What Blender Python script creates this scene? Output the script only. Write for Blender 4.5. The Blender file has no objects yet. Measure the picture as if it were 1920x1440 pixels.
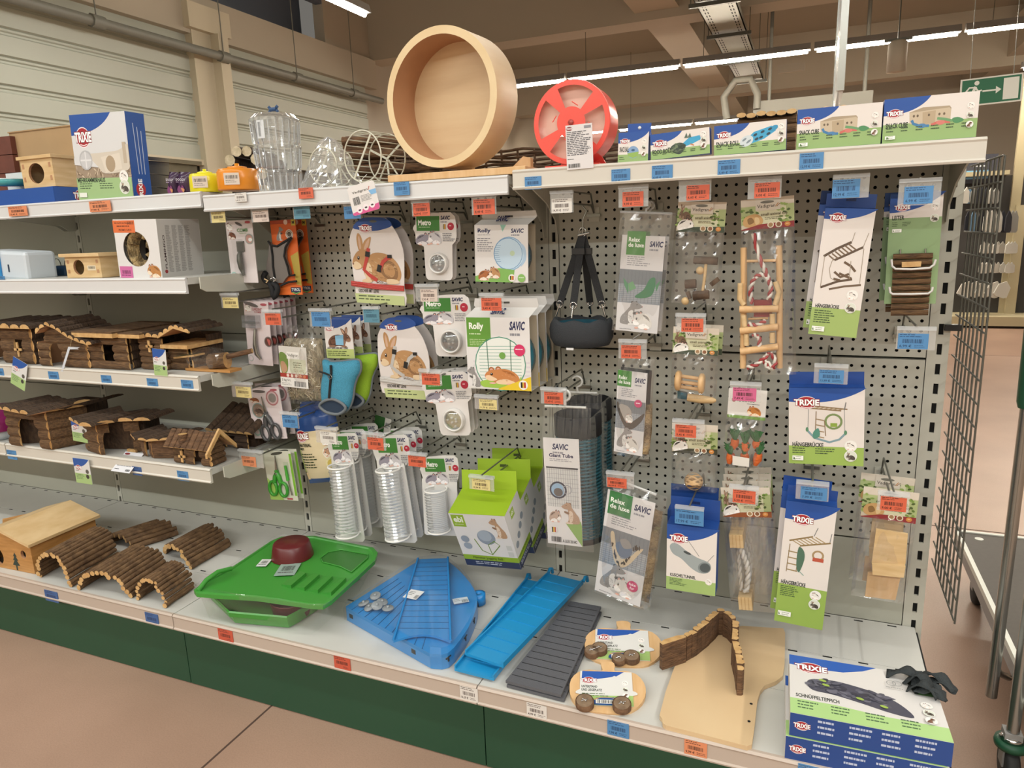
import bpy, math, random
from mathutils import Vector, Matrix
# ------------------------------------------------------------------ camera, world, lights, exposure
SC = bpy.context.scene
COL = SC.collection
F, YAW, PIT, ROL = 1324.37, -.40105, .21224, -.03483
CAM = Vector((-.30388, -1.99061, 1.32679))
_fw = Vector((math.sin(YAW)*math.cos(PIT), math.cos(YAW)*math.cos(PIT), -math.sin(PIT)))
_r = Vector((math.cos(YAW), -math.sin(YAW), 0)); _u = _r.cross(_fw)
_R = _r*math.cos(ROL) + _u*math.sin(ROL); _U = _u*math.cos(ROL) - _r*math.sin(ROL)
cd = bpy.data.cameras.new('camera'); cam = bpy.data.objects.new('camera', cd); COL.objects.link(cam)
cd.sensor_width = 36; cd.lens = F/1920*36; cd.clip_start = .05
_m = Matrix((_R, _U, -_fw)).transposed().to_4x4(); _m.translation = CAM; cam.matrix_world = _m
SC.camera = cam
SC.view_settings.view_transform = 'Standard'; SC.view_settings.look = 'None'
SC.view_settings.gamma = 1; SC.view_settings.use_curve_mapping = False
SC.view_settings.exposure = 0.07
SC.cycles.transparent_max_bounces = 24
w = bpy.data.worlds.new('store_air'); SC.world = w; w.use_nodes = True
w.node_tree.nodes['Background'].inputs[0].default_value = (.5, .47, .42, 1)
w.node_tree.nodes['Background'].inputs[1].default_value = .3
def area(name, loc, sx, sy, power, col=(1, .95, .87)):
    l = bpy.data.lights.new(name, 'AREA'); l.shape = 'RECTANGLE'; l.size = sx; l.size_y = sy
    l.energy = power; l.color = col
    o = bpy.data.objects.new(name, l); o.location = loc; COL.objects.link(o); return o
WARM = (1, .97, .895); COOL = (.985, 1, .965)
area('tube_row_light', (-1.5, -1.6, 3.35), 9, .1, 80, COOL)
area('tube_row_light', (-1.5, -4.6, 3.35), 10, .1, 340, COOL)  # added unseen front row, a low fill for panels under the top shelf
area('tube_row_light', (-1.2, 2.2, 3.35), 9, .1, 100, WARM)
area('tube_row_light', (-.9, 7.67, 3.26), 9, .1, 110, WARM)
area('tube_row_light', (-.9, 13.1, 3.26), 9, .1, 110, WARM)
for y, e in ((-1.6, 70), (2.2, 125)):
    area('ceiling_fill_uplight', (-1.2, y, 3.5), 9, .1, e, WARM).rotation_euler = (math.pi, 0, 0)  # added uplights over unseen rows, there to brighten the ceiling
area('tube_row_light', (2.6, -.9, 3.35), .1, 4.2, 100, WARM)
area('tube_row_light', (-4.25, .5, 3.35), .1, 7, 30, COOL)

def ray(px, py): return _fw + _R*((px-960)/F) - _U*((py-720)/F)
def at(px, py, x=None, y=None, z=None):
    d = ray(px, py)
    i, v = (0, x) if x is not None else (1, y) if y is not None else (2, z)
    return CAM + d*((v-CAM[i])/d[i])

# ------------------------------------------------------------------ colours and materials
def lin(c):
    if isinstance(c, str):
        c = c.lstrip('#'); c = c if len(c) == 6 else ''.join(q*2 for q in c); c = tuple(int(c[i:i+2], 16)/255 for i in (0, 2, 4))
        return tuple(x/12.92 if x <= .04045 else ((x+.055)/1.055)**2.4 for x in c)
    return tuple(c)
MATS = {}
def base_mat(name):
    m = bpy.data.materials.new(name); m.use_nodes = True; MATS[name] = m
    nt = m.node_tree; return m, nt, nt.nodes['Principled BSDF']
def nd(nt, t, **k):
    n = nt.nodes.new(t)
    for a, b in k.items():
        if a.startswith('i_'):
            key = a[2:]; n.inputs[int(key) if key.isdigit() else key.replace('_', ' ')].default_value = b
        else: setattr(n, a, b)
    return n
def mat(name, col, rough=.5, metal=0., noise=0., nscale=40, bump=0., bscale=200, emit=0, coat=0, stretch=None, col2=None, spec=.5, alpha=1, trans=0, coord='Object'):
    m, nt, b = base_mat(name); c = lin(col)
    b.inputs['Base Color'].default_value = (*c, 1); b.inputs['Roughness'].default_value = rough
    b.inputs['Metallic'].default_value = metal; b.inputs['Specular IOR Level'].default_value = spec
    b.inputs['Coat Weight'].default_value = coat; b.inputs['Transmission Weight'].default_value = trans
    if alpha < 1: b.inputs['Alpha'].default_value = alpha
    if emit:
        b.inputs['Emission Color'].default_value = (*c, 1); b.inputs['Emission Strength'].default_value = emit
    if noise or bump or col2:
        tc = nd(nt, 'ShaderNodeTexCoord'); mp = nd(nt, 'ShaderNodeMapping')
        mp.inputs['Scale'].default_value = stretch or (1, 1, 1)
        nt.links.new(tc.outputs[coord], mp.inputs['Vector'])
    if noise or col2:
        n = nd(nt, 'ShaderNodeTexNoise', i_Scale=nscale, i_Detail=4.)
        nt.links.new(mp.outputs[0], n.inputs['Vector'])
        r = nd(nt, 'ShaderNodeValToRGB'); r.color_ramp.elements[0].position = .3; r.color_ramp.elements[1].position = .7
        c2 = lin(col2) if col2 else tuple(x*(1-noise) for x in c)
        r.color_ramp.elements[0].color = (*c2, 1); r.color_ramp.elements[1].color = (*c, 1)
        nt.links.new(n.outputs[0], r.inputs[0]); nt.links.new(r.outputs[0], b.inputs['Base Color'])
    if bump:
        n2 = nd(nt, 'ShaderNodeTexNoise', i_Scale=bscale, i_Detail=3.)
        nt.links.new(mp.outputs[0], n2.inputs['Vector'])
        bp = nd(nt, 'ShaderNodeBump', i_Strength=bump, i_Distance=.01)
        nt.links.new(n2.outputs[0], bp.inputs['Height']); nt.links.new(bp.outputs[0], b.inputs['Normal'])
    return m
def film(name, tint=(1, 1, 1), veil=.05, gloss=.12, rough=.12, veilcol=(.8, .8, .8), edge=.55):
    m = bpy.data.materials.new(name); m.use_nodes = True; MATS[name] = m; nt = m.node_tree; nt.nodes.clear()
    out = nd(nt, 'ShaderNodeOutputMaterial'); tr = nd(nt, 'ShaderNodeBsdfTransparent', i_0=(*tint, 1))
    df = nd(nt, 'ShaderNodeBsdfDiffuse', i_0=(*veilcol, 1)); gl = nd(nt, 'ShaderNodeBsdfGlossy', i_1=rough)
    lw = nd(nt, 'ShaderNodeLayerWeight', i_0=.35)
    mr = nd(nt, 'ShaderNodeMapRange', i_3=gloss, i_4=edge)
    m1 = nd(nt, 'ShaderNodeMixShader', i_0=veil); m2 = nd(nt, 'ShaderNodeMixShader')
    L = nt.links.new
    L(lw.outputs['Facing'], mr.inputs[0]); L(tr.outputs[0], m1.inputs[1]); L(df.outputs[0], m1.inputs[2])
    L(mr.outputs[0], m2.inputs[0]); L(m1.outputs[0], m2.inputs[1]); L(gl.outputs[0], m2.inputs[2]); L(m2.outputs[0], out.inputs[0])
    return m
def print_mat(name, rough=.45, coat=0.):
    m, nt, b = base_mat(name); a = nd(nt, 'ShaderNodeAttribute', attribute_name='Col')
    nt.links.new(a.outputs['Color'], b.inputs['Base Color']); b.inputs['Roughness'].default_value = rough
    b.inputs['Coat Weight'].default_value = coat
print_mat('print'); print_mat('print_gloss', .25)
mat('metal_light', '#c2c1b5', .45, noise=.06, nscale=6)
mat('deck', '#c9c8c2', .4, noise=.05, nscale=9)
mat('lip', '#cdc8be', .4)
mat('lip_cool', '#d3d3d3', .4)
mat('lip_base', '#b9aa9d', .4)
mat('panel_plain', '#b1b1a4', .5, noise=.07, nscale=4)
mat('peg', '#b9b8ac', .5, noise=.06, nscale=5)
mat('black_hole', '#0c0c0c', .9)
mat('dark_gap', '#161614', .9)
mat('kick_green', '#1f4a33', .5, noise=.12, nscale=3)
mat('wire', '#8d8d86', .35, .8)
mat('wire_dark', '#5f5f58', .45, .6)
mat('chrome', '#c9c9c9', .12, 1.)
mat('chrome_dull', '#9d9d98', .25, .9)
mat('clear', '#dfe3e6', .15, alpha=.35)
film('holder', veil=.22, gloss=.1, rough=.2, veilcol=(.75, .77, .78))
film('bag', veil=.035, gloss=.05, rough=.1, edge=.5)
film('bag_dull', veil=.10, gloss=.05, rough=.18, edge=.5)
film('wrap', veil=.02, gloss=.04, rough=.1, edge=.22)
film('bag_bright', veil=.16, gloss=.12, rough=.08, edge=.6)
film('clear_plastic', tint=(.93, .95, .97), veil=.12, gloss=.14, rough=.06, edge=.9, veilcol=(.8, .84, .88))
film('clear_tube', tint=(.97, .98, .98), veil=.28, veilcol=(.88, .88, .88), gloss=.06, rough=.1, edge=.6)
mat('wood_pale', '#d9bd90', .55, noise=.10, nscale=12, stretch=(1, 1, 6), col2='#c9a877')
mat('wood_ply', '#d6bb93', .5, col2='#cfb189', nscale=5, stretch=(1, 1, 9))
mat('wood_warm', '#c08d52', .5, col2='#a87840', nscale=14, stretch=(1, 1, 8))
mat('wood_beech', '#dcb88a', .5, col2='#cfa572', nscale=10, stretch=(6, 6, 1))
mat('wood_rim', '#e3cda4', .5, col2='#d8bd90', nscale=8)
mat('wood_inner', '#b98b66', .6, col2='#a97d5b', nscale=8)
mat('wood_cut', '#d3ae78', .6, col2='#b98f5a', nscale=60)
mat('wood_cut_grey', '#cfc0a4', .6, col2='#a89878', nscale=60)
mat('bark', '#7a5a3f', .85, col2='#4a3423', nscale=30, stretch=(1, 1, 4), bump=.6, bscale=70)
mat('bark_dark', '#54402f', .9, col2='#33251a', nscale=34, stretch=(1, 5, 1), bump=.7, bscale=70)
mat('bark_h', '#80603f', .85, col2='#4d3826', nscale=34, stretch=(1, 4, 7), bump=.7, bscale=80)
mat('stick', '#7d6042', .8, col2='#563f2a', nscale=40, bump=.4, bscale=120)
mat('twig', '#6b5645', .85, col2='#473729', nscale=40)
mat('cardboard', '#ad8f68', .7, noise=.08, nscale=10)
mat('kraft_in', '#8a6b48', .8)
mat('black_plastic', '#1c1c1e', .4)
mat('black_web', '#1f2022', .8, bump=.3, bscale=500)
mat('rubber', '#2b2b2b', .7)
# ------------------------------------------------------------------ mesh builders
PI = math.pi
class MB:
    def __init__(s, m='print', col=None): s.v = []; s.f = []; s.fm = []; s.fc = []; s.fs = []; s.m = m; s.col = col; s.T = None; s.sm = False
    def add(s, vs, fs, m=None, col=None, sm=None):
        n = len(s.v)
        s.v += [tuple(s.T @ Vector(v)) if s.T else tuple(v) for v in vs]
        c = col or s.col; c = lin(c) if c else (.8, .8, .8)
        for f in fs:
            s.f.append([n+i for i in f]); s.fm.append(m or s.m); s.fc.append(c); s.fs.append(s.sm if sm is None else sm)
        return s
    def box(s, x0, y0, z0, x1, y1, z1, m=None, col=None):
        return s.add([(x, y, z) for z in (z0, z1) for y in (y0, y1) for x in (x0, x1)],
                     [(0, 2, 3, 1), (4, 5, 7, 6), (0, 1, 5, 4), (2, 6, 7, 3), (0, 4, 6, 2), (1, 3, 7, 5)], m, col)
    def prism(s, pts, d0, d1, ax='y', m=None, col=None, cap=None, sm=None):
        """2-D outline (x,z) / (y,z) / (x,y) pulled along ax from d0 to d1"""
        n = len(pts)
        def P(p, d): return (p[0], d, p[1]) if ax == 'y' else (d, p[0], p[1]) if ax == 'x' else (p[0], p[1], d)
        vs = [P(p, d0) for p in pts]+[P(p, d1) for p in pts]
        s.add(vs, [tuple(range(n))[::-1], tuple(range(n, 2*n))], cap or m, col, False)
        s.add(vs, [(i, (i+1) % n, n+(i+1) % n, n+i) for i in range(n)], m, col, sm)
        return s
    def tube(s, path, r, n=6, m=None, col=None, cap=True, sm=True, capm=None, closed=False):
        P = [Vector(p) for p in path]; k = len(P); R = r if isinstance(r, (list, tuple)) else [r]*k
        vs = []; up = None
        for i, p in enumerate(P):
            t = (P[(i+1) % k]-P[i-1]) if closed else (P[min(i+1, k-1)]-P[max(i-1, 0)])
            if t.length < 1e-9: t = Vector((0, 0, 1))
            t.normalize()
            if up is None: up = t.orthogonal()
            else: up = (up - t*up.dot(t)); up = up if up.length > 1e-6 else t.orthogonal()
            up.normalize(); b = t.cross(up)
            vs += [p+(up*math.cos(2*PI*j/n)+b*math.sin(2*PI*j/n))*R[i] for j in range(n)]
        fs = [(i*n+j, i*n+(j+1) % n, ((i+1) % k)*n+(j+1) % n, ((i+1) % k)*n+j) for i in range(k if closed else k-1) for j in range(n)]
        s.add(vs, fs, m, col, sm)
        if cap and not closed: s.add(vs, [tuple(range(n))[::-1], tuple(range((k-1)*n, k*n))], capm or m, col, False)
        return s
    def lathe(s, prof, n=24, c=(0, 0, 0), m=None, col=None, ax='z', sm=True, a0=0, a1=2*PI):
        k = len(prof); full = abs(a1-a0-2*PI) < 1e-6; nn = n if full else n+1; vs = []
        for r, z in prof:
            for j in range(nn):
                a = a0+(a1-a0)*j/n; x, y = r*math.cos(a), r*math.sin(a)
                q = (x, y, z) if ax == 'z' else (x, z, y) if ax == 'y' else (z, x, y)
                vs.append((q[0]+c[0], q[1]+c[1], q[2]+c[2]))
        fs = [(i*nn+j, i*nn+(j+1) % nn, (i+1)*nn+(j+1) % nn, (i+1)*nn+j) for i in range(k-1) for j in range(nn if full else n)]
        return s.add(vs, fs, m, col, sm)
    def grid(s, fn, nu, nv, m=None, col=None, sm=True):
        vs = [fn(i/nu, j/nv) for j in range(nv+1) for i in range(nu+1)]
        return s.add(vs, [(j*(nu+1)+i, j*(nu+1)+i+1, (j+1)*(nu+1)+i+1, (j+1)*(nu+1)+i) for j in range(nv) for i in range(nu)], m, col, sm)
    def mesh(s, name):
        me = bpy.data.meshes.new(name); me.from_pydata(s.v, [], s.f)
        names = list(dict.fromkeys(s.fm)); idx = {n: i for i, n in enumerate(names)}
        for n in names: me.materials.append(MATS[n])
        me.polygons.foreach_set('material_index', [idx[x] for x in s.fm])
        me.polygons.foreach_set('use_smooth', s.fs)
        if any(n.startswith('print') for n in names):
            a = me.attributes.new('Col', 'FLOAT_COLOR', 'FACE')
            a.data.foreach_set('color', [q for c in s.fc for q in (*c, 1)])
        me.update(); return me
    def build(s, name, parent=None, M=None, bevel=0):
        o = bpy.data.objects.new(name, s.mesh(name)); COL.objects.link(o)
        if parent: o.parent = parent
        if M is not None: o.matrix_local = M
        if bevel:
            b = o.modifiers.new('edge', 'BEVEL'); b.width = bevel; b.segments = 2; b.limit_method = 'ANGLE'; b.angle_limit = .6
        return o
def tag(o, label, cat, group=None):
    o['label'] = label; o['category'] = cat
    if group: o['group'] = group
    return o
def empty(name, label, cat, M=None, group=None):
    o = bpy.data.objects.new(name, None); COL.objects.link(o); o.empty_display_size = .02
    if M is not None: o.matrix_world = M if isinstance(M, Matrix) else Matrix.Translation(M)
    return tag(o, label, cat, group)
def struct(mb, name, M=None):
    o = mb.build(name, None, M); o['kind'] = 'structure'; return o
def lab(o, t): o['label'] = t; return o
def kids(o): return [c for c in COL.objects if c.parent == o]
CH = {}
def copy_tree(o, M, label, parent=None):
    c = o.copy(); COL.objects.link(c)
    if parent is None: c.matrix_world = M; c['label'] = label
    else: c.parent = parent
    for ch in list(o.children): copy_tree(ch, None, None, c)
    return c
def loc(x, y, z, rz=0, rx=0, ry=0, s=1):
    return Matrix.Translation((x, y, z)) @ Matrix.Rotation(rz, 4, 'Z') @ Matrix.Rotation(ry, 4, 'Y') @ Matrix.Rotation(rx, 4, 'X') @ Matrix.Scale(s, 4)
def frame(tl, tr, bl, y, yr=None, yb=None):
    """local frame (X right, Y into the panel, Z up) of a flat front whose corners show at these pixels"""
    TL = at(*tl, y=y); TR = at(*tr, y=y if yr is None else yr); BL = at(*bl, y=y if yb is None else yb)
    X = TR-TL; w = X.length; X.normalize(); V = TL-BL; Z = V-X*V.dot(X); h = Z.length; Z.normalize(); Y = Z.cross(X)
    M = Matrix((X, Y, Z)).transposed().to_4x4(); M.translation = BL - X*(X.dot(BL-TL)) if False else TL-Z*h
    return M, w, h
def sub(M, x=0, y=0, z=0, **k): return M @ loc(x, y, z, **k)

# ------------------------------------------------------------------ flat print
TXT = {}
def glyphs(t, bold):
    key = (t, bold)
    if key not in TXT:
        c = bpy.data.curves.new('t', 'FONT'); c.body = t; c.resolution_u = 2; c.fill_mode = 'FRONT'; c.dimensions = '2D'
        c.offset = .018*bold
        o = bpy.data.objects.new('t', c); me = o.to_mesh()
        vs = [(v.co.x, v.co.y) for v in me.vertices]; fs = [tuple(p.vertices) for p in me.polygons]
        o.to_mesh_clear(); bpy.data.objects.remove(o); bpy.data.curves.remove(c)
        if vs:
            x0 = min(v[0] for v in vs); x1 = max(v[0] for v in vs); y0 = min(v[1] for v in vs); y1 = max(v[1] for v in vs)
            vs = [((x-x0)/(x1-x0 or 1), (y-y0)/(y1-y0 or 1)) for x, y in vs]
        TXT[key] = (vs, fs)
    return TXT[key]
def spline(pts, k=4, closed=True):
    n = len(pts); out = []
    for i in range(n if closed else n-1):
        p = [pts[(i+j-1) % n] if closed else pts[max(0, min(n-1, i+j-1))] for j in range(4)]
        for q in range(k):
            t = q/k
            out.append(tuple(.5*(2*p[1][a]+(p[2][a]-p[0][a])*t+(2*p[0][a]-5*p[1][a]+4*p[2][a]-p[3][a])*t*t+(3*p[1][a]-p[0][a]-3*p[2][a]+p[3][a])*t**3) for a in range(len(pts[0]))))
    if not closed: out.append(tuple(pts[-1]))
    return out
class Art(MB):
    """flat print on a front w x h; coordinates are fractions, (0,0) top left"""
    def __init__(s, w, h, m='print', y0=-.0004, T=None):
        super().__init__(m); s.w, s.h, s.d = w, h, y0; s.T = T; s.box_ = (0, 0, 1, 1)
    def into(s, x0=0, y0=0, x1=1, y1=1): s.box_ = (x0, y0, x1, y1); return s
    def P(s, p):
        b = s.box_; x = b[0]+(b[2]-b[0])*p[0]; y = b[1]+(b[3]-b[1])*p[1]
        return (x*s.w, s.d, (1-y)*s.h)
    def poly(s, pts, c):
        s.d -= .00002
        a = sum(pts[i-1][0]*pts[i][1]-pts[i][0]*pts[i-1][1] for i in range(len(pts)))
        if a > 0: pts = pts[::-1]
        q = [s.P(p) for p in pts]
        return s.add(q, [tuple(range(len(q)))], None, c)
    def rect(s, x0, y0, x1, y1, c): return s.poly([(x0, y0), (x0, y1), (x1, y1), (x1, y0)], c)
    def blob(s, pts, c, k=4): return s.poly(spline(pts, k), c)
    def ell(s, cx, cy, rx, ry, c, rot=0, n=18):
        ca, sa = math.cos(rot), math.sin(rot)
        return s.poly([(cx+rx*math.cos(a)*ca-ry*math.sin(a)*sa, cy+rx*math.cos(a)*sa+ry*math.sin(a)*ca) for a in (2*PI*i/n for i in range(n))], c)
    def asp(s): b = s.box_; return (s.w*(b[2]-b[0]))/(s.h*(b[3]-b[1]))
    def circ(s, cx, cy, r, c, n=20): return s.ell(cx, cy, r, r*s.asp(), c, 0, n)
    def line(s, pts, t, c):
        """stroke, thickness t as a fraction of the width"""
        a = s.asp(); q = [(x, y/a) for x, y in pts]; L = []; Rr = []
        for i, p in enumerate(q):
            d = (q[min(i+1, len(q)-1)][0]-q[max(i-1, 0)][0], q[min(i+1, len(q)-1)][1]-q[max(i-1, 0)][1]); l = math.hypot(*d) or 1
            nx, ny = -d[1]/l*t/2, d[0]/l*t/2
            L.append((p[0]+nx, (p[1]+ny)*a)); Rr.append((p[0]-nx, (p[1]-ny)*a))
        s.d -= .00002
        k = len(q); vs = [s.P(p) for p in L+Rr]
        return s.add(vs, [(i, i+1, k+i+1, k+i) for i in range(k-1)], None, c)
    def ring(s, cx, cy, r, t, c, n=22, ry=None):
        ry = r*s.asp() if ry is None else ry
        return s.line([(cx+r*math.cos(2*PI*i/n), cy+ry*math.sin(2*PI*i/n)) for i in range(n+1)], t, c)
    def text(s, t, x0, y0, x1, y1, c, bold=1, shear=0):
        vs, fs = glyphs(t, bold); s.d -= .00002
        s.add([s.P((x0+(x1-x0)*(vx+shear*(vy-.5)*(y1-y0)/(x1-x0)/s.asp()), y1-(y1-y0)*vy)) for vx, vy in vs], fs, None, c)
        return s
    def bars(s, x0, y0, x1, y1, n, c, seed=1, fill=.38):
        rr = random.Random(seed*7+n); s.d -= .00002; vs = []; fs = []
        for i in range(n):
            yy = y0+(y1-y0)*i/n; hh = (y1-y0)/n*fill; x = x0; end = x1-(x1-x0)*rr.random()*.35
            while x < end-.004:
                ww = min((x1-x0)*(.07+.16*rr.random()), end-x); k = len(vs)
                vs += [s.P(p) for p in ((x, yy), (x, yy+hh), (x+ww, yy+hh), (x+ww, yy))]; fs.append((k, k+1, k+2, k+3)); x += ww+(x1-x0)*.03
        return s.add(vs, fs, None, c)
    def code(s, x0, y0, x1, y1, c='#1a1a1a', seed=3, n=16):
        rr = random.Random(seed); s.d -= .00002; x = x0; u = (x1-x0)/n/2
        while x < x1:
            ww = u*rr.choice((.5, .8, 1.2, 1.6)); k = [s.P(p) for p in ((x, y0), (x, y1), (min(x+ww, x1), y1), (min(x+ww, x1), y0))]
            s.add(k, [(0, 1, 2, 3)], None, c); x += ww+u*rr.choice((.5, .7, 1.1))
        return s
    # ---- pictures
    def within(s, x0, y0, x1, y1, fn, flip=False, *a):
        b = s.box_; W, H = b[2]-b[0], b[3]-b[1]
        X0, X1 = (x1, x0) if flip else (x0, x1)
        s.box_ = (b[0]+W*X0, b[1]+H*y0, b[0]+W*X1, b[1]+H*y1); fn(s, *a); s.box_ = b; return s
    def poly_flip(s): pass
def rabbit(A, c=('#b58a5d', '#8a6644', '#dcc3a0', '#2a211b')):
    m, dk, lt, bk = c
    A.blob([(.17, .34), (.13, .12), (.16, -.0), (.23, .08), (.26, .32)], m); A.blob([(.18, .3), (.165, .1), (.19, .07), (.22, .28)], '#c9a58c')
    A.blob([(.24, .33), (.28, .16), (.40, .07), (.42, .12), (.36, .32), (.28, .42)], m); A.blob([(.27, .32), (.32, .18), (.39, .11), (.35, .28)], '#c9a58c')
    A.blob([(.3, .5), (.5, .38), (.75, .42), (.93, .58), (1, .8), (.93, .95), (.75, .97), (.55, .93), (.35, .96), (.28, .85), (.24, .68)], m)
    A.blob([(.62, .55), (.82, .55), (.93, .72), (.9, .9), (.7, .88), (.58, .72)], dk); A.blob([(.66, .62), (.8, .6), (.88, .74), (.82, .86), (.68, .8)], m)
    A.blob([(.27, .62), (.38, .6), (.42, .78), (.36, .93), (.28, .85)], lt)
    fur(A, .62, .68, .34, .24, (mixc(m, dk, .35), mixc(m, lt, .3), mixc(m, dk, .6)), 44)
    A.blob([(.03, .62), (.06, .48), (.16, .35), (.28, .36), (.34, .48), (.3, .62), (.2, .7), (.09, .72)], m)
    A.blob([(.03, .64), (.1, .56), (.2, .62), (.2, .69), (.09, .72)], lt)
    A.ell(.16, .49, .024, .04, bk); A.ell(.155, .475, .008, .014, '#ffffff'); A.ell(.05, .61, .014, .02, '#7a5548')
    A.blob([(.24, .92), (.36, .9), (.42, .96), (.3, 1), (.22, .98)], lt); A.blob([(.72, .9), (.9, .9), (.96, .97), (.74, 1)], lt)
def fur(A, cx, cy, rx, ry, cols, n=26, seed=1, L=.035):
    rr = random.Random(seed)
    for k in range(n):
        a, q = rr.uniform(0, 2*PI), math.sqrt(rr.random())*.92; A.ell(cx+rx*q*math.cos(a), cy+ry*q*math.sin(a), L*rr.uniform(.6, 1.2), L*.28, rr.choice(cols), rr.uniform(-.2, .9), 6)
def mixc(a, b, t): a, b = lin(a), lin(b); return tuple(x+(y-x)*t for x, y in zip(a, b))
def hamster(A, c=('#c98b50', '#93602f', '#f0e2cf', '#241a14')):
    m, dk, lt, bk = c
    A.ell(.2, .24, .085, .15, dk); A.ell(.2, .26, .05, .1, '#d9a79a'); A.ell(.4, .2, .085, .15, dk); A.ell(.4, .22, .05, .1, '#d9a79a')
    A.blob([(.3, .25), (.6, .18), (.85, .32), (1, .62), (.95, .9), (.6, .97), (.3, .92), (.2, .6)], m)
    A.blob([(.35, .8), (.6, .7), (.85, .82), (.9, .93), (.6, .98), (.35, .95)], lt)
    A.blob([(.5, .25), (.75, .32), (.92, .55), (.8, .5), (.6, .36)], dk)
    fur(A, .66, .55, .3, .3, (mixc(m, dk, .4), mixc(m, lt, .35)), 18)
    A.blob([(.0, .58), (.08, .34), (.28, .22), (.46, .34), (.5, .6), (.36, .78), (.14, .78)], m)
    A.blob([(.0, .6), (.12, .52), (.26, .62), (.36, .74), (.2, .82), (.06, .76)], lt)
    A.ell(.2, .46, .04, .07, bk); A.ell(.19, .43, .012, .02, '#fff'); A.ell(.015, .58, .02, .03, '#c98080')
    A.ell(.22, .93, .1, .05, '#e0b0a0'); A.ell(.72, .96, .1, .04, '#e0b0a0')
def stander(A, c=('#9a9794', '#6c6a68', '#e4e2df', '#1d1d1d')):
    m, dk, lt, bk = c
    A.blob([(.0, .95), (.02, .7), (.2, .5), (.38, .3), (.5, .2), (.62, .32), (.62, .55), (.6, .8), (.66, .97), (.3, 1)], m)
    A.blob([(.36, .5), (.55, .42), (.58, .75), (.5, .95), (.36, .8)], lt)
    fur(A, .3, .7, .24, .24, (mixc(m, dk, .4), mixc(m, lt, .3)), 18)
    A.ell(.5, .1, .06, .06, dk); A.ell(.68, .09, .05, .055, dk)
    A.blob([(.42, .2), (.55, .06), (.75, .1), (.98, .24), (.85, .33), (.62, .36), (.47, .32)], m); A.ell(.72, .18, .02, .022, bk); A.ell(.97, .24, .02, .02, '#b98080')
    A.blob([(.56, .5), (.8, .44), (.84, .5), (.62, .58)], dk); A.blob([(.4, .95), (.72, .93), (.74, 1), (.4, 1)], lt)
GREY = ('#8f8c8a', '#5b5958', '#dedcd9', '#161616'); PALE = ('#d6d2cc', '#8c8884', '#f4f2ef', '#161616'); BROWN = ('#6d4a39', '#4d3226', '#8d6a55', '#130e0b')
BEIGE = ('#b89470', '#8e6c4d', '#e3cfb8', '#1d1510'); GINGER = ('#c77f3d', '#97571f', '#efd9bd', '#1d1510'); SPOT = ('#e9e5df', '#3c3836', '#f7f4f0', '#161616')
def critters_round(A, cx, cy, r, seed=0):
    A.circ(cx, cy, r*1.12, '#e9e9e4'); A.circ(cx, cy, r, '#d8dcd0' if seed % 2 else '#eceae6')
    ry = r*A.asp(); f = (hamster, rabbit, stander)[seed % 3]
    A.within(cx-r*.8, cy-ry*.75, cx+r*.8, cy+ry*.8, f, False, (SPOT, ('#5a524b', '#37312c', '#8a8178', '#111'), BROWN)[seed % 3])
def logo_t(A, cx, cy, w, hr=.36):
    """oval red logo with white letters"""
    a = A.asp(); h = w*hr*a
    A.ell(cx, cy, w*.42, h*.78, '#e9dfe2', 0, 24); A.ell(cx, cy, w*.40, h*.7, '#a8222c', 0, 24)
    A.line([(cx-w*.22, cy+h*.52), (cx, cy+h*.6), (cx+w*.22, cy+h*.52)], w*.025, '#ffffff')
    A.text('TRIXIE', cx-w*.52, cy-h*.46, cx+w*.52, cy+h*.42, '#7d1620', 5)
    A.text('TRIXIE', cx-w*.5, cy-h*.40, cx+w*.5, cy+h*.36, '#ffffff', 2)
def logo_s(A, x0, y0, x1, y1, c='#1d2350'):
    A.text('SAVIC', x0, y0, x1, y1, c, 2.2, .12)
    A.bars(x0, y1+(y1-y0)*.35, x1, y1+(y1-y0)*.75, 1, '#8a8a92', 2, .7)
BLUE = '#1f4e9c'; GRN = '#9fbf6a'; GRN2 = '#b5cf8a'
def swoosh(A, band, xr=1., bow=.02, c=BLUE, mid=.62):
    """blue corner of a pack: level at the left, rising to the top at xr"""
    n = 12; p = [(0, 0), (xr, 0)]
    for i in range(n+1):
        t = i/n; p.append((xr*(1-t)**2+2*mid*xr*t*(1-t), 2*t*(1-t)*(band+bow)+t*t*band))
    A.poly(p, c)
def pack_t(w, h, band, title, tbox, green, logo, pic=None, cols=((.06, .5),), rows=4, rounds=(), xr=1., gc=GRN, bow=.03, side=None, stamp=None, mid=.62, T=None, trows=None):
    A = Art(w, h, T=T); A.rect(0, 0, 1, 1, '#dfd8d3')
    A.rect(0, green, 1, 1, gc); swoosh(A, band, xr, bow, mid=mid)
    if pic: pic(A)
    logo_t(A, *logo)
    if title: A.text(title, *tbox, '#26302a', 1.5)
    y0, y1 = trows or (green+(1-green)*.12, green+(1-green)*.72)
    for i, (a, b) in enumerate(cols): A.bars(a, y0, b, y1, rows, '#41583a', i+3)
    for i, (cx, cy, r) in enumerate(rounds): critters_round(A, cx, cy, r, i)
    if stamp: A.rect(*stamp, '#f1f1ec'); A.bars(stamp[0]+.3*(stamp[2]-stamp[0]), stamp[1]+.01, stamp[2]-.01, stamp[3], 2, '#8a9a80', 4); A.poly([(stamp[0]+.01, stamp[3]-.008), (stamp[0]+.02, stamp[1]+.008), (stamp[0]+.045, stamp[3]-.008)], '#5a7a4a')
    return A
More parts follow.
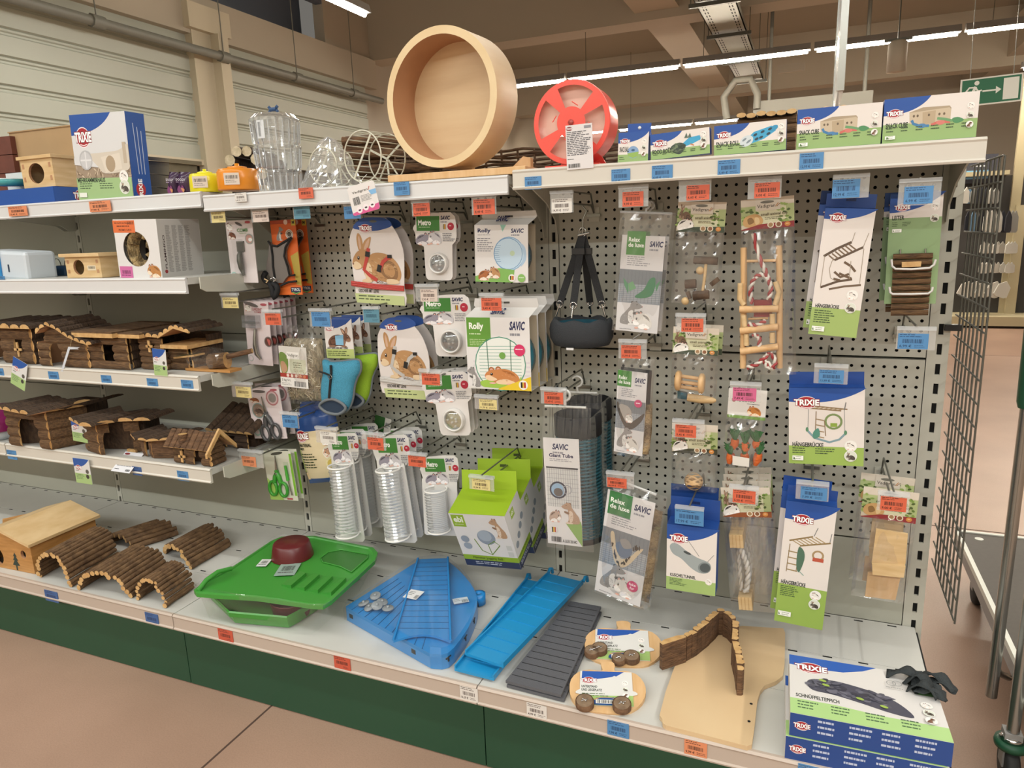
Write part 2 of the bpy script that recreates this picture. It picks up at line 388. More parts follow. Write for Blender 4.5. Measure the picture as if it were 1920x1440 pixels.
def carton(name, label, cat, M, w, h, d, art, side='#e6e2dd', top=None, group=None, sides=None, part='printed_front', open_top=False):
    """closed carton: body mesh, printed front (art), optional prints of the right side"""
    mb = MB('print'); mb.box(0, 0, 0, w, d, h, None, side)
    mb.fc[1] = lin(top or side); mb.fc[5] = lin(sides or side); mb.fc[4] = lin(sides or side)
    o = mb.build(name, None, M, bevel=.0008); tag(o, label, cat, group)
    if art: art.build(part, o)
    return o
def right_art(w_d, h, w): return Art(w_d, h, T=Matrix.Translation((w, 0, 0)) @ Matrix.Rotation(PI/2, 4, 'Z'))
def top_art(w, d, h): return Art(w, d, T=Matrix.Translation((0, 0, h)) @ Matrix.Rotation(-PI/2, 4, 'X'))
# ------------------------------------------------------------------ the room
m, nt, b = base_mat('floor_concrete')          # polished reddish concrete slabs with saw-cut joints
tc = nd(nt, 'ShaderNodeTexCoord'); L = nt.links.new
n1 = nd(nt, 'ShaderNodeTexNoise', i_Scale=1.4, i_Detail=6.); n2 = nd(nt, 'ShaderNodeTexNoise', i_Scale=260., i_Detail=3.)
L(tc.outputs['Object'], n1.inputs[0]); L(tc.outputs['Object'], n2.inputs[0])
r1 = nd(nt, 'ShaderNodeValToRGB'); r1.color_ramp.elements[0].position = .3; r1.color_ramp.elements[1].position = .72
r1.color_ramp.elements[0].color = (*lin('#9c7f6c'), 1); r1.color_ramp.elements[1].color = (*lin('#b2937f'), 1)
mx = nd(nt, 'ShaderNodeMix', data_type='RGBA', blend_type='MULTIPLY'); mx.inputs[0].default_value = .3
r2 = nd(nt, 'ShaderNodeValToRGB'); r2.color_ramp.elements[0].position = .35; r2.color_ramp.elements[0].color = (.62, .6, .6, 1); r2.color_ramp.elements[1].position = .6
L(n1.outputs[0], r1.inputs[0]); L(n2.outputs[0], r2.inputs[0]); L(r1.outputs[0], mx.inputs[6]); L(r2.outputs[0], mx.inputs[7]); L(mx.outputs[2], b.inputs['Base Color'])
b.inputs['Roughness'].default_value = .38
mat('joint', '#4d3a30', .9); mat('ceil', '#b3a997', .8, noise=.06, nscale=.8); mat('ceil_deck', '#9c9382', .85, noise=.06, nscale=.7)
mat('wall_beige', '#b3aa9a', .8, noise=.05, nscale=.7); mat('wall_dark', '#4d4943', .8); mat('clad', '#b0b3a6', .55, noise=.04, nscale=1.5)
mat('duct_grey', '#6f6d64', .6); mat('column', '#c2b8a0', .7); mat('recess', '#5f6672', .7); mat('pipe', '#77776e', .5); mat('lamp_body', '#8d8b88', .5); mat('tray', '#8f9085', .5, .3)
mat('tube_on', '#fff1dc', .5, emit=130); mat('tube_on_cool', '#fffaf2', .5, emit=60)
XL, XR, YB, YF, ZC = -6.5, 7.0, 17.5, -5.5, 4.75
mb = MB('floor_concrete'); mb.box(XL, YF, -.1, XR, YB, 0)
floor = struct(mb, 'floor')
mb = MB('joint')                                # slab joints, a hair above the slab
for x in (-5.69, -1.69, 2.31, 6.31): mb.box(x-.003, YF, 0, x+.003, YB, .0006)
for y in (-3.2, 1.39, 5.99, 10.6, 15.2): mb.box(XL, y-.003, 0, XR, y+.003, .0007)
o = mb.build('slab_joint', floor)
mb = MB('ceil_deck'); mb.box(XL, YF, ZC, XR, YB, ZC+.1); ceiling = struct(mb, 'ceiling')
mb = MB('wall_beige'); mb.box(XL-.1, YB, 0, XR+.1, YB+.1, ZC); struct(mb, 'wall_back')
mb = MB('wall_beige'); mb.box(XL-.1, YF-.1, 0, XR+.1, YF, ZC); struct(mb, 'wall_front')
mb = MB('wall_beige'); mb.box(XR, YF, 0, XR+.1, YB, ZC); struct(mb, 'wall_right')
# left wall: dark below, ribbed white cladding above it, concrete beam, window recess
mb = MB('wall_dark'); mb.box(XL-.1, YF, 0, XL, YB, 2.2)
mb.box(XL-.45, YF, 3.9, XL-.35, 6.55, ZC, 'recess'); mb.box(XL-.1, 6.6, 2.2, XL, YB, ZC, 'wall_beige')
wl = struct(mb, 'wall_left')
mb = MB('clad'); z = 2.2; rows = []
pr = []
while z < 3.42:                                 # profile: wide flat bands with narrow double grooves
    pr += [(XL+.055, z), (XL+.055, z+.15), (XL+.03, z+.165), (XL+.03, z+.18), (XL+.045, z+.19), (XL+.045, z+.205), (XL+.03, z+.215)]; z += .225
pr = [p for p in pr if p[1] < 3.46]+[(XL+.03, 3.46), (XL-.05, 3.46), (XL-.05, 2.2)]
mb.T = None
vs = [(x, y, zz) for y in (YF, 7.4) for x, zz in pr]; k = len(pr)
mb.add(vs, [(i, (i+1) % k, k+(i+1) % k, k+i) for i in range(k)])
mb.build('cladding_panel', wl)
mb = MB('column'); mb.box(XL-.05, YF, 2.14, XL+.09, 4.52, 2.2); mb.build('cladding_sill', wl)
mb = MB('ceil'); mb.box(XL-.1, YF, 3.46, XL+.12, 7.6, 3.86); mb.box(XL-.1, 6.5, 3.86, XL+.06, 7.6, ZC); mb.build('concrete_beam', wl)
mb = MB('recess'); mb.box(XL-.05, YF, 4.36, XL+.05, 6.5, 4.46); mb.build('window_rail', wl)
mb = MB('column'); mb.box(XL+.02, 4.1, 0, XL+.13, 4.5, 3.6); mb.box(XL+.13, 4.36, 2.14, XL+.24, 4.5, 3.5); mb.box(XL+.02, 4.02, 3.5, XL+.2, 4.6, 3.75)
tr = struct(mb, 'trim_1')
mb = MB('ceil')
mb.box(XL, 7.55, 3.85, XR, 7.95, ZC); mb.build('cross_beam', ceiling)
mb = MB('ceil'); mb.box(XL, 13.2, 3.8, XR, 13.6, ZC); mb.build('cross_beam', ceiling)
mb = MB('ceil'); mb.box(-2.5, YF, 3.95, -1.95, YB, 4.5); mb.build('main_beam', ceiling)
mb = MB('ceil'); mb.box(2.6, YF, 3.95, 3.15, YB, 4.5); mb.build('main_beam', ceiling)
# water pipe on rods along the left wall
p = empty('ceiling_pipe', 'grey pipe hung on thin rods along the ribbed wall', 'pipe', (XL+.25, 0, 3.27))
mb = MB('pipe'); mb.tube([(0, YF+.1, 0), (0, 7.5, 0)], .045, 8)
for y in (1.6, 2.9, 4.4, 5.6, 6.8): mb.tube([(0, y-.06, 0), (0, y+.06, 0)], .06, 8)
mb.build('pipe_run', p)
for y in (1.6, 2.9, 4.4, 5.6, 6.8): mb = MB('pipe'); mb.tube([(0, y, .04), (0, y, 1.4)], .006, 4); mb.build('hanger_rod', p)
# cable tray
p = empty('cable_tray', 'perforated metal cable tray hung under the ceiling', 'cable tray', (-1.36, 6, 3.6))
mb = MB('tray'); mb.box(-.2, -8, 0, .2, 4.9, .01); mb.box(-.2, -8, 0, -.19, 4.9, .07); mb.box(.19, -8, 0, .2, 4.9, .07); mb.build('tray_channel', p)
mb = MB('black_hole')
for i in range(80):
    for x in (-.15, -.12, .12, .15): mb.box(x-.006, -6+i*.13, -.001, x+.006, -6+i*.13+.07, .0)
mb.build('slot_row', p)['kind'] = 'stuff'
for y in (-4.6, -2.2, .2, 1.6, 3.2, 4.8):
    mb = MB('wire_dark'); mb.box(-.26, y, -.05, .26, y+.04, -.01)
    for x in (-.24, .24): mb.tube([(x, y+.02, -.02), (x, y+.02, 1.1)], .006, 4)
    mb.build('cross_bracket', p)
# ceiling tube rows
def lamp(x, y, z, ln, along, label, mt, rods=True, grp=None):
    p = empty('ceiling_tube_light', label, 'ceiling light', loc(x, y, z, 0 if along == 'x' else PI/2), grp)
    mb = MB('lamp_body'); mb.prism([(-.06, .0), (.06, 0), (.035, .075), (-.035, .075)], 0, ln-.02, 'x'); mb.build('housing', p)
    mb = MB(mt); mb.tube([(.03, 0, -.012), (ln-.05, 0, -.012)], .024, 10); mb.build('tube', p)
    if rods:
        mb = MB('wire_dark'); mb.tube([(.25, 0, .07), (.25, 0, ZC-z)], .004, 4); mb.build('hanger_wire', p)
    return p
g = 'lit tubes of the near ceiling row'
for i, t in enumerate(('lit ceiling tube between the wooden wheel and the red wheel', 'second tube of the ceiling row, right of the red wheel', 'third tube of the ceiling row, beside the hanging strip', 'long lit tube above the exit sign', 'lit tube at the right end of the ceiling row')):
    lamp(-4.95+1.52*i+(.0), 7.67, 3.3, 1.5, 'x', t, 'tube_on')
for i, t in enumerate(('far lit tube low behind the red wheel', 'far lit tube low above the food roll box', 'far ceiling tube just left of the bark house on top')): lamp(-5.6+1.52*i, 13.0, 3.3, 1.5, 'x', t, 'tube_on')
lamp(1.95+.3, 10.4, 3.3, 1.5, 'x', 'lit tube at the right picture edge beside the exit sign', 'tube_on')
lamp(-4.25, 2.66, 3.36, 1.5, 'y', 'bright ceiling lamp at the top, left of the big wooden wheel', 'tube_on_cool', False)
# things hung or fixed under the ceiling at the right
p = empty('exit_sign', 'green running man exit sign with an arrow, hung on two chains', 'exit sign', frame((1803, 152), (1910, 139), (1803, 200), 5)[0])
w_, h_ = .41, .20
mb = MB('print'); mb.box(-.005, 0, -.005, w_+.005, .012, h_+.005, None, '#e8e8df'); mb.build('sign_plate', p)
A = Art(w_, h_); A.rect(.015, .03, .985, .97, '#0f6b45')
A.rect(.70, .10, .95, .90, '#eef2ea')
A.circ(.26, .17, .042, '#eef2ea'); A.line([(.245, .30), (.19, .55), (.10, .62), (.05, .88)], .05, '#eef2ea'); A.line([(.19, .55), (.25, .68), (.23, .92)], .045, '#eef2ea')
A.line([(.24, .33), (.14, .32), (.08, .48)], .03, '#eef2ea'); A.line([(.24, .34), (.29, .48), (.35, .46)], .03, '#eef2ea')
A.rect(.36, .47, .60, .53, '#eef2ea'); A.poly([(.58, .36), (.67, .5), (.58, .64)], '#eef2ea'); A.build('printed_front', p)
for x in (.06, .35): mb = MB('wire'); mb.tube([(x, .006, h_), (x, .006, h_+2.1)], .003, 4); mb.build('chain', p)
p = at(1680, 135, y=6.2); o = empty('ceiling_speaker', 'beige cylinder speaker hung below the ceiling tubes', 'speaker', p)
mb = MB('wall_beige'); mb.lathe([(0, 0), (.085, 0), (.085, .26), (.06, .28), (0, .28)], 18); mb.build('body', o)
mb = MB('wire_dark'); mb.tube([(0, 0, .28), (0, 0, .9)], .008, 4); mb.box(-.12, -.02, .28, .12, .02, .3); mb.build('bracket', o)
p = at(1484, 127, y=6.5); mb = MB('wall_beige'); mb.box(-.13, 0, -.04, .13, .03, .04); mb.box(-.1, -.004, -.028, .1, 0, .028, 'ceil')
tag(mb.build('ceiling_sign', None, Matrix.Translation(p)), 'small beige number plate hung under the ceiling', 'sign')
mb = MB('bag_dull'); q = at(1572, 200, y=1.0)
mb.box(-.012, -.35, 0, .004, .35, 1.4); o = tag(mb.build('hanging_board', None, Matrix.Translation((q.x, 1.0, q.z))), 'clear hanging acrylic board seen edge-on beside the far tubes', 'board')
mb = MB('chrome_dull'); mb.box(-.016, -.36, 0, .006, -.345, 1.4); mb.box(-.016, .345, 0, .006, .36, 1.4); mb.build('edge_profile', o)
p = at(1470, 185, y=9); o = empty('air_duct', 'grey ventilation unit with a bent pipe under the far beam', 'duct', p)
mb = MB('duct_grey'); mb.box(-.4, 0, -.25, 1.1, .5, .0); mb.build('unit', o)
mb = MB('pipe'); mb.tube([(-.75, 0, -.2), (-.8, 0, .1), (-.65, 0, .3), (-.45, 0, .3), (-.35, 0, .1), (-.35, 0, -.1)], .05, 8, 'duct_grey'); mb.build('bent_pipe', o)
for x in (-.2, 1): mb = MB('duct_grey'); mb.tube([(x, .1, 0), (x, .1, ZC-p.z)], .025, 6); mb.build('support_rod', o)

# ------------------------------------------------------------------ the shelving run
ZB, D = .25, .63
NB = 4
for i in range(NB+1):                           # slotted uprights
    x = -i; e = .02 if i == 0 else .0145
    mb = MB('metal_light'); hw = .0055; x0, x1 = -.026 if i == 0 else -.0145, .02 if i == 0 else .0145
    zz = 1.5; z0 = .2571+1.1 - .05*0
    ks = [1.3571+.05*2-.05*k for k in range(25)]
    cuts = sorted([(z-.0135, z+.0135) for z in ks if z < 1.47])
    mb.box(x0, 0, .02, -hw, .03, 1.475); mb.box(hw, 0, .02, x1, .03, 1.475)
    prev = .02
    for a, c in cuts: mb.box(-hw, 0, prev, hw, .03, a); prev = c
    mb.box(-hw, 0, prev, hw, .03, 1.475)
    mb.box(x0, .03, .02, x1, .06, 1.475); mb.box(-hw, .006, .2, hw, .0065, 1.44, 'black_hole')
    t = ('pale slotted end upright at the right end of the pegboard', 'slotted upright between the two pegboard bays', 'slotted upright at the left edge of the left pegboard', 'slotted upright behind the log house shelves', 'slotted upright at the far left end')[i]
    tag(mb.build('shelf_upright', None, Matrix.Translation((x, 0, 0))), t, 'upright')
def pegpanel(x0, x1, z0, z1, label, nx, ox, oz):
    """steel panel with real round holes on a 25 mm grid"""
    mb = MB('peg'); p = .025; r = .0042; nz = int((z1-z0)/p)
    mx0 = x0+(x1-x0-nx*p)/2; mz0 = z0+(z1-z0-nz*p)/2
    oc = [(math.cos(PI/4*k+PI/8)*r, math.sin(PI/4*k+PI/8)*r) for k in range(8)]
    sq = [(p/2, .0), (p/2, p/2), (0, p/2), (-p/2, p/2), (-p/2, 0), (-p/2, -p/2), (0, -p/2), (p/2, -p/2)]
    sq = [(p/2, p*.2), (p*.2, p/2), (-p*.2, p/2), (-p/2, p*.2), (-p/2, -p*.2), (-p*.2, -p/2), (p*.2, -p/2), (p/2, -p*.2)]
    sqc = [(p/2, p/2), (-p/2, p/2), (-p/2, -p/2), (p/2, -p/2)]
    vs = []; fs = []
    for i in range(nx):
        for j in range(nz):
            cx, cz = mx0+(i+.5)*p, mz0+(j+.5)*p; n = len(vs)
            vs += [(cx+a, 0, cz+c) for a, c in oc]+[(cx+a, 0, cz+c) for a, c in sqc]
            o8 = lambda k: n+k % 8
            # corner quads: corner c sits between octagon verts 2c and 2c+1
            for c in range(4):
                fs.append((n+8+c, o8(2*c+1), o8(2*c)))
                fs.append((n+8+c, n+8+(c+1) % 4, o8(2*c+2), o8(2*c+1)))
    mb.add(vs, fs)
    for a in ((x0, z0, x1, mz0), (x0, mz0+nz*p, x1, z1), (x0, mz0, mx0, mz0+nz*p), (mx0+nx*p, mz0, x1, mz0+nz*p)):
        mb.add([(a[0], 0, a[1]), (a[2], 0, a[1]), (a[2], 0, a[3]), (a[0], 0, a[3])], [(0, 1, 2, 3)])
    mb.box(x0, .0, z0, x1, .012, z0+.0015); mb.box(x0, 0, z1-.0015, x1, .012, z1)
    mb.box(x0, .011, z0, x1, .0125, z1, 'black_hole')
    return tag(mb.build('pegboard_panel'), label, 'pegboard')
pegpanel(-.983, -.028, .984, 1.47, 'upper perforated steel panel of the right bay', 38, 0, 0)
pegpanel(-.983, -.028, .487, .981, 'lower perforated steel panel of the right bay', 38, 0, 0)
pegpanel(-1.984, -1.016, .984, 1.47, 'upper perforated steel panel of the left pegboard bay', 38, 0, 0)
pegpanel(-1.984, -1.016, .493, .981, 'lower perforated steel panel of the left pegboard bay', 38, 0, 0)
for x0, x1, z0, z1, t in ((-.983, -.028, .25, .484, 'plain strip of back panel under the right pegboard'), (-1.984, -1.016, .25, .49, 'plain strip of back panel under the left pegboard'),
                          (-2.984, -2.016, .25, .49, 'plain grey back panel just above the base behind the twig bridges'), (-2.984, -2.016, .493, .993, 'plain grey back panel behind the lower log houses'), (-2.984, -2.016, .996, 1.47, 'plain grey back panel behind the upper log houses'),
                          (-3.984, -3.016, .25, .75, 'lowest plain back panel at the far left'), (-3.984, -3.016, .753, 1.47, 'upper plain back panel at the far left')):
    mb = MB('panel_plain'); mb.box(x0, 0, z0, x1, .012, z1); tag(mb.build('steel_panel', bevel=.001), t, 'panel')
mb = MB('wall_dark'); mb.box(-4.1, .065, .0, .02, .075, 1.475); tag(mb.build('divider_panel'), 'dark dividing sheet behind the uprights of the shelving run', 'panel')
def bracket(parent, x, dep, h=.07, tri=False, t=.004):
    mb = MB('metal_light')
    pts = [(0, 0), (-dep, 0), (-dep, -.035), (-dep+.02, -.045), (-.06, -h), (-.03, -h-.02), (0, -h-.02)]
    if tri: pts = [(0, 0), (-dep, 0), (-dep, -.02), (-.10, -.075), (-.03, -.12), (-.018, -.16), (0, -.16)]
    mb.prism(pts, x-t/2, x+t/2, 'x'); mb.build('bracket', parent)
    return mb
def shelf(name, x0, x1, z, dep, label, lipm='lip', lip=.047, tri=False, br=(.012, .012), slots=False):
    p = empty(name, label, 'shelf', (0, 0, z))
    mb = MB('deck'); mb.box(x0, -dep+.004, -.02, x1, -.001, 0); mb.build('shelf_board', p)
    mb = MB(lipm); f = -dep
    mb.prism([(f+.006, .001), (f-.001, .001), (f-.006, -.004), (f-.004, -.008), (f-.004, -lip+.008), (f-.008, -lip+.004), (f-.006, -lip), (f+.004, -lip), (f+.004, -.01)], x0, x1, 'x'); mb.build('price_rail', p)
    for xx in (x0+br[0], x1-br[1]): bracket(p, xx, dep-.03, tri=tri)
    return p
shelf('top_shelf', -.996, .0, 1.475, .305, 'narrow white top shelf over the right pegboard', 'lip', tri=True)
shelf('top_shelf', -2.016, -1.012, 1.465, .30, 'narrow white top shelf under the big wooden wheel', 'lip_cool', tri=True)
shelf('top_shelf', -3.02, -2.026, 1.478, .30, 'white top shelf at the left under the tall house carton', 'lip_cool')
shelf('top_shelf', -4.02, -3.026, 1.478, .30, 'white top shelf at the far left end', 'lip_cool')
for z, t in ((1.225, 'upper left white shelf with the hay nest box'), (.925, 'middle left white shelf with log houses and blue labels'), (.625, 'lowest left white shelf with the bark roofed houses')):
    shelf('wall_shelf', -3.02, -2.024, z, .40, t, 'lip_cool' if z > 1 else 'lip', br=(.012, -.022))
    shelf('wall_shelf', -4.02, -3.026, z, .40, ('upper','middle','lowest')[int((1.225-z)/.3+.5)] + ' wall shelf of the far left bay, cut by the picture edge', 'lip')
mb = MB('deck'); mb.box(-4, .08, 1.45, 0, .38, 1.475); tag(mb.build('top_shelf'), 'rear top board behind the uprights carrying the log bridges', 'shelf')
base_t = ('white base shelf at the right with pumpkin boards and plywood', 'white base shelf in the middle with green and blue trays', 'white base shelf at the left with twig bridges', 'white base shelf at the far left corner')
for i in range(4):
    x0, x1 = -1-i+.0015, -i-.0015
    if i == 0: x1 = .003
    p = empty('base_shelf', base_t[i], 'shelf', (0, 0, ZB))
    mb = MB('deck'); mb.box(x0, -.215, -.025, x1, -.002, 0); mb.build('deck_board', p)
    mb = MB('deck'); mb.box(x0, -.399, -.025, x1, -.2165, 0); mb.build('deck_board', p)
    mb = MB('deck'); mb.box(x0, -D+.004, -.025, x1, -.4005, 0); mb.build('deck_board', p)
    mb = MB('lip_base'); f = -D
    mb.prism([(f+.006, .001), (f-.001, .001), (f-.005, -.004), (f-.003, -.008), (f-.003, -.04), (f-.007, -.043), (f-.006, -.047), (f+.004, -.047), (f+.004, -.01)], x0, x1, 'x'); mb.build('price_rail', p)
    mb = MB('dark_gap')
    for y in (-.014, -.222, -.385):
        for k in range(12):
            x = x0+.05+k*.0815
            if x < x1-.02: mb.box(x-.011, y-.0025, .0002, x+.011, y+.0025, .0005)
    mb.build('slot_row', p)['kind'] = 'stuff'
    mb = MB('kick_green'); mb.box(x0, -.602, .003, x1, -.59, .205); mb.box(x0, -.59, .003, x0+.01, -.1, .205); mb.box(x1-.01, -.59, .003, x1, -.1, .205)
    tag(mb.build('kick_plate'), 'dark green kick plate under the ' + ('right end', 'middle', 'left', 'far left')[i] + ' base shelf', 'kick plate')
    if i == 0:
        mb = MB('dark_gap'); mb.box(x1+.0005, -.62, -.03, x1+.005, -.02, -.004); mb.build('side_gap', p)
# ------------------------------------------------------------------ shelf-edge labels and hooks with price holders
PC = {'o': '#cf6145', 'b': '#4f86b8', 'B': '#3d5f94', 'y': '#d8c98c', 'w': '#d9d5cf', 'p': '#c9628a', 'r': '#c2553f', 'k': '#cfc0b6', 'O': '#d98a62', 't': '#57879a'}
def ticket(A, c, price='', seed=1):
    """paper price ticket: lines, bar code, price"""
    ink = {'b': '#1f3f66', 'B': '#1c2f57', 't': '#21455a'}.get(c, '#3a231d')
    A.rect(0, 0, 1, 1, PC[c]); A.bars(.05, .06, .8, .30, 2, ink, seed, .35); A.code(.16, .36, .84, .62, ink, seed)
    if price: A.text(price, .06, .72, .46, .92, ink, 1)
    A.bars(.55, .74, .95, .94, 2, ink, seed+5, .3); return A
PAPER = 'coloured price tickets in the shelf rails'
def rail_ticket(px, y, c, label, price=''):
    x0, y0, x1, y1 = px; M, w, h = frame((x0, y0), (x1, y0+(x1-x0)*.0), (x0, y1), y)
    M = Matrix.Translation(M.translation); rnd = random.Random(x0)
    mb = MB('print'); mb.box(0, 0, 0, w, .0012, h, None, PC[c])
    o = tag(mb.build('price_ticket', None, M), label, 'price label', PAPER); ticket(Art(w, h), c, price, int(x0)).build('printed_text', o)
yb, yt, yw = -.6345, -.3105, -.4045
for px, c, t, pr in (((80, 1105, 103, 1125), 'B', 'dark blue ticket on the base rail left of the twig bridges', ''), ((268, 1147, 291, 1168), 'B', 'dark blue ticket on the base rail under the front twig bridge', ''),
        ((404, 1177, 430, 1200), 'r', 'orange ticket on the base rail under the green tray', ''), ((621, 1228, 650, 1251), 'r', 'orange ticket on the base rail under the blue corner platform', ''),
        ((856, 1284, 888, 1310), 'w', 'white price ticket on the base rail left of the shelf joint', '16,29 €'), ((981, 1316, 1017, 1341), 'w', 'white price ticket on the base rail under the grey ramp', '4,99 €'),
        ((1131, 1348, 1170, 1376), 'b', 'blue ticket on the base rail under the front pumpkin board', '7,99 €'), ((1275, 1384, 1316, 1412), 'O', 'orange ticket on the base rail under the plywood board', '9,99 €'),
        ((1488, 1430, 1530, 1455), 'b', 'blue ticket on the base rail under the stacked snuffle mat boxes', '')):
    rail_ticket(px, yb, c, t, pr)
for px, c, t, pr in (((15, 388, 50, 406), 'O', 'orange ticket under the flat blue box at the top left', '12,45 €'), ((167, 378, 207, 398), 'O', 'orange ticket under the tall white and blue house carton', '7,99 €'),
        ((440, 362, 462, 379), 'w', 'white ticket on the top rail under the orange food tub', '1,49 €'), ((560, 353, 587, 373), 'o', 'orange ticket on the top rail under the bagged wire wheel', ''), ((739, 342, 768, 367), 'b', 'blue ticket on the top rail under the big wooden wheel', ''),
        ((985, 332, 1016, 356), 'b', 'blue ticket at the left end of the right top rail', '1,89 €'), ((1148, 318, 1183, 345), 'b', 'blue ticket on the top rail under the red wheel hang tag', '5,65 €'), ((1224, 311, 1263, 339), 'b', 'blue ticket on the top rail under the food roll box', '4,49 €'),
        ((1348, 301, 1390, 330), 'b', 'blue ticket on the top rail under the snack roll box', '5,49 €'), ((1502, 288, 1547, 319), 'b', 'blue ticket on the top rail under the left snack cube box', '12,99 €')):
    rail_ticket(px, yt, c, t, pr)
for px, c, t in (((-8, 690, 5, 706), 'b', 'blue ticket cut by the left picture edge on the middle shelf'), ((89, 696, 108, 714), 'b', 'blue ticket under the wavy roofed log house'), ((188, 703, 207, 720), 'b', 'blue ticket under the round hole log house'), ((274, 709, 294, 727), 'b', 'blue ticket under the two level log house'), ((338, 712, 360, 731), 'b', 'blue ticket at the right end of the middle left shelf'),
        ((11, 843, 28, 860), 'b', 'blue ticket at the left of the lowest wall shelf'), ((246, 874, 263, 890), 'B', 'dark blue ticket half behind the white leaflet'), ((330, 882, 350, 900), 'b', 'blue ticket under the tiny chimney house'),
        ((-6, 518, 8, 524), 'b', 'sliver of a blue ticket under the white carrier at the upper left')):
    rail_ticket(px, yw, c, t)
HOOKX = {}
def hook(px, c, label, price='', y=-.285, paper=(.16, .24, .96, .97), rz=0, hz=0, clip=True, drop=.03):
    """double wire hook: plate on the panel, product prong, tag wire, clear holder with its ticket"""
    x0, y0, x1, y1 = px; P = at((x0+x1)/2, y0, y=y); w = (at(x1, y0, y=y)-at(x0, y0, y=y)).length; h = (at(x0, y1, y=y)-at(x0, y0, y=y)).length
    o = empty('display_hook', label, 'hook', (P.x, 0, P.z)); L_ = -y
    mb = MB('metal_light'); mb.box(-.016, -.006, -.075, .016, 0, -.035); mb.box(-.02, -.012, -.062, .02, -.006, -.054, 'wire'); mb.build('back_plate', o)
    mb = MB('wire'); mb.tube([(0, -.006, -.05), (0, -.03, -drop), (0, -L_+.035, -drop), (0, -L_+.02, -drop+.012)], .0028, 6); mb.build('product_prong', o)
    mb = MB('wire'); mb.tube([(0, -.006, -.045), (0, -.035, .0), (0, -L_, .0)], .0024, 6); mb.build('tag_wire', o)
    M = loc(-w/2, -L_-.003, -h, rz); hd = MB('holder'); hd.box(0, 0, 0, w, .0018, h-.006); hd.box(0, -.004, h-.008, w, .007, h, 'clear')
    ho = hd.build('price_holder', o, M)
    a, b_, c_, d = paper; A = Art(w*(c_-a), h*(d-b_), T=Matrix.Translation((w*a, -.0004, h*(1-d)))); ticket(A, c, price, int(px[0])); A.build('price_ticket', ho)
    HOOKX[label] = P.x
    return o
hk = hook
hk((393, 389, 422, 417), 'y', 'hook with a yellow ticket, first under the top shelf at the left', paper=(.1, .3, 1, 1))
hk((470, 386, 503, 416), 'k', 'hook with a pale pink ticket above the orange harness packs', paper=(.1, .3, 1, 1))
hk((549, 379, 581, 410), 't', 'hook with a teal blue ticket right of the orange harness packs', paper=(.05, .2, 1, 1))
hk((645, 381, 676, 410), 'b', 'hook with a blue ticket behind the slanting swing tag', paper=(.0, .2, 1, 1))
hk((772, 375, 806, 405), 'o', 'hook with an orange ticket above the first round porthole card', '6,39 €', paper=(.08, .2, 1, 1))
hk((884, 364, 930, 402), 'o', 'hook with an orange ticket above the blue wheel carton', '8,49 €', paper=(.08, .25, .95, 1))
hk((1032, 357, 1075, 399), 'w', 'hook with a white ticket holding the hanging pet bed', '14,99 €', paper=(.06, .36, .95, 1))
hk((1160, 347, 1216, 388), 'o', 'hook with an orange ticket above the green hammock pack', '9,99 €', paper=(.14, .3, .84, .97))
hk((1273, 333, 1334, 377), 'o', 'hook with an orange ticket above the small wooden chain toy', '6,60 €', paper=(.25, .32, .95, .95))
hk((1403, 331, 1466, 372), 'o', 'hook with an orange ticket above the bagged wooden ladder', '5,00 €', paper=(.2, .28, .95, .97))
hk((1562, 326, 1631, 371), 'b', 'hook with a blue ticket above the tall hanging bridge carton', '12,99 €', paper=(.0, .22, .75, .98))
hk((1686, 334, 1766, 384), 'b', 'hook with a blue ticket above the bark ladder card', '6,99 €', paper=(.14, .3, .82, .95))
hk((414, 549, 446, 577), 'y', 'hook with a yellow ticket beside the carding comb cards', paper=(.1, .3, 1, 1))
hk((492, 580, 528, 609), 'o', 'hook with an orange ticket above the hay bag', paper=(.14, .25, .95, .98))
hk((580, 578, 620, 612), 'b', 'hook with a blue ticket above the mesh vest packs', paper=(.1, .2, .95, .98))
hk((680, 574, 711, 604), 't', 'hook with a teal ticket above the grey harness card', paper=(.05, .2, 1, 1))
hk((779, 532, 822, 565), 'k', 'hook with a pale ticket above the second porthole card', '5,50 €', paper=(.22, .3, .95, 1))
hk((899, 549, 944, 582), 'o', 'hook with an orange ticket above the green wheel carton', '9,49 €', paper=(.08, .28, .92, 1))
hk((1160, 636, 1213, 672), 'o', 'hook with an orange ticket above the narrow hammock pack', '15,99 €', paper=(.1, .3, .8, .98))
hk((1267, 587, 1324, 622), 'o', 'hook with an orange ticket above the wooden dumbbell toy', '5,95 €', paper=(.2, .28, .92, .98))
hk((1682, 612, 1756, 655), 'b', 'empty hook with a blue ticket beside the end upright', '6,99 €', paper=(.04, .3, .82, .97), y=-.26)
hk((434, 716, 472, 744), 'y', 'hook with a yellow ticket above the grey scissors card', paper=(.2, .3, .95, 1))
hk((526, 772, 559, 801), 'b', 'hook with a blue ticket above the bedding material bag', paper=(.1, .2, .95, .98))
hk((448, 843, 492, 874), 'O', 'hook with a pale orange ticket above the green scissors card', paper=(.1, .4, .7, .98))
hk((592, 800, 632, 830), 'w', 'hook with a white ticket above the longest clear tube card', paper=(.2, .3, .95, 1))
hk((678, 810, 722, 842), 'o', 'hook with an orange ticket above the middle clear tube card', paper=(.25, .3, .92, 1))
hk((764, 848, 800, 874), 'o', 'hook with an orange ticket above the short clear tube card', paper=(.05, .25, .95, 1))
hk((786, 692, 828, 721), 'o', 'hook with an orange ticket above the yellow porthole card', paper=(.12, .28, .92, 1))
hk((890, 740, 934, 767), 'y', 'empty hook with a yellow ticket under the green wheel carton', '11,79 €', paper=(.2, .3, .95, 1))
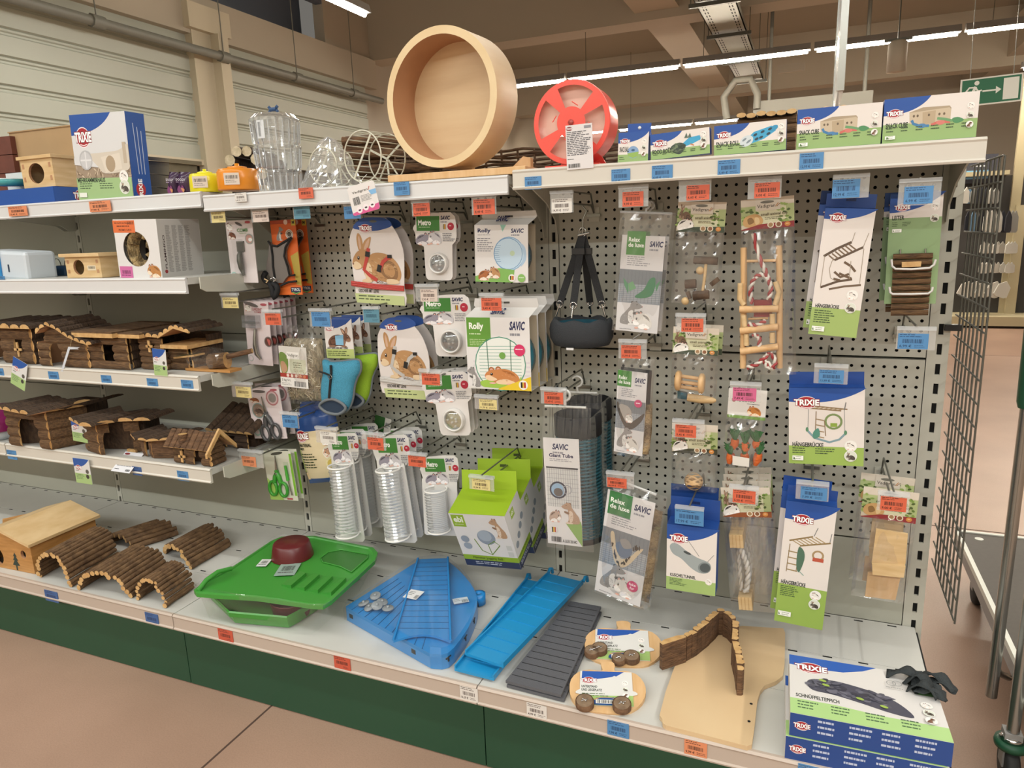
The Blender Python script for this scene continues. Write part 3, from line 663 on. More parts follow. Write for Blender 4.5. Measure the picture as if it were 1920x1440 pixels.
hk((880, 891, 926, 918), 'y', 'hook with a yellow ticket on the green jogging ball boxes', '10,94 €', paper=(.12, .25, .85, .98), y=-.30)
hk((1014, 726, 1062, 757), 'o', 'hook with an orange ticket above the giant tube packs', '15,49 €', paper=(.14, .28, .88, .98))
hk((1137, 884, 1189, 914), 'o', 'hook with an orange ticket above the fake fur hammock pack', '26,99 €', paper=(.04, .4, .74, 1))
hk((1261, 786, 1321, 821), 'o', 'hook with an orange ticket above the willow ball toy', '5,45 €', paper=(.1, .3, .75, .95))
hk((1369, 716, 1428, 752), 'p', 'hook with a pink ticket above the orange carrot toys', '7,49 €', paper=(.1, .3, .85, .97))
hk((1527, 682, 1591, 719), 'b', 'hook with a blue ticket above the square hanging bridge carton', '13,99 €', paper=(.15, .3, .88, .97))
hk((1266, 949, 1320, 983), 'b', 'hook with a blue ticket above the cuddle tunnel carton', '17,99 €', paper=(.0, .12, 1, 1))
hk((1367, 910, 1423, 944), 'o', 'hook with an orange ticket above the rope toy bag', '5,55 €', paper=(.14, .25, .9, .95))
hk((1493, 902, 1555, 937), 'b', 'hook with a blue ticket above the tall narrow bridge carton', '7,99 €', paper=(.15, .3, .95, .97))
hk((1646, 922, 1706, 958), 'o', 'hook with an orange ticket above the bagged wooden ramp', '9,00 €', paper=(.1, .25, .92, .97))
# ------------------------------------------------------------------ hanging goods
def lp(M, y, pts, org=(0, 0), sc=1):
    """picture points on the plane y -> local (x, z)"""
    I = M.inverted(); r = []
    for p in pts:
        q = I @ at(org[0]+p[0]/sc, org[1]+p[1]/sc, y=y); r.append((q.x, q.z))
    return r
def hcard(name, label, cat, tl, tr, bl, y, outline=None, th=.0025, col='#ddd8d4', group=None, yr=None, yb=None):
    M, w, h = frame(tl, tr, bl, y, yr, yb); mb = MB('print')
    if outline: mb.prism([(px*w, (1-py)*h) for px, py in outline], 0, th, 'y', None, col)
    else: mb.box(0, 0, 0, w, th, h, None, col)
    return tag(mb.build(name, None, M), label, cat, group), M, w, h
def behind(o, dys, labels, dx=0, dz=0):
    for i, (dy, t) in enumerate(zip(dys, labels)):
        copy_tree(o, Matrix.Translation((dx*(i+1), dy, dz*(i+1))) @ o.matrix_basis, t)
def pillow(mb, w, h, d, m, seed=0, wr=.002, nu=12, nv=16, x0=0, z0=0, y0=0, col=None, pinch=0, pw=.55, sm=True):
    rr = random.Random(seed); ph = [(rr.uniform(3, 9), rr.uniform(2, 7), rr.uniform(0, 6)) for _ in range(5)]
    def f(sg):
        def g(u, v):
            e = (max(0, math.sin(PI*u))*max(0, math.sin(PI*v)))**pw
            n = sum(math.sin(a*u*3+b*v*3+c+sg) for a, b, c in ph)/5
            n2 = math.sin(26*u+3*math.sin(5*v)+seed)*max(0, v-.55)*2
            k = 1-pinch*max(0, v-.6)/.4
            return (x0+w*(.5+(u-.5)*k), y0+sg*(d/2*e+wr*(n+n2)*(1 if 0 < u < 1 and 0 < v < 1 else 0)), z0+h*v)
        return g
    mb.grid(f(-1), nu, nv, m, col, sm); mb.grid(f(1), nu, nv, m, col, sm); return mb
def warp(A, fn): A.v = [(x, y+fn(x, z), z) for x, y, z in A.v]; return A

# ---- comb card
o, M, w, h = hcard('comb_card', 'white comb card with a grey handled comb, hanging highest at the left', 'comb', (422, 414), (472, 412), (438, 530), -.19, col='#d9d0d0')
A = Art(w, h); A.within(.04, .02, .26, .16, hamster, False, SPOT); A.within(.08, .17, .34, .30, hamster, False, ('#7d4a33', '#3a2a22', '#e9dfd6', '#111'))
A.ell(.5, .06, .13, .022, '#55504e', .2); A.ell(.84, .035, .1, .02, '#b54a55'); A.text('COMB', .42, .13, .82, .185, '#5f8f5a', 1, .1); A.bars(.5, .2, .78, .225, 1, '#8fae86'); A.circ(.84, .30, .15, '#8fa09b'); A.circ(.84, .30, .125, '#b98f86'); A.ell(.88, .31, .07, .03, '#dfe3e0')
A.ring(.13, .88, .09, .03, '#9fc4bb'); A.build('printed_front', o)
mb = MB('black_plastic'); p = [(.50, -.006, .50), (.49, -.010, .44), (.50, -.012, .36), (.52, -.011, .24), (.54, -.006, .12)]
mb.tube([(a*w, b, c*h) for a, b, c in p], [.006, .0085, .0095, .0085, .004], 8, 'wire_dark'); mb.build('comb_handle', o)
mb = MB('wire'); mb.box(.36*w, -.004, .65*h, .64*w, -.002, .67*h); mb.box(.36*w, -.004, .5*h, .38*w, -.002, .67*h); mb.box(.62*w, -.004, .5*h, .64*w, -.002, .67*h)
for i in range(11): mb.box((.39+i*.021)*w, -.004, .49*h, (.395+i*.021)*w, -.002, .655*h)
mb.build('comb_teeth', o)
mb = MB('wrap'); mb.box(.3*w, -.016, .09*h, .7*w, -.0145, .70*h); mb.build('blister', o)

# ---- orange harness packs
o, M, w, h = hcard('harness_card', 'orange card with a grey mesh harness, front one of the two', 'harness', (506, 414), (553, 411), (522, 553), -.14, col='#d9672c', group='orange harness packs')
A = Art(w, h); A.rect(0, 0, 1, 1, '#d9672c'); A.rect(0, 0, 1, .05, '#b04a2a'); A.within(.2, .08, .5, .27, stander, False, GREY); A.circ(.72, .19, .15, '#e9dfd6'); A.circ(.72, .19, .12, '#5a5048'); A.ring(.72, .19, .09, .02, '#e9dfd6')
A.rect(.84, .0, 1, .08, '#c9b84a'); A.text('M', .87, .015, .96, .06, '#2b2a20', 1); A.circ(.62, .03, .08, '#e9c9b9'); A.poly([(.68, .48), (1, .42), (1, .88), (.8, .86)], '#b9a44a'); A.rect(0, .88, 1, 1, '#e2702f')
A.poly([(.55, .90), (.95, .90), (.95, .965), (.75, 1.0), (.55, .965)], '#22304e'); A.text('TYROL', .58, .91, .92, .95, '#e9ecec', 1); A.line([(.6, .965), (.75, .985), (.9, .965)], .03, '#7fae4a'); A.build('printed_front', o)
mb = MB('print'); q = lp(M, -.14, [(775, 440), (800, 470), (870, 480), (950, 440), (1025, 395), (980, 470), (955, 550), (960, 640), (1000, 740), (1010, 800), (960, 850), (930, 900), (860, 900), (800, 850), (745, 780), (745, 690), (770, 560)], (380, 380), 6)
mb.prism(q, -.012, -.002, 'y', None, '#7d7773'); mb.build('mesh_vest', o)
mb = MB('black_web')
for P in ([(770, 430), (800, 480), (870, 490), (950, 440), (1030, 390)], [(1030, 390), (965, 500), (950, 600), (990, 720), (1010, 820), (1070, 810)], [(805, 490), (820, 600), (825, 720), (845, 850)], [(1090, 880), (1000, 890), (910, 930)]):
    mb.tube([(a, -.014, b) for a, b in lp(M, -.14, P, (380, 380), 6)], .0035, 6)
mb.build('black_trim', o)
mb = MB('black_web'); mb.tube([(a, -.02, b) for a, b in lp(M, -.14, spline([(760, 780), (735, 830), (760, 880), (800, 900), (830, 960), (850, 1060), (890, 980), (880, 930), (840, 900)], 3, False), (380, 380), 6)], .009, 7); mb.build('leash', o)
mb = MB('chrome'); mb.tube([(a, -.031, b) for a, b in lp(M, -.14, [(830, 860), (870, 830), (900, 860), (870, 880)], (380, 380), 6)], .002, 5)
mb.tube([(a, -.031, b) for a, b in lp(M, -.14, [(770, 850), (810, 870), (790, 890)], (380, 380), 6)], .0025, 5, 'wood_pale'); mb.build('clip', o)
behind(o, (.062,), ('orange card with a grey mesh harness, the one behind at the right',), dx=-.008)

# ---- rabbit harness cards (red above, grey below)
def rabbit_pack(pts, org, sc, label, y, strap, name, back):
    xs = [p[0] for p in pts]; ys = [p[1] for p in pts]; x0, x1, y0, y1 = min(xs), max(xs), min(ys), max(ys)
    f = lambda x, y: (org[0]+x/sc, org[1]+y/sc)
    ol = [((x-x0)/(x1-x0), (y-y0)/(y1-y0)) for x, y in spline(pts, 2)]
    o, M, w, h = hcard('harness_card', label, 'harness', f(x0, y0), f(x1, y0), f(x0, y1), y, ol, col='#dcd5d2', group='rabbit harness cards')
    A = Art(w, h); b = [(.08, .12), (.2, .03), (.36, .0), (.68, .01), (.80, .09), (.6, .14), (.42, .155), (.25, .145)]
    A.blob(b, '#2a4f97', 3); A.ell(.46, .045, .07, .014, '#5a5d58'); logo_t(A, .31, .125, .24); A.within(.02, .18, .94, .76, rabbit)
    s = '#b8423a' if strap == 'r' else '#b9b6b2'; k = '#1d1c1c'
    A.line([(.36, .35), (.33, .45), (.26, .60), (.36, .66), (.5, .72)], .06, s); A.line([(.55, .60), (.62, .50), (.72, .45), (.76, .46)], .06, s)
    A.line([(.345, .39), (.33, .45)], .085, k); A.line([(.53, .62), (.56, .54)], .08, k); A.rect(.70, .42, .78, .46, k)
    A.text('GESCHIRR MIT LEINE', .14, .825, .52, .865, '#3a3a33', 1); 
    A.poly([(.07, .88), (.1, .99), (.99, 1.0), (.98, .89)], '#b9c48a'); A.bars(.14, .90, .82, .97, 2, '#4c5a3c', 3); A.build('printed_front', o)
    mb = MB('print_gloss'); mb.T = None
    c = '#b5413b' if strap == 'r' else '#c9c6c2'
    for i in range(5): mb.tube([(.02*w, -.004-.0012*(i % 2), (.26-i*.012)*h), (.5*w, -.008, (.235-i*.012)*h), (.99*w, -.004, (.225-i*.012)*h)], .0022, 5, None, c)
    mb.build('leash', o)
    mb = MB('chrome'); mb.tube([(.52*w, -.009, .26*h), (.58*w, -.011, .275*h), (.66*w, -.011, .255*h), (.7*w, -.009, .25*h)], .0022, 5); mb.build('snap_hook', o)
    behind(o, (.055,), (back,), dx=-.002); return o
rabbit_pack([(60, 370), (75, 280), (110, 215), (170, 155), (250, 132), (400, 138), (450, 200), (500, 275), (545, 400), (552, 520), (545, 740), (555, 900), (330, 880), (125, 858), (95, 730), (75, 540)], (640, 380), 4.8, 'card of a brown rabbit in a red harness, front one', -.20, 'r', 'a', 'brown rabbit card with a harness, half hidden behind the red harness card')
rabbit_pack([(1062, 480), (1070, 390), (1100, 330), (1160, 265), (1225, 240), (1300, 250), (1380, 310), (1440, 400), (1475, 520), (1478, 640), (1450, 720), (1445, 892), (1270, 875), (1070, 852), (1066, 720), (1058, 600)], (460, 540), 4.364, 'card of a brown rabbit in a grey harness, front one', -.17, 'g', 'b', 'brown rabbit card partly hidden behind the grey harness card')

# ---- porthole cards and clear tube cards
def metro_head(A, b, flag=True, seed=1):
    A.within(*b, lambda A: _mh(A, seed))
def _mh(A, seed):
    A.rect(.09, .11, .62, .57, '#3f8036'); A.text('Metro', .13, .22, .43, .40, '#f2f5ee', 2); A.bars(.14, .44, .42, .50, 1, '#b9d0ae', seed)
    logo_s(A, .65, .10, .86, .23); A.circ(.73, .44, .05, '#d9d0c0'); A.rect(.71, .36, .725, .52, '#2b2a28'); A.rect(.725, .36, .745, .52, '#cda83c'); A.rect(.745, .36, .76, .52, '#9f3632')
    A.circ(.875, .43, .075, '#b02a3f'); A.bars(.84, .40, .91, .46, 1, '#f3dfe2', 2)
    A.within(.06, .60, .45, 1.02, hamster, True, ('#8d8894', '#4a4650', '#e2dee0', '#151515')); A.within(.36, .52, .66, 1.0, hamster, False, ('#c2bfc2', '#6c6870', '#ebe8ea', '#151515'))
    A.bars(.69, .64, .97, .92, 5, '#77777c', seed+2)
HEADO = [(.0, .5), (.03, .40), (.07, .36), (.07, .13), (.12, .06), (.58, .0), (.88, .0), (.97, .12), (1, .42), (1, .75), (.97, .90), (.9, 1.0)]
def metro(tl, tr, bl, y, label, tint, backs, dys, hh=.47):
    ol = [(x, v*hh) for x, v in HEADO]+[(.89, .94), (.85, .99), (.80, 1), (.33, 1), (.285, .97), (.27, .93), (.245, .5), (.13, .46), (.06, .40), (.05, .30)]
    o, M, w, h = hcard('porthole_card', label, 'hamster accessory', tl, tr, bl, y, ol, col='#dcd8d5', group='round porthole cards')
    A = Art(w, h); metro_head(A, (0, 0, 1, hh)); A.build('printed_front', o)
    r = .21*w; c = (.60*w, 0, (1-.745)*h)
    mb = MB('print_gloss'); mb.T = Matrix.Translation((c[0], 0, c[2])); mb.lathe([(r, -.001), (r, -.012), (r*.93, -.016), (r*.84, -.016), (r*.8, -.004)], 28, ax='y', col='#e3e0dc'); mb.build('porthole_ring', o)
    mb = MB('print_gloss'); mb.T = Matrix.Translation((c[0], 0, c[2])); mb.lathe([(0, -.005), (r*.8, -.005)], 24, ax='y', col=tint[0])
    for k in range(7):
        a = k*.9+.4; rr = r*(.25+.3*(k % 2)); mb.lathe([(0, -.011), (r*.1, -.011), (r*.1, -.0055)], 8, (rr*math.cos(a), 0, rr*math.sin(a)), ax='y', col=tint[1])
    mb.build('screw_insert', o)
    mb = MB('clear_plastic'); mb.T = Matrix.Translation((c[0], 0, c[2])); mb.lathe([(r*.82, -.014), (r*.5, -.02), (0, -.022)], 20, ax='y'); mb.build('clear_dome', o)
    behind(o, dys, backs, dx=-.003); return o, w, h
metro((773, 399), (855, 398), (773, 524), -.19, 'white card with a round clear porthole, topmost of the porthole cards', ('#8b8a86', '#d8d8d4'), ('porthole card half hidden behind the topmost one',), (.03,))
metro((785, 553), (881, 552), (785, 667), -.19, 'white card with a round grey slotted vent, middle of the porthole cards', ('#6f6e69', '#a9a8a2'), (), ())
o, w, h = metro((787, 699), (880, 696), (787, 816), -.20, 'porthole card with yellow corner clips, lowest of the porthole cards', ('#b3a777', '#e4dfcf'), ('yellow clip porthole card second in its row', 'yellow clip porthole card last in its row'), (.035, .065))
for q in kids(o)[:0]: pass
mat('spiral_grey', '#8d8d8c', .5)
def tube_card(hd, cd_, tub, y, label, backs, dys, seed):
    """header box (px), card box (px corners), tube (px top centre, bottom centre, half width)"""
    x0, y0, x1, y1 = hd; X0, X1, Y1 = cd_
    tl, tr, bl = (x0, y0), (x1, y0-.01), (x0, Y1); M, w, h = frame(tl, tr, bl, y)
    q = lp(M, y, [(X0[0], y1-8), (X0[1], Y1-3), (X0[1]+4, Y1), (X1[1]-4, Y1+2), (X1[1], Y1-3), (X1[0], y1-6)])
    hd_ = lp(M, y, [(x0+(x1-x0)*a, y0+(y1-y0)*b) for a, b in HEADO])
    ol = hd_+q[::-1]+lp(M, y, [(x0+6, y1-10), (x0+1, y1-24)])
    mb = MB('print'); mb.prism(ol, 0, .0025, 'y', None, '#d6d4d0'); o = tag(mb.build('tube_card', None, M), label, 'hamster tube', 'clear tube cards')
    A = Art(w, h); fr = (y1-y0)/(Y1-y0); metro_head(A, (0, 0, 1, fr), True, seed); A.build('printed_front', o)
    yt_ = y-.018; (ax, az), (bx, bz) = lp(M, yt_, tub[:2]); r = (lp(M, yt_, [(tub[0][0]+tub[2], tub[0][1])])[0][0]-ax)*.93
    n = 22; pr = []
    mb = MB('clear_tube'); pts = []; R = []
    for i in range(n*2+1):
        t = i/(n*2); pts.append((ax+(bx-ax)*t, -r*.75, az+(bz-az)*t)); R.append(r*(.9 if i % 2 else .97))
    mb.tube(pts, R, 18, cap=False, sm=False); mb.build('clear_tube', o)
    for P in (pts[0], pts[-1]):
        mb = MB('print_gloss')
        d = Vector(pts[-1])-Vector(pts[0]); d.normalize(); c = Vector(P); a = Vector((1, 0, 0)); a = (a-d*a.dot(d)).normalized(); b = d.cross(a)
        mb.tube([c+(a*math.cos(2*PI*k/20)+b*math.sin(2*PI*k/20))*r for k in range(20)], r*.09, 6, None, '#e6e4e0', closed=True); mb.build('end_ring', o)
    for q in range(2, len(pts)-2, 3):
        mb = MB('spiral_grey'); d = (Vector(pts[-1])-Vector(pts[0])).normalized(); mb.tube([Vector(pts[q])+Vector((math.cos(t)*r*1.0, math.sin(t)*r*1.0, .004*math.cos(t))) for t in (PI+PI*k/12 for k in range(2, 7))], .0011, 4); mb.build('spiral_rib', o)
    mb = MB('print'); Q = [Vector(pts[2])+Vector((0, r*.3, 0)), Vector(pts[-3])+Vector((0, r*.3, 0))]
    mb.add([Q[0]+Vector((-r*.75, 0, 0)), Q[0]+Vector((r*.75, 0, 0)), Q[1]+Vector((r*.75, 0, 0)), Q[1]+Vector((-r*.75, 0, 0))], [(0, 1, 2, 3)], None, '#c9cacb'); mb.build('insert_sheet', o)
    behind(o, dys, backs, dx=-.002); return o
tube_card((614, 812, 672, 864), ((621, 630), (662, 684), 1014), ((640, 872), (655, 1000), 19), -.20, 'longest clear tube on a white card, leftmost of the tube cards', ('longest clear tube card second in its row', 'longest clear tube card, last of its row near the panel'), (.046, .12), 2)
tube_card((699, 815, 768, 872), ((706, 722), (757, 782), 1016), ((731, 878), (749, 1005), 21), -.19, 'middle clear tube on a white card between the long and short ones', ('middle clear tube card second in its row', 'middle clear tube card third in its row'), (.044, .088), 3)
tube_card((787, 854, 860, 906), ((791, 796), (857, 861), 1003), ((819, 916), (826, 992), 20), -.19, 'short clear tube on a white card, left of the green jogging ball boxes', (), (), 4)
# spare header cards hanging deep on the tube hooks
o, M, w, h = hcard('leftover_card', 'dark green leftover tube card hanging deep on the hook near the panel', 'card', (704, 777), (734, 787), (706, 806), -.05, col='#d5d2cd')
A = Art(w, h); A.rect(0, 0, .62, 1, '#2f5f2d'); logo_s(A, .68, .3, .96, .52); A.build('printed_front', o)

# ---- wheel cartons
def wheelbox(tl, tr, bl, y, dep, flap, green, label, backs, dys):
    M, w, h = frame(tl, tr, bl, y); o = empty('wheel_carton', label, 'carton', M, 'hanging wheel cartons')
    mb = MB('print'); mb.box(0, 0, 0, w, .0015, h, None, '#dedbd8'); mb.box(0, dep, 0, w, dep+.0015, h, None, '#b9ac96'); mb.box(0, 0, 0, w, dep, .0015, None, '#c9c4ba'); mb.box(0, 0, 0, .0015, dep, h*.15, None, '#c9c4ba'); mb.build('carton_sleeve', o)
    mb = MB('print'); q = lp(M, y, flap)
    a = [(0, 0, h), (w, 0, h), (w, dep*.5, h*1.0+.01), (0, dep*.5, h+.01)]
    zt = q[0][1]; tb = [(q[0][0], dep*.45, zt), (q[1][0], dep*.45, zt), (q[2][0], dep*.45, q[2][1]), (q[3][0], dep*.45, q[3][1])]
    mb.add([(0, 0, h), (w, 0, h), (q[1][0], dep*.45, (zt+h)/2), (q[0][0], dep*.45, (zt+h)/2)], [(0, 1, 2, 3)], None, '#cfcdca')
    mb.prism([q[0], q[1], (q[1][0]+.004, (zt+h)/2+.005), (q[1][0]-.0, (zt+h)/2), (q[0][0], (zt+h)/2), (q[0][0]-.004, (zt+h)/2+.005)], dep*.45, dep*.45+.0012, 'y', None, '#cac8c5'); 
    mb.box((q[0][0]+q[1][0])/2-.012, dep*.45-.0005, zt-.014, (q[0][0]+q[1][0])/2+.012, dep*.45-.0002, zt-.009, None, '#4a4a44'); mb.build('hang_flap', o)
    A = Art(w, h)
    if not green:
        A.rect(0, 0, 1, 1, '#dddad8'); A.poly([(.49, 0), (.6, 0), (.53, .12)], '#8fbfae'); A.text('Rolly', .06, .06, .31, .15, '#1d2350', 2); A.bars(.06, .17, .32, .19, 1, '#6a6a72'); logo_s(A, .69, .065, .92, .14); A.bars(.05, .23, .36, .48, 7, '#77777f', 4)
        A.circ(.65, .50, .29, '#7fa6c9'); A.circ(.65, .50, .275, '#bcd3e4'); A.blob([(.86, .32), (.95, .4), (.96, .6), (.86, .72), (.92, .52)], '#a9c4dc'); A.ring(.63, .50, .265, .012, '#6f96bd')
        for k in range(9): A.line([(.37+.01*abs(k-4), .36+.035*k), (.45+.012*abs(k-4), .355+.035*k)], .006, '#6a8fb5')
        A.circ(.71, .49, .045, '#b9cdb0'); A.poly([(0, .9), (.2, .84), (.45, .75), (.75, .78), (.72, 1), (0, 1)], '#7fb05a'); A.within(.06, .76, .30, .98, hamster, True, ('#a8643a', '#6d3d22', '#efdfd0', '#111')); A.within(.27, .71, .48, .94, hamster, False, ('#b98a5d', '#82583a', '#ecdccb', '#111'))
        A.circ(.70, .92, .065, '#e6e2da'); A.rect(.665, .885, .69, .955, '#222'); A.rect(.69, .885, .71, .955, '#d9b23c'); A.rect(.71, .885, .735, .955, '#b23a35'); A.circ(.88, .92, .07, '#86b562'); A.bars(.83, .905, .93, .935, 1, '#f0f4ea')
    else:
        A.rect(0, 0, 1, 1, '#dddad9')
        for k in range(5): A.rect(.1, .60+.06*k, .99, .625+.06*k, '#d4cdd2')
        A.rect(.02, .0, .40, .41, '#5f9437'); A.text('Rolly', .06, .07, .29, .19, '#f1f4ea', 2); A.bars(.06, .22, .33, .26, 1, '#cfe0b8', 2); A.bars(.06, .30, .36, .40, 4, '#b9d09a', 3); logo_s(A, .70, .05, .93, .17)
        A.circ(.53, .64, .40, '#4d8f78'); A.circ(.53, .64, .385, '#e2e6e0')
        for k in range(11): A.line([(.2, .40+.045*k), (.86, .385+.045*k)], .006, '#5a9a86')
        A.line([(.33, .3), (.35, .95)], .012, '#3f6f5c'); A.line([(.70, .3), (.70, .95)], .012, '#3f6f5c')
        A.blob([(.2, .90), (.4, .86), (.75, .9), (.85, .8), (.8, .97), (.5, 1.0), (.25, .97)], '#9cc24e'); A.within(.28, .66, .82, .93, hamster, False, ('#c5814b', '#a3622f', '#e8c9a5', '#171310'))
        A.circ(.57, .52, .05, '#6fa04a'); A.poly([(.45, 1), (1, .80), (1, 1)], '#e2c22f'); A.poly([(0, 1), (.0, .97), (.5, .98), (.48, 1)], '#d8d5d0'); A.within(.0, .68, .20, .98, stander, True, GREY)
        A.circ(.84, .44, .085, '#cf2f63'); A.bars(.78, .42, .90, .455, 1, '#f6dfe6'); A.circ(.88, .92, .07, '#ecebe4'); A.rect(.84, .88, .868, .96, '#222'); A.rect(.868, .88, .892, .96, '#d9b23c'); A.rect(.892, .88, .92, .96, '#b23a35')
    A.build('printed_front', o)
    A = Art(w, .03, T=Matrix.Translation((0, .0, h+.004)) @ Matrix.Rotation(-.75, 4, 'X')); A.text('SAVIC', .4, .1, .62, .8, '#20295c', 2, .12); A.build('flap_logo', o)
    mb = MB('print_gloss'); r = min(w*.46, h*.43); mb.T = Matrix.Translation((w*.54, 0, r+.004))
    c = '#2f6f80' if green else '#2b6a8c'
    mb.lathe([(0, .012), (r, .012), (r, dep-.01), (r*.96, dep-.01), (r*.96, .016), (0, .016)], 32, ax='y', col=c); mb.build('exercise_wheel', o)
    for dy, t in zip(dys, backs): copy_tree(o, Matrix.Translation((0, dy, 0)) @ M, t)
wheelbox((889.5, 422), (990, 421), (890, 527), -.20, .06, [(897, 397), (997, 394)], False, 'blue exercise wheel carton with a hang flap, under the top shelf', (), ()) if False else None
wheelbox((889.5, 422), (990, 421), (890, 528), -.20, .055, [(898, 398), (998, 394), (990, 421), (889, 422)], False, 'white carton with a blue exercise wheel, right of the topmost porthole card', (), ())
wheelbox((871.5, 595), (992, 596), (872, 727), -.245, .055, [(883, 561), (1001, 561), (992, 596), (871, 595)], True, 'white carton with a green exercise wheel and hamster, front of its row', ('green wheel carton second in its row', 'green wheel carton last in its row, mostly hidden'), (.065, .13))

# ---- carding comb cards
o, M, w, h = hcard('comb_card', 'pale card with a carding comb, front of a row of six', 'comb', (456, 564), (502, 566), (474, 683), -.19, col='#d6c9cb', group='carding comb cards')
A = Art(w, h); A.ell(.3, .05, .3, .03, '#6a6462', .1); A.within(.04, .04, .3, .16, hamster, False, SPOT); A.ell(.82, .045, .13, .02, '#a8525c'); A.text('CARDING', .34, .10, .74, .145, '#a05a5c', 1); A.text('COMB', .42, .15, .70, .18, '#a05a5c', 1)
A.circ(.90, .62, .17, '#77716f'); A.circ(.90, .62, .14, '#5c3b34'); A.blob([(.85, .58), (.98, .6), (.93, .68)], '#b05a55'); A.ring(.12, .90, .09, .03, '#b7bcb6'); A.build('printed_front', o)
mb = MB('wire_dark'); mb.tube([(.44*w, -.006, .57*h), (.43*w, -.009, .45*h), (.42*w, -.010, .32*h), (.47*w, -.010, .18*h), (.58*w, -.007, .1*h)], [.004, .006, .0075, .008, .004], 8, 'chrome_dull'); mb.build('comb_handle', o)
mb = MB('clear_plastic'); mb.box(.1*w, -.026, .60*h, .66*w, -.002, .79*h); mb.box(.14*w, -.02, .66*h, .62*w, -.004, .69*h, 'wire_dark'); mb.build('blister', o)
behind(o, [.028*k for k in range(1, 6)], ['carding comb card, number %s of the row of six' % q for q in ('two', 'three', 'four', 'five', 'six')], dx=-.0015)

# ---- hay bag
M, w, h = frame((527, 612), (604, 612), (541, 756), -.17)
o = empty('hay_bag', 'clear plastic bag of pale wood hay with a printed label', 'hay bag', M)
mat('hay', '#b3a68b', .9, col2='#6f644f', nscale=90, stretch=(1, 1, .35), bump=1., bscale=160)
mb = MB('hay'); pillow(mb, w*.94, h*.80, .07, 'hay', 3, .003, 14, 18, w*.03, h*.05, 0, pw=.4); mb.build('hay', o)['kind'] = 'stuff'
mb = MB('print'); rr = random.Random(4)
for k in range(260):
    u, v = rr.uniform(.08, .92), rr.uniform(.06, .78); e = (math.sin(PI*u)*math.sin(PI*min(1, v/.85)))**.4; p = Vector((w*u, -.036*e-.001, h*(.05+v*.95))); a = rr.uniform(0, PI); d = Vector((math.cos(a), 0, math.sin(a)))*rr.uniform(.006, .013); n_ = Vector((-d.z, 0, d.x)).normalized()*.0007; mb.add([p-d-n_, p+d-n_, p+d+n_+Vector((0, -.002, 0)), p-d+n_], [(0, 1, 2, 3)], None, rr.choice(('#c9bda2', '#a8987a', '#8d7d62', '#d6ccb5')))
mb.build('hay_strand', o)['kind'] = 'stuff'
mb = MB('bag'); pillow(mb, w*1.06, h*1.02, .082, 'bag', 5, .004, 16, 22, -w*.03, 0, 0, pinch=.3, sm=False); mb.build('film_bag', o)
lw, lh = .66*w, .52*h; T = Matrix.Translation((.03*w, -.038, .26*h)) @ Matrix.Rotation(.02, 4, 'Z') @ Matrix.Rotation(.06, 4, 'Y')
A = Art(lw, lh, T=T); A.rect(0, 0, 1, 1, '#d5d2cc'); A.within(0, .16, .35, .66, lambda A: [A.blob([(.0, .1), (.5, 0), (.9, .3), (.8, .9), (.2, 1)], '#6f8a44'), A.blob([(.1, .5), (.5, .45), (.8, .8), (.3, 1)], '#b78f72')])
A.rect(.28, .13, .72, .30, '#ebe9e5'); A.text('Vadigran', .31, .17, .69, .26, '#4a4540', .6); A.rect(.36, .3, .95, .64, '#cfd3bb'); A.bars(.5, .38, .9, .54, 3, '#6f7a5a', 3); A.bars(.5, .55, .95, .62, 2, '#8a927a', 4)
A.rect(0, .66, 1, .76, '#a03a30')
for k in range(5): A.circ(.28+k*.15, .71, .05, '#e2cfc4' if k < 3 else '#cc7040')
A.rect(0, .76, 1, 1, '#e2e0dc'); A.text('2 kg 5 L', .05, .80, .38, .87, '#3a3a3a', 1); A.code(.5, .84, .92, .97, seed=8); A.bars(.05, .9, .4, .97, 2, '#8a8a88'); A.build('printed_label', o)

# ---- mesh vests on cards
o, M, w, h = hcard('vest_card', 'small card of a rabbit in a blue vest, front of three', 'vest', (606, 598), (658, 598), (609, 671), -.19, col='#dcd8d2', group='mesh vest cards')
A = Art(w, h); A.rect(0, 0, 1, 1, '#dcd7d3'); A.poly([(0, .0), (1, 0), (.8, .13), (.5, .22), (.2, .25), (0, .24)], '#27498c'); logo_t(A, .18, .24, .34); A.rect(0, .76, 1, 1, '#b3c178')
A.within(.1, .2, .95, .72, rabbit, True, BROWN); A.poly([(.38, .42), (.68, .40), (.66, .66), (.38, .66)], '#7fb4d4'); A.text('SOFTGESCHIRR MIT LEINE', .06, .71, .8, .76, '#2c3328', 1); A.bars(.05, .81, .9, .96, 3, '#4f5f38', 2); A.build('printed_front', o)
vest_front = o
mb = MB('print'); P = [(1390, 805), (1440, 800), (1480, 820), (1600, 815), (1770, 800), (1805, 845), (1800, 930), (1765, 1000), (1735, 1090), (1722, 1200), (1700, 1290), (1650, 1370), (1530, 1410), (1430, 1370), (1378, 1220), (1380, 1050), (1400, 930)]
mat('mesh_blue', '#4fa3c4', .9, noise=.35, nscale=420, bump=.5, bscale=420); mat('mesh_lime', '#8fb52b', .85, noise=.25, nscale=600); mat('trim_grey', '#6d7378', .8); mat('navy_cloth', '#27364a', .9)
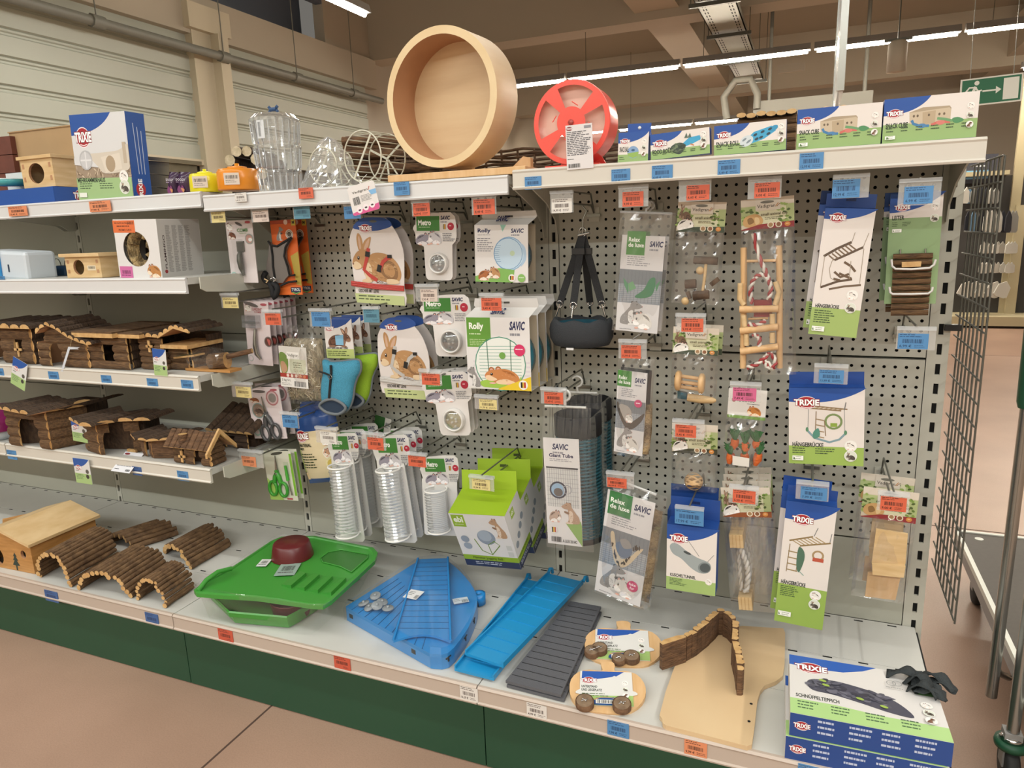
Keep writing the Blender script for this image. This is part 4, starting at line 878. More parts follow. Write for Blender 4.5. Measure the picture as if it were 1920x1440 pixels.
def vest(par, cm, P, org, sc, y, dd=.03):
    I = par.matrix_basis; mb = MB(cm); q = lp(I, y, spline(P, 3), org, sc)
    cx = sum(p[0] for p in q)/len(q); cz = sum(p[1] for p in q)/len(q); n = len(q); vs = []
    for s, yy in ((.97, -.004), (1.0, -.012), (.985, -.022), (.85, -.030), (.4, -.034)):
        vs += [(cx+(a-cx)*s, yy, cz+(b-cz)*s) for a, b in q]
    mb.add(vs, [(i*n+j, i*n+(j+1) % n, (i+1)*n+(j+1) % n, (i+1)*n+j) for i in range(4) for j in range(n)]+[tuple(range(4*n, 5*n))], sm=True); v = mb.build('mesh_vest', par)
    mb = MB('trim_grey'); mb.tube([(a, -.012, b) for a, b in q], .0045, 6, closed=True); mb.build('trim', v)
    return v, q
v, q = vest(o, 'mesh_blue', P, (380, 540), 6, -.19)
mb = MB('black_web'); s = lp(M, -.19, [(1520, 845), (1525, 930), (1515, 1040), (1500, 1210)], (380, 540), 6); mb.tube([(a, -.036, b) for a, b in s], .004, 6)
s = lp(M, -.19, [(1385, 915), (1450, 935), (1515, 960)], (380, 540), 6); mb.tube([(a, -.034, b) for a, b in s], .003, 6); mb.build('strap', v)
mb = MB('chrome_dull'); s = lp(M, -.19, [(1500, 960), (1530, 945), (1550, 975), (1520, 1000)], (380, 540), 6); mb.tube([(a, -.042, b) for a, b in s], .0015, 5, closed=True); mb.build('ring', v)
mb = MB('trim_grey'); s = lp(M, -.19, spline([(1390, 1300), (1440, 1245), (1540, 1225), (1640, 1270), (1680, 1330), (1600, 1390), (1470, 1370)], 3), (380, 540), 6); mb.tube([(a, -.034, b) for a, b in s], .005, 6, closed=True)
mb.prism(s, -.033, -.012, 'y', 'navy_cloth'); mb.build('neck_opening', v)
behind(o, (.05, .10), ('vest card second in its row, its vest behind the blue one', 'vest card last in its row, mostly hidden'), dx=-.002)
for c in list(COL.objects):
    if c.parent and c.parent.get('label') == 'vest card second in its row, its vest behind the blue one' and c.name.startswith('mesh_vest'):
        c.data = c.data.copy(); c.data.materials[0] = MATS['mesh_lime']; c.location = (.035, 0, .012); lab(c, 'lime green mesh vest')

# ---- scissors cards
def scissors(par, w, h, col, cx, cz, s, rot=0):
    T = Matrix.Translation((cx*w, -.006, cz*h)) @ Matrix.Rotation(rot, 4, 'Y') @ Matrix.Scale(s, 4)
    mb = MB('print_gloss', col); mb.T = T
    for sg in (-1, 1):
        c = Vector((sg*.017, 0, -.03)); mb.tube([c+Vector((math.cos(a)*.0125, 0, math.sin(a)*.019)) for a in (2*PI*k/16 for k in range(16))], .0042, 6, closed=True)
        mb.tube([(sg*.010, 0, -.012), (sg*.006, 0, .004), (-sg*.003, 0, .022)], [.006, .0065, .004], 6)
    mb.build('handles', par)
    mb = MB('chrome_dull'); mb.T = T
    for sg in (-1, 1): mb.prism([(-sg*.004, .02), (sg*.003, .02), (sg*.0005-sg*.001, .062)], -.0012*sg, .0008*sg+.001, 'y')
    mb.lathe([(0, -.005), (.004, -.005), (.004, 0)], 8, (0, 0, .012), ax='y'); mb.build('blades', par)
o, M, w, h = hcard('scissors_card', 'pale card with dark grey claw scissors, front of two', 'scissors', (461, 727), (522, 725), (470, 822), -.19, col='#d9cdcf', group='grey scissors cards')
A = Art(w, h); A.ell(.38, .08, .2, .03, '#66605e', .05); A.ell(.83, .06, .11, .022, '#a8525c'); A.within(.06, .18, .34, .30, hamster, False, ('#9a5f3c', '#5d3823', '#e4d8cc', '#111')); A.circ(.76, .21, .15, '#d2b9ba'); A.circ(.76, .21, .115, '#8a8480'); A.ring(.76, .21, .17, .03, '#b4777c')
A.circ(.27, .45, .19, '#7f9a96'); A.circ(.27, .45, .165, '#8d7a6d'); A.within(.15, .38, .4, .54, hamster, False, ('#5b4a40', '#2d2520', '#8c7a6a', '#111')); A.ring(.13, .87, .08, .03, '#9fc4bb'); A.bars(.72, .95, .95, .97, 1, '#999'); A.build('printed_front', o)
scissors(o, w, h, '#4a4a4c', .54, .36, 1.35, -.12)
behind(o, (.04,), ('pale scissors card at the back, right of the front one',), dx=.002, dz=.006)
o, M, w, h = hcard('scissors_card', 'white card with green scissors and a file, lowest at the left', 'scissors', (492, 845), (544, 846), (503, 936), -.19, col='#d6d6c6', group='green scissors cards')
A = Art(w, h); A.poly([(0, .55), (.3, .72), (.5, 1), (0, 1)], '#a9cf6a'); A.rect(.92, .05, 1, .9, '#7fb73a'); A.rect(.68, .22, .86, .5, '#c3cbb4'); A.rect(.62, .95, .82, .985, '#b0505a'); A.ell(.5, .05, .22, .03, '#4c4c44', -.1); A.build('printed_front', o)
scissors(o, w, h, '#3f9a35', .42, .46, 1.3, .08)
mb = MB('print_gloss', '#4aa63c'); mb.tube([(.78*w, -.006, .72*h), (.80*w, -.007, .42*h)], [.004, .0055], 6); mb.tube([(.80*w, -.006, .42*h), (.85*w, -.005, .12*h)], .0025, 5, 'chrome_dull'); mb.build('claw_file', o)
behind(o, (.025,), ('green edged scissors card just behind the lowest one',), dx=.004)

# ---- bedding bag (cream, blue top and bottom)
M, w, h = frame((549, 775), (626, 765), (562, 908), -.16)
o = empty('bedding_bag', 'cream and blue printed bag of cotton bedding material', 'bedding bag', M)
def bulge(x, z): return -.036*(max(0, math.sin(PI*min(1, max(0, x/w))))*max(0, math.sin(PI*min(1, max(0, z/h)))))**.45
def bagrow(u, v): return (u*w, bulge(u*w, v*h)+.0015*math.sin(30*u+9*v)*(v > .8), h*v)
mb = MB('print_gloss')
for i in range(12):
    v0, v1 = i/12, (i+1)/12; c = '#2a5190' if i == 0 else '#d9c9a6' if i < 9 else '#24457f'
    mb.grid(lambda u, v: bagrow(u, v0+(v1-v0)*v), 14, 2, None, c); mb.grid(lambda u, v: (lambda p: (p[0], -p[1], p[2]))(bagrow(u, v0+(v1-v0)*v)), 10, 1, None, c)
mb.build('printed_bag', o)
A = Art(w, h, 'print_gloss', y0=-.0012)
for k in range(8): A.rect(.03, .50+k*.04, .97, .54+k*.04, '#8a9a55' if k < 6 else '#8a9a55')
logo_t(A, .2, .31, .42); A.text('MATERIAL', .1, .41, .44, .455, '#2c3328', 1.5); A.text('MIX', .1, .465, .22, .50, '#2c3328', 1.5); A.bars(.08, .55, .5, .78, 6, '#33402a', 3)
A.circ(.80, .56, .14, '#e3dccb'); A.within(.68, .49, .92, .62, hamster, False, ('#b98f74', '#8a6650', '#e5d6c8', '#111')); A.circ(.80, .72, .14, '#ded2a8'); A.circ(.8, .72, .1, '#c9b45a'); A.within(.7, .36, .92, .46, hamster, True, SPOT); A.rect(.06, .83, .97, .93, '#cdb48c')
warp(A, bulge).build('printed_front', o)
mb = MB('bag'); mb.grid(lambda u, v: (w*(.1+u*.85), -.02+.03*math.sin(4*u+v), h*(.97+.12*v-.0*u)), 8, 4, sm=False); mb.build('clear_seal', o)
mb = MB('print_gloss', '#24457f'); mb.prism([(w*.12, h*.96), (w*.25, h*1.13), (w*1.3, h*1.16), (w*1.25, h*1.02), (w*.95, h*.95)], .0, .03, 'y'); mb.build('blue_back_pack', o)

# ---- jogging ball boxes
M, w, h = frame((840, 962), (946, 968), (868, 1058), -.335, yb=-.262)
dep = .108
o = empty('jogging_ball_box', 'lime and white hamster jogging ball box, front of three', 'carton', M, 'jogging ball boxes')
mb = MB('print'); mb.box(0, 0, 0, w, dep, h, None, '#dcd9d6'); mb.fc[1] = lin('#8fae1f'); mb.build('carton', o, bevel=.001)
A = Art(w, h); A.rect(0, 0, 1, 1, '#dedbd7'); A.rect(0, .78, 1, .875, '#8fae1f'); A.rect(0, .875, 1, 1, '#2e3450'); A.rect(.03, .02, .26, .24, '#8fae1f'); A.text('ebi', .06, .05, .23, .16, '#e9efd8', 2); A.bars(.06, .19, .23, .22, 1, '#d9e3b8')
A.circ(.55, .42, .16, '#8b95a0'); A.circ(.53, .39, .12, '#a3adb6'); A.line([(.32, .46), (.40, .68), (.56, .75), (.75, .56), (.66, .48)], .018, '#6d8a1e'); A.line([(.56, .75), (.54, .56), (.68, .48)], .015, '#6d8a1e'); A.within(.68, .04, .93, .42, stander, True, BEIGE)
A.circ(.15, .47, .075, '#8f98a2'); A.circ(.16, .60, .075, '#99a2ac'); A.rect(.86, .55, .95, .64, '#c9c9c2'); A.rect(.86, .67, .95, .76, '#c9c9c2'); A.text('Hamster Jogging Ball', .18, .80, .72, .86, '#5d7414', .8); A.bars(.2, .90, .8, .97, 2, '#c3c7d4', 4); A.build('printed_front', o)
A = right_art(dep, h, w); A.rect(0, 0, 1, 1, '#d9d7d5'); A.rect(0, .78, 1, .875, '#8fae1f'); A.rect(0, .875, 1, 1, '#2e3450'); A.rect(.28, .06, .52, .2, '#9fbb4a'); A.text('ebi', .32, .09, .48, .16, '#e9efd8', 1.5)
for k in range(4): A.circ(.2+k*.21, .62-.08*k, .1, '#8b949e')
A.bars(.1, .80, .85, .86, 1, '#5d7414'); A.bars(.1, .9, .9, .97, 2, '#c3c7d4'); A.build('printed_side', o)
A = Art(w, dep, T=Matrix.Translation((0, 0, h)) @ Matrix.Rotation(-PI/2, 4, 'X')); A.rect(0, 0, 1, 1, '#8fae1f'); A.build('printed_top', o)
mb = MB('print', '#94b322'); th = .055; mb.T = Matrix.Translation((0, dep, h)) @ Matrix.Rotation(-.55, 4, 'X'); mb.box(0, -.001, 0, w, .001, th); mb.box(w*.43, -.0015, th*.55, w*.55, -.0011, th*.7, None, '#3c4a10'); mb.build('hang_flap', o)
for dy, t in ((.1095, 'jogging ball box second in its row'), (.219, 'jogging ball box last in its row against the panel')): copy_tree(o, Matrix.Translation((0, dy, .0)) @ M, t)
# ------------------------------------------------------------------ right pegboard bay
def hanger(par, pts, r=.0028, m='clear'):
    mb = MB(m); mb.tube(pts, r, 6); mb.build('hanger', par)
def hanger_shape(w, z, y=0, hook=.02):
    bar = [(-w/2, y, z), (w/2, y, z)]
    hk_ = [(0, y, z), (0, y, z+hook*.5)]+[(math.sin(a)*hook*.45-hook*.0, y, z+hook*.5+hook*.45-math.cos(a)*hook*.45) for a in (0.3+k*.55 for k in range(8))]
    return bar, hk_
# ---- hanging pet bed
hx = at(1052, 357, y=-.285).x
c = at(1090, 615, y=-.15); Mb = Matrix.Translation((c.x, -.15, c.z))
o = empty('hanging_pet_bed', 'dark grey round hanging bed with teal lining on four black straps', 'pet bed', Mb)
mat('bed_cloth', '#33363a', .9, bump=.3, bscale=300); mat('bed_teal', '#1f5566', .9, noise=.3, nscale=40)
rx = (at(1152, 625, y=-.15)-at(1026, 625, y=-.15)).length/2*.93; hz_ = (at(1090, 600, y=-.15)-at(1090, 654, y=-.15)).length
mb = MB('bed_cloth'); pr = []
for k in range(25):
    a = PI*1.15*k/24-PI*.12; pr.append((rx-.028+.028*math.cos(a-PI/2+.2), 0))
prof = [(0, -hz_*.62), (rx*.6, -hz_*.62), (rx*.86, -hz_*.56), (rx*.98, -hz_*.3), (rx, -hz_*.0), (rx*.97, hz_*.2), (rx*.9, hz_*.32), (rx*.82, hz_*.28), (rx*.76, hz_*.1), (rx*.72, -hz_*.2)]
mb.lathe(prof, 36); mb.v = [(x, y*.8, z+.004*math.sin(7*math.atan2(y, x))*(z > 0)) for x, y, z in mb.v]; mb.build('bed_wall', o)
mb = MB('bed_teal'); mb.lathe([(rx*.74, hz_*.22), (rx*.7, hz_*.0), (rx*.6, -hz_*.3), (0, -hz_*.36)], 30); mb.v = [(x, y*.8, z) for x, y, z in mb.v]; mb.build('lining', o)
mb = MB('print', '#d9d9d9'); mb.box(-.02, -rx*.82, -hz_*.62, .0, -rx*.79, -hz_*.55); mb.build('care_tag', o)
top = Vector((hx-c.x+.012, .0, at(1087, 440, y=-.15).z-c.z))
mb = MB('chrome_dull')
mb.tube([top+Vector((0, 0, .075)), top+Vector((.012, 0, .06)), top+Vector((.002, 0, .04)), top+Vector((.0, 0, .0))], .003, 6); mb.tube([top+Vector((math.cos(a)*.01, 0, .006+math.sin(a)*.012)) for a in (2*PI*k/12 for k in range(12))], .0025, 6, closed=True); mb.tube([top+Vector((-.012, 0, -.002)), top+Vector((.02, 0, .004))], .004, 6); mb.build('carabiner', o)
for ax, ay in ((-1, -.15), (1, -.1), (-.15, -.75), (.2, .7)):
    e = Vector((ax*rx*.78, ay*rx*.78, hz_*.42)); d = e-top; mid = top+d*.85
    mb = MB('black_web'); s = d.normalized(); a = Vector((1, 0, 0)); a = (a-s*a.dot(s)).normalized()*.0095; b = s.cross(a).normalized()*.0018
    P = [top+d*.02, mid]; mb.add([P[0]-a-b, P[0]+a-b, P[0]+a+b, P[0]-a+b, P[1]-a-b, P[1]+a-b, P[1]+a+b, P[1]-a+b], [(0, 1, 5, 4), (1, 2, 6, 5), (2, 3, 7, 6), (3, 0, 4, 7), (0, 3, 2, 1), (4, 5, 6, 7)])
    q = top+d*.2; mb.box(q.x-.013, q.y-.006, q.z-.008, q.x+.013, q.y+.006, q.z+.008, 'black_plastic'); st = mb.build('strap', o)
    mb = MB('chrome'); mb.tube([mid+Vector((math.cos(t)*.009, 0, math.sin(t)*.009)) for t in (2*PI*k/10 for k in range(10))], .002, 5, closed=True); mb.tube([mid, top+d*.93, e], .003, 5); mb.build('swivel_clip', st)

# ---- hammock packs: printed card in a clear sleeve
def relax(A, hammock, badge=None, skew=0, green=(.13, .0, .55, .2), logo=(.66, .045, .97, .10)):
    A.rect(0, 0, 1, 1, '#d3d0d0'); A.rect(*green, '#4b8a3e' if not badge else '#3b7a45'); g = green
    A.text('Relax', g[0]+.04, g[1]+.06, g[0]+.04+(g[2]-g[0])*.62, g[1]+.105, '#f2f5ee', 1.5); A.text('de luxe', g[0]+.04, g[1]+.115, g[0]+.04+(g[2]-g[0])*.85, g[1]+.16, '#f2f5ee', 1.5)
    logo_s(A, *logo); A.bars(.16, .215, .7, .32, 5, '#8a8a90', 3)
    A.rect(0, .35, 1, .70, '#8f959c'); A.rect(0, .35, 1, .5, '#767b80'); 
    for k in range(9): A.line([(0, .52+k*.02), (1, .50+k*.02)], .006, '#b9bdc2')
    for k in range(12): A.line([(.04+k*.085, .36), (.04+k*.085, .69)], .006, '#666b72')
    if hammock == 'green':
        A.poly([(.1, .44), (.22, .50), (.25, .61), (.14, .52)], '#4f8a63'); A.poly([(.22, .50), (.33, .47), (.42, .54), (.26, .58)], '#6a9a70'); A.blob([(.40, .63), (.6, .55), (.72, .44), (.84, .42), (.86, .5), (.8, .6), (.6, .64)], '#3f7a55'); A.poly([(.86, .5), (.98, .44), (.9, .56)], '#4f8a63')
    elif hammock == 'fur':
        A.blob([(.18, .40), (.25, .38), (.33, .50), (.45, .60), (.62, .58), (.78, .48), (.9, .45), (.8, .53), (.65, .64), (.5, .69), (.35, .66), (.26, .55)], '#c9b79a')
        rr = random.Random(4)
        for k in range(26): t = rr.random(); A.ell(.22+.6*t, .45+.2*math.sin(PI*min(1, t*1.2))+.02*rr.random(), .025, .012, '#3d342c', rr.random()*3)
        A.blob([(.32, .48), (.5, .44), (.68, .5), (.6, .58), (.42, .58)], '#5d6f86'); A.blob([(.4, .43), (.55, .41), (.66, .47), (.5, .50)], '#8d8a88')
    else:
        A.blob([(.02, .40), (.1, .40), (.35, .58), (.5, .62), (.75, .55), (.98, .48), (.9, .58), (.6, .69), (.35, .68), (.1, .52)], '#4b443e'); A.blob([(.1, .42), (.4, .42), (.55, .5), (.45, .62), (.3, .58)], '#a39d97'); A.within(.35, .5, .6, .62, hamster, False, PALE)
    A.rect(0, .70, 1, 1, '#cfcdcd'); A.within(.10, .665, .62, .93, stander, False, GREY); A.within(.40, .76, .85, .97, rabbit if False else hamster, False, PALE)
    if badge: A.circ(.79, .83, .12, '#c2406f'); A.text('fake', .71, .80, .86, .825, '#f6e3ea', 1); A.text('fur', .74, .835, .84, .86, '#f6e3ea', 1)
    A.bars(.1, .975, .4, .985, 1, '#44464e')
def sleeve(par, w, h, d=.02, m='bag_dull', x0=0, z0=0, seed=1, pinch=0, wr=.0025): 
    mb = MB(m); pillow(mb, w, h, d, m, seed, wr, 10, 16, x0, z0, d*.2, pinch=pinch, sm=False); return mb.build('film_bag', par)
M, w, h = frame((1167, 440), (1248, 444), (1162, 619), -.19)
o = empty('hammock_pack', 'clear hanger pack of a green hammock, upper pack of its column', 'hammock', M, 'upper hammock packs')
mb = MB('print'); mb.box(0, 0, 0, w, .002, h, None, '#d3d0d0'); mb.build('card', o); A = Art(w, h); relax(A, 'green', green=(.12, -.04, .55, .20), logo=(.66, .05, .96, .11)); A.build('printed_front', o)
mb = MB('mesh_lime' if False else 'navy_cloth'); pillow(mb, w*.9, h*.7, .018, 'navy_cloth', 2, .001, 6, 8, w*.05, h*.02, .013); mb.build('folded_hammock', o)
sleeve(o, w*1.2, h*1.24, .022, 'bag', -w*.1, -h*.01, 4)
bar, hk_ = hanger_shape(w*1.2, 0); T = Matrix.Translation((w*.5, .004, h*1.23)); mb = MB('clear'); mb.T = T; mb.tube(bar, .0035, 6); mb.tube(hk_, .003, 6); mb.build('hanger', o)
behind(o, (.05,), ('green hammock pack half hidden behind the upper one',))
M, w, h = frame((1159, 693), (1214, 700), (1154, 846), -.255, yr=-.265)
o = empty('hammock_pack', 'narrow pack of a rolled fur hammock in the middle of its column', 'hammock', M, None)
A = Art(w, h); relax(A, 'dark', green=(.0, -.0, .48, .19), logo=(.6, .07, .95, .13)); A.circ(.76, .37, .13, '#c2406f'); A.bars(.69, .36, .84, .39, 1, '#f6e3ea')
mb = MB('print'); mb.box(0, 0, 0, w, .002, h, None, '#d3d0d0'); mb.build('card', o); A.build('printed_front', o)
mat('fur', '#b39a72', .95, col2='#2c221a', nscale=26, bump=.8, bscale=150); mat('dark_cloth', '#232326', .9)
mb = MB('dark_cloth'); pillow(mb, w*1.06, h*1.04, .034, 'dark_cloth', 3, .002, 8, 12, .0, -h*.02, .02); mb.build('folded_hammock', o); mb = MB('fur'); mb.tube([(w*1.0, .012, h*.02), (w*1.02, .02, h*.3), (w*1.0, .016, h*.62)], .013, 8); mb.build('fur_edge', o)
sleeve(o, w*1.24, h*1.22, .05, 'bag', -w*.06, -h*.06, 6)
M, w, h = frame((1124, 916), (1227, 953), (1110, 1107), -.31, yr=-.30)
q0 = at(1124, 916, y=-.31); 
M, w, h = frame((1140, 917), (1229, 944), (1117, 1106), -.275, yr=-.295)
o = empty('hammock_pack', 'large slanting pack of a fake fur hammock, lowest of its column', 'hammock', M)
A = Art(w, h); relax(A, 'fur', True, green=(.05, -.0, .54, .22), logo=(.6, .06, .93, .12))
mb = MB('print'); mb.box(0, 0, 0, w, .002, h, None, '#d3d0d0'); mb.build('card', o); A.build('printed_front', o)
mb = MB('fur'); pillow(mb, w*1.08, h*.9, .055, 'fur', 8, .006, 8, 14, .02*w, h*.0, .032); mb.build('folded_hammock', o)
sleeve(o, w*1.22, h*1.12, .07, 'bag', -w*.04, -h*.05, 9)
mb = MB('print', '#d8d8d6'); mb.tube([(w*.15, .02, h*1.08), (w*.95, .02, h*1.05)], .004, 6); mb.build('hanger', o)

# ---- giant tubes
M, w, h = frame((1018, 820), (1085, 824), (1022, 1017), -.25)
o = empty('giant_tube_pack', 'bagged teal giant tube with a tall white card, front of two', 'pet tube', M, 'giant tube packs')
mb = MB('print'); mb.box(0, 0, 0, w, .002, h, None, '#dcd9d8'); mb.build('card', o)
A = Art(w, h); A.rect(0, 0, 1, 1, '#dcd9d8'); logo_s(A, .26, .05, .70, .105); A.text('Giant Tube', .15, .14, .83, .175, '#1d2350', 2); A.bars(.16, .19, .8, .22, 2, '#8a8a92'); A.rect(.05, .265, .95, .28, '#2e2f38')
A.rect(.05, .28, .95, .64, '#cfcfcd')
for k in range(14): A.line([(.08+k*.064, .28), (.08+k*.064, .64)], .008, '#84858a')
for k in range(9): A.line([(.05, .29+k*.04), (.95, .29+k*.04)], .008, '#94959a')
A.ring(.37, .48, .22, .05, '#2c3446'); A.circ(.36, .48, .19, '#8fb0cc'); A.ell(.37, .50, .13, .04, '#5f5a58'); A.ring(.63, .47, .12, .02, '#9a9ca2'); A.poly([(.55, .79), (.96, .76), (1, .96), (1, 1)], '#86a95a'); A.poly([(.6, .79), (.97, .76), (1, .8), (1, .99)], '#86a95a')
A.within(.08, .66, .42, .79, hamster, True, ('#b9a090', '#6d564a', '#efe9e4', '#111')); A.within(.44, .58, .94, .79, stander, True, ('#b09078', '#8a6b55', '#d9c4b0', '#111'))
A.circ(.20, .86, .1, '#e6e2dc'); A.rect(.14, .835, .18, .885, '#222'); A.rect(.18, .835, .22, .885, '#d9b23c'); A.rect(.22, .835, .26, .885, '#b23a35'); A.code(.12, .925, .4, .975, seed=5); A.text('A LUX 20 HC', .44, .945, .85, .975, '#26262c', 1); A.build('printed_card', o)
mat('tube_teal', '#1f5f6e', .4, noise=.4, nscale=70)
r = w*.62; mb = MB('tube_teal'); n = 26; rows = 30
T = Matrix.Translation((w*.78, r+.004, 0)); mb.T = T
for j in range(rows):
    z0_, z1_ = h*(.04+j*.0315), h*(.04+j*.0315+.020)
    mb.lathe([(r*.93, z0_), (r, z0_+.001), (r, z1_-.001), (r*.93, z1_)], n)
for k in range(13):
    a = 2*PI*k/13; mb.box(r*.93*math.cos(a)-.003, r*.93*math.sin(a)-.003, h*.03, r*.93*math.cos(a)+.003, r*.93*math.sin(a)+.003, h)
mb.build('lattice_tube', o)
mb = MB('dark_cloth'); mb.T = T; mb.lathe([(r*.9, h*.99), (r*1.04, h*.99), (r*1.04, h*1.17), (r*.97, h*1.18), (r*.9, h*1.15), (r*.9, h*.99)], n); mb.build('end_collar', o); mb = MB('dark_cloth'); mb.T = T; mb.lathe([(r*.9, 0), (r*1.04, 0), (r*1.04, h*.05), (r*.9, h*.05)], n); mb.build('end_collar', o)
mb = MB('bag'); mb.T = Matrix.Translation((w*.02, -.012, -h*.02))
rr = random.Random(3)
mb.grid(lambda u, v: (w*(1.35*u-.02), (-.002 if v < .75 else .02*(v-.75)*4)-.004*math.sin(40*u)*max(0, v-.72)*2, h*1.3*v), 28, 10, sm=False); mb.grid(lambda u, v: (w*1.33+.002*math.sin(9*v), 2.1*r*u, h*1.22*v), 4, 10, sm=False); mb.build('film_bag', o)
bar, hk_ = hanger_shape(w*1.15, 0, hook=.034); mb = MB('print', '#d9d9d4'); mb.T = Matrix.Translation((w*.6, .02, h*1.27)); mb.tube(bar, .0038, 6); mb.tube(hk_, .0035, 6); mb.build('hanger', o)
behind(o, (.124,), ('second bagged teal giant tube just behind the front one',), dx=-.004, dz=.012)

# ---- wooden toys in clear bags with a printed header
def leafhead(A, strip, small=True, seed=1, animal=None):
    rr = random.Random(seed); A.rect(0, 0, 1, 1, '#cfc4ae'); A.rect(0, 0, 1, .22, '#d8cdbd'); A.rect(0, .24, 1, .84, '#aebb84'); A.rect(.3, .24, .85, .84, '#d6d5b4')
    for k in range(46):
        x = rr.choice((rr.uniform(0, .32), rr.uniform(.70, 1.0))); y = rr.uniform(.22, .8); a = rr.uniform(0, 3)
        A.ell(x, y, .045*(x < .94), .03, rr.choice(('#5f7a38', '#7d9a4a', '#94ad5e', '#4d5f30')), a, 7)
    if animal != 'food':
        A.within(.03, .08, .30, .75, rabbit, False, ('#7a5f4a', '#5a4434', '#a58b74', '#1b1410')); A.within(.02, .5, .36, .99, hamster, True, SPOT)
    else: A.blob([(.1, .55), (.3, .5), (.42, .7), (.34, .92), (.1, .9), (.03, .75)], '#c9a06a'); A.blob([(.12, .65), (.2, .6), (.25, .75), (.15, .82)], '#8d6a3e'); A.blob([(.26, .62), (.33, .62), (.35, .78), (.28, .84)], '#dcc090')
    A.rect(.28, .0, .74, .40, '#d9d0c2'); A.text('Vadigran', .31, .20, .65, .34, '#4a4038', .5); A.line([(.66, .30), (.68, .24), (.71, .18)], .014, '#b9803f'); A.line([(.68, .3), (.70, .26), (.735, .21)], .012, '#8f5a3a')
    A.text('small animal toy', .38, .48, .88, .60, '#5a5038', .6); A.bars(.45, .63, .82, .72, 2, '#6c6548', seed)
    A.poly([(.36, .84), (1, .80), (1, 1), (0, 1), (0, .98)], strip)
    for k in range(2): A.circ(.56+.15*k, .88, .062, '#e6dcc6'); A.circ(.56+.15*k, .88, .042, ('#a3805a', '#8a5b3c')[k])
    A.ell(.875, .89, .055, .075, '#cf8a45'); A.bars(.85, .87, .90, .92, 1, '#f3dcc0')
def toybag(tl, tr, bl, hy, y, strip, label, cat, bagb, seed, animal=None, group=None, bagm='bag', d=.04, name='toy_bag', pinch=.25):
    """header tl..tr down to picture row hy; bag to row bagb"""
    M, w, h = frame(tl, tr, bl, y); o = empty(name, label, cat, M, group)
    hb = h; mb = MB('print'); mb.box(0, -.0005, 0, w, .0012, h, None, '#d6cfc0'); mb.build('header_card', o)
    A = Art(w, h, y0=-.0009); leafhead(A, strip, True, seed, animal); A.ell(.5, .13, .13, .045, '#77746a'); A.build('printed_front', o)
    z1 = (M.inverted() @ at((tl[0]+tr[0])/2, bagb, y=y)).z; 
    mb = MB(bagm); pillow(mb, w*1.02, -z1+.012, d, bagm, seed, .003, 16, 20, -w*.01, z1, .002, pinch=-pinch*0+pinch*.0, sm=False); mb.build('film_bag', o)
    return o, M, w, h, z1
def px_tube(mb, M, y, pts, r, n=7, m=None, col=None, dy=0, org=(0, 0), sc=1, **k):
    mb.tube([(a, dy, b) for a, b in lp(M, y, pts, org, sc)], r, n, m, col, **k)
O3 = ((1240, 330), 3.693)
# chain toy
o, M, w, h, z1 = toybag((1272, 378), (1363, 379), (1266, 434), 437, -.19, '#3e4a38', 'bag with a small wooden chain toy, topmost of its column', 'chew toy', 571, 3)
I3 = lambda mb, pts, r, **k: px_tube(mb, M, -.19, pts, r, org=O3[0], sc=O3[1], **k)
mb = MB('bark'); I3(mb, [(225, 580), (390, 590)], .010, n=6, m='twig'); mb.build('top_slat', o)
for c in ((268, 655), (166, 865)):
    (x, z), = lp(M, -.19, [c], *O3); mb = MB('wood_pale'); mb.T = Matrix.Translation((x, 0, z)); mb.lathe([(0, -.010)]+[(.010*math.sin(a), -.010*math.cos(a)) for a in (PI*k/8 for k in range(1, 8))]+[(0, .010)], 12); mb.build('wooden_bead', o)
mb = MB('wood_pale'); I3(mb, [(310, 600), (300, 700), (285, 810)], .004); mb.build('rope', o)
for pts, r in (([(165, 750), (240, 745)], .012), ([(220, 830), (330, 820)], .012), ([(360, 720), (380, 745)], .014), ([(180, 800), (200, 850)], .006)):
    mb = MB('twig'); I3(mb, pts, r, n=6); mb.build('bark_piece', o)
# ladder
o, M, w, h, z1 = toybag((1389, 376), (1489, 366), (1387, 433), 433, -.20, '#8f2f33', 'long bag with a wooden ladder, ropes and rings, right of the chain toy', 'chew toy', 703, 5, 'food', d=.06)
I3 = lambda mb, pts, r, **k: px_tube(mb, M, -.20, pts, r, org=O3[0], sc=O3[1], **k)
for P in ([(570, 495), (572, 740), (565, 1330)], [(815, 480), (820, 760), (818, 1330)]):
    mb = MB('wood_beech'); I3(mb, P, .0075, n=10); mb.build('ladder_rail', o)
for i, P in enumerate(([(590, 590), (795, 585)], [(545, 920), (812, 915)], [(548, 1068), (810, 1040)], [(550, 1210), (810, 1175)], [(600, 990), (740, 985)])):
    mb = MB('wood_beech'); I3(mb, P, (.0035, .0085, .0085, .0085, .003)[i], n=10, dy=-.012 if i in (1, 2, 3) else 0); mb.build('rung', o)
mb = MB('print', '#8f2b2f'); q = lp(M, -.20, [(640, 860), (765, 860), (765, 975), (640, 975)], *O3); mb.prism(q, .0, .02, 'y'); mb.build('red_block', o)
def rope(mb, pts, r, c1='#d9d2c8', c2='#a03a3c', twist=60):
    P = [Vector(p) for p in spline(pts, 5, False)]
    for s in range(2):
        Q = []
        for i, p in enumerate(P):
            t = (P[min(i+1, len(P)-1)]-P[max(i-1, 0)]).normalized(); a = t.orthogonal().normalized(); b = t.cross(a); g = i*1.3+s*PI
            Q.append(p+(a*math.cos(g)+b*math.sin(g))*r*.5)
        mb.tube(Q, r*.62, 5, 'print', (c1, c2)[s])
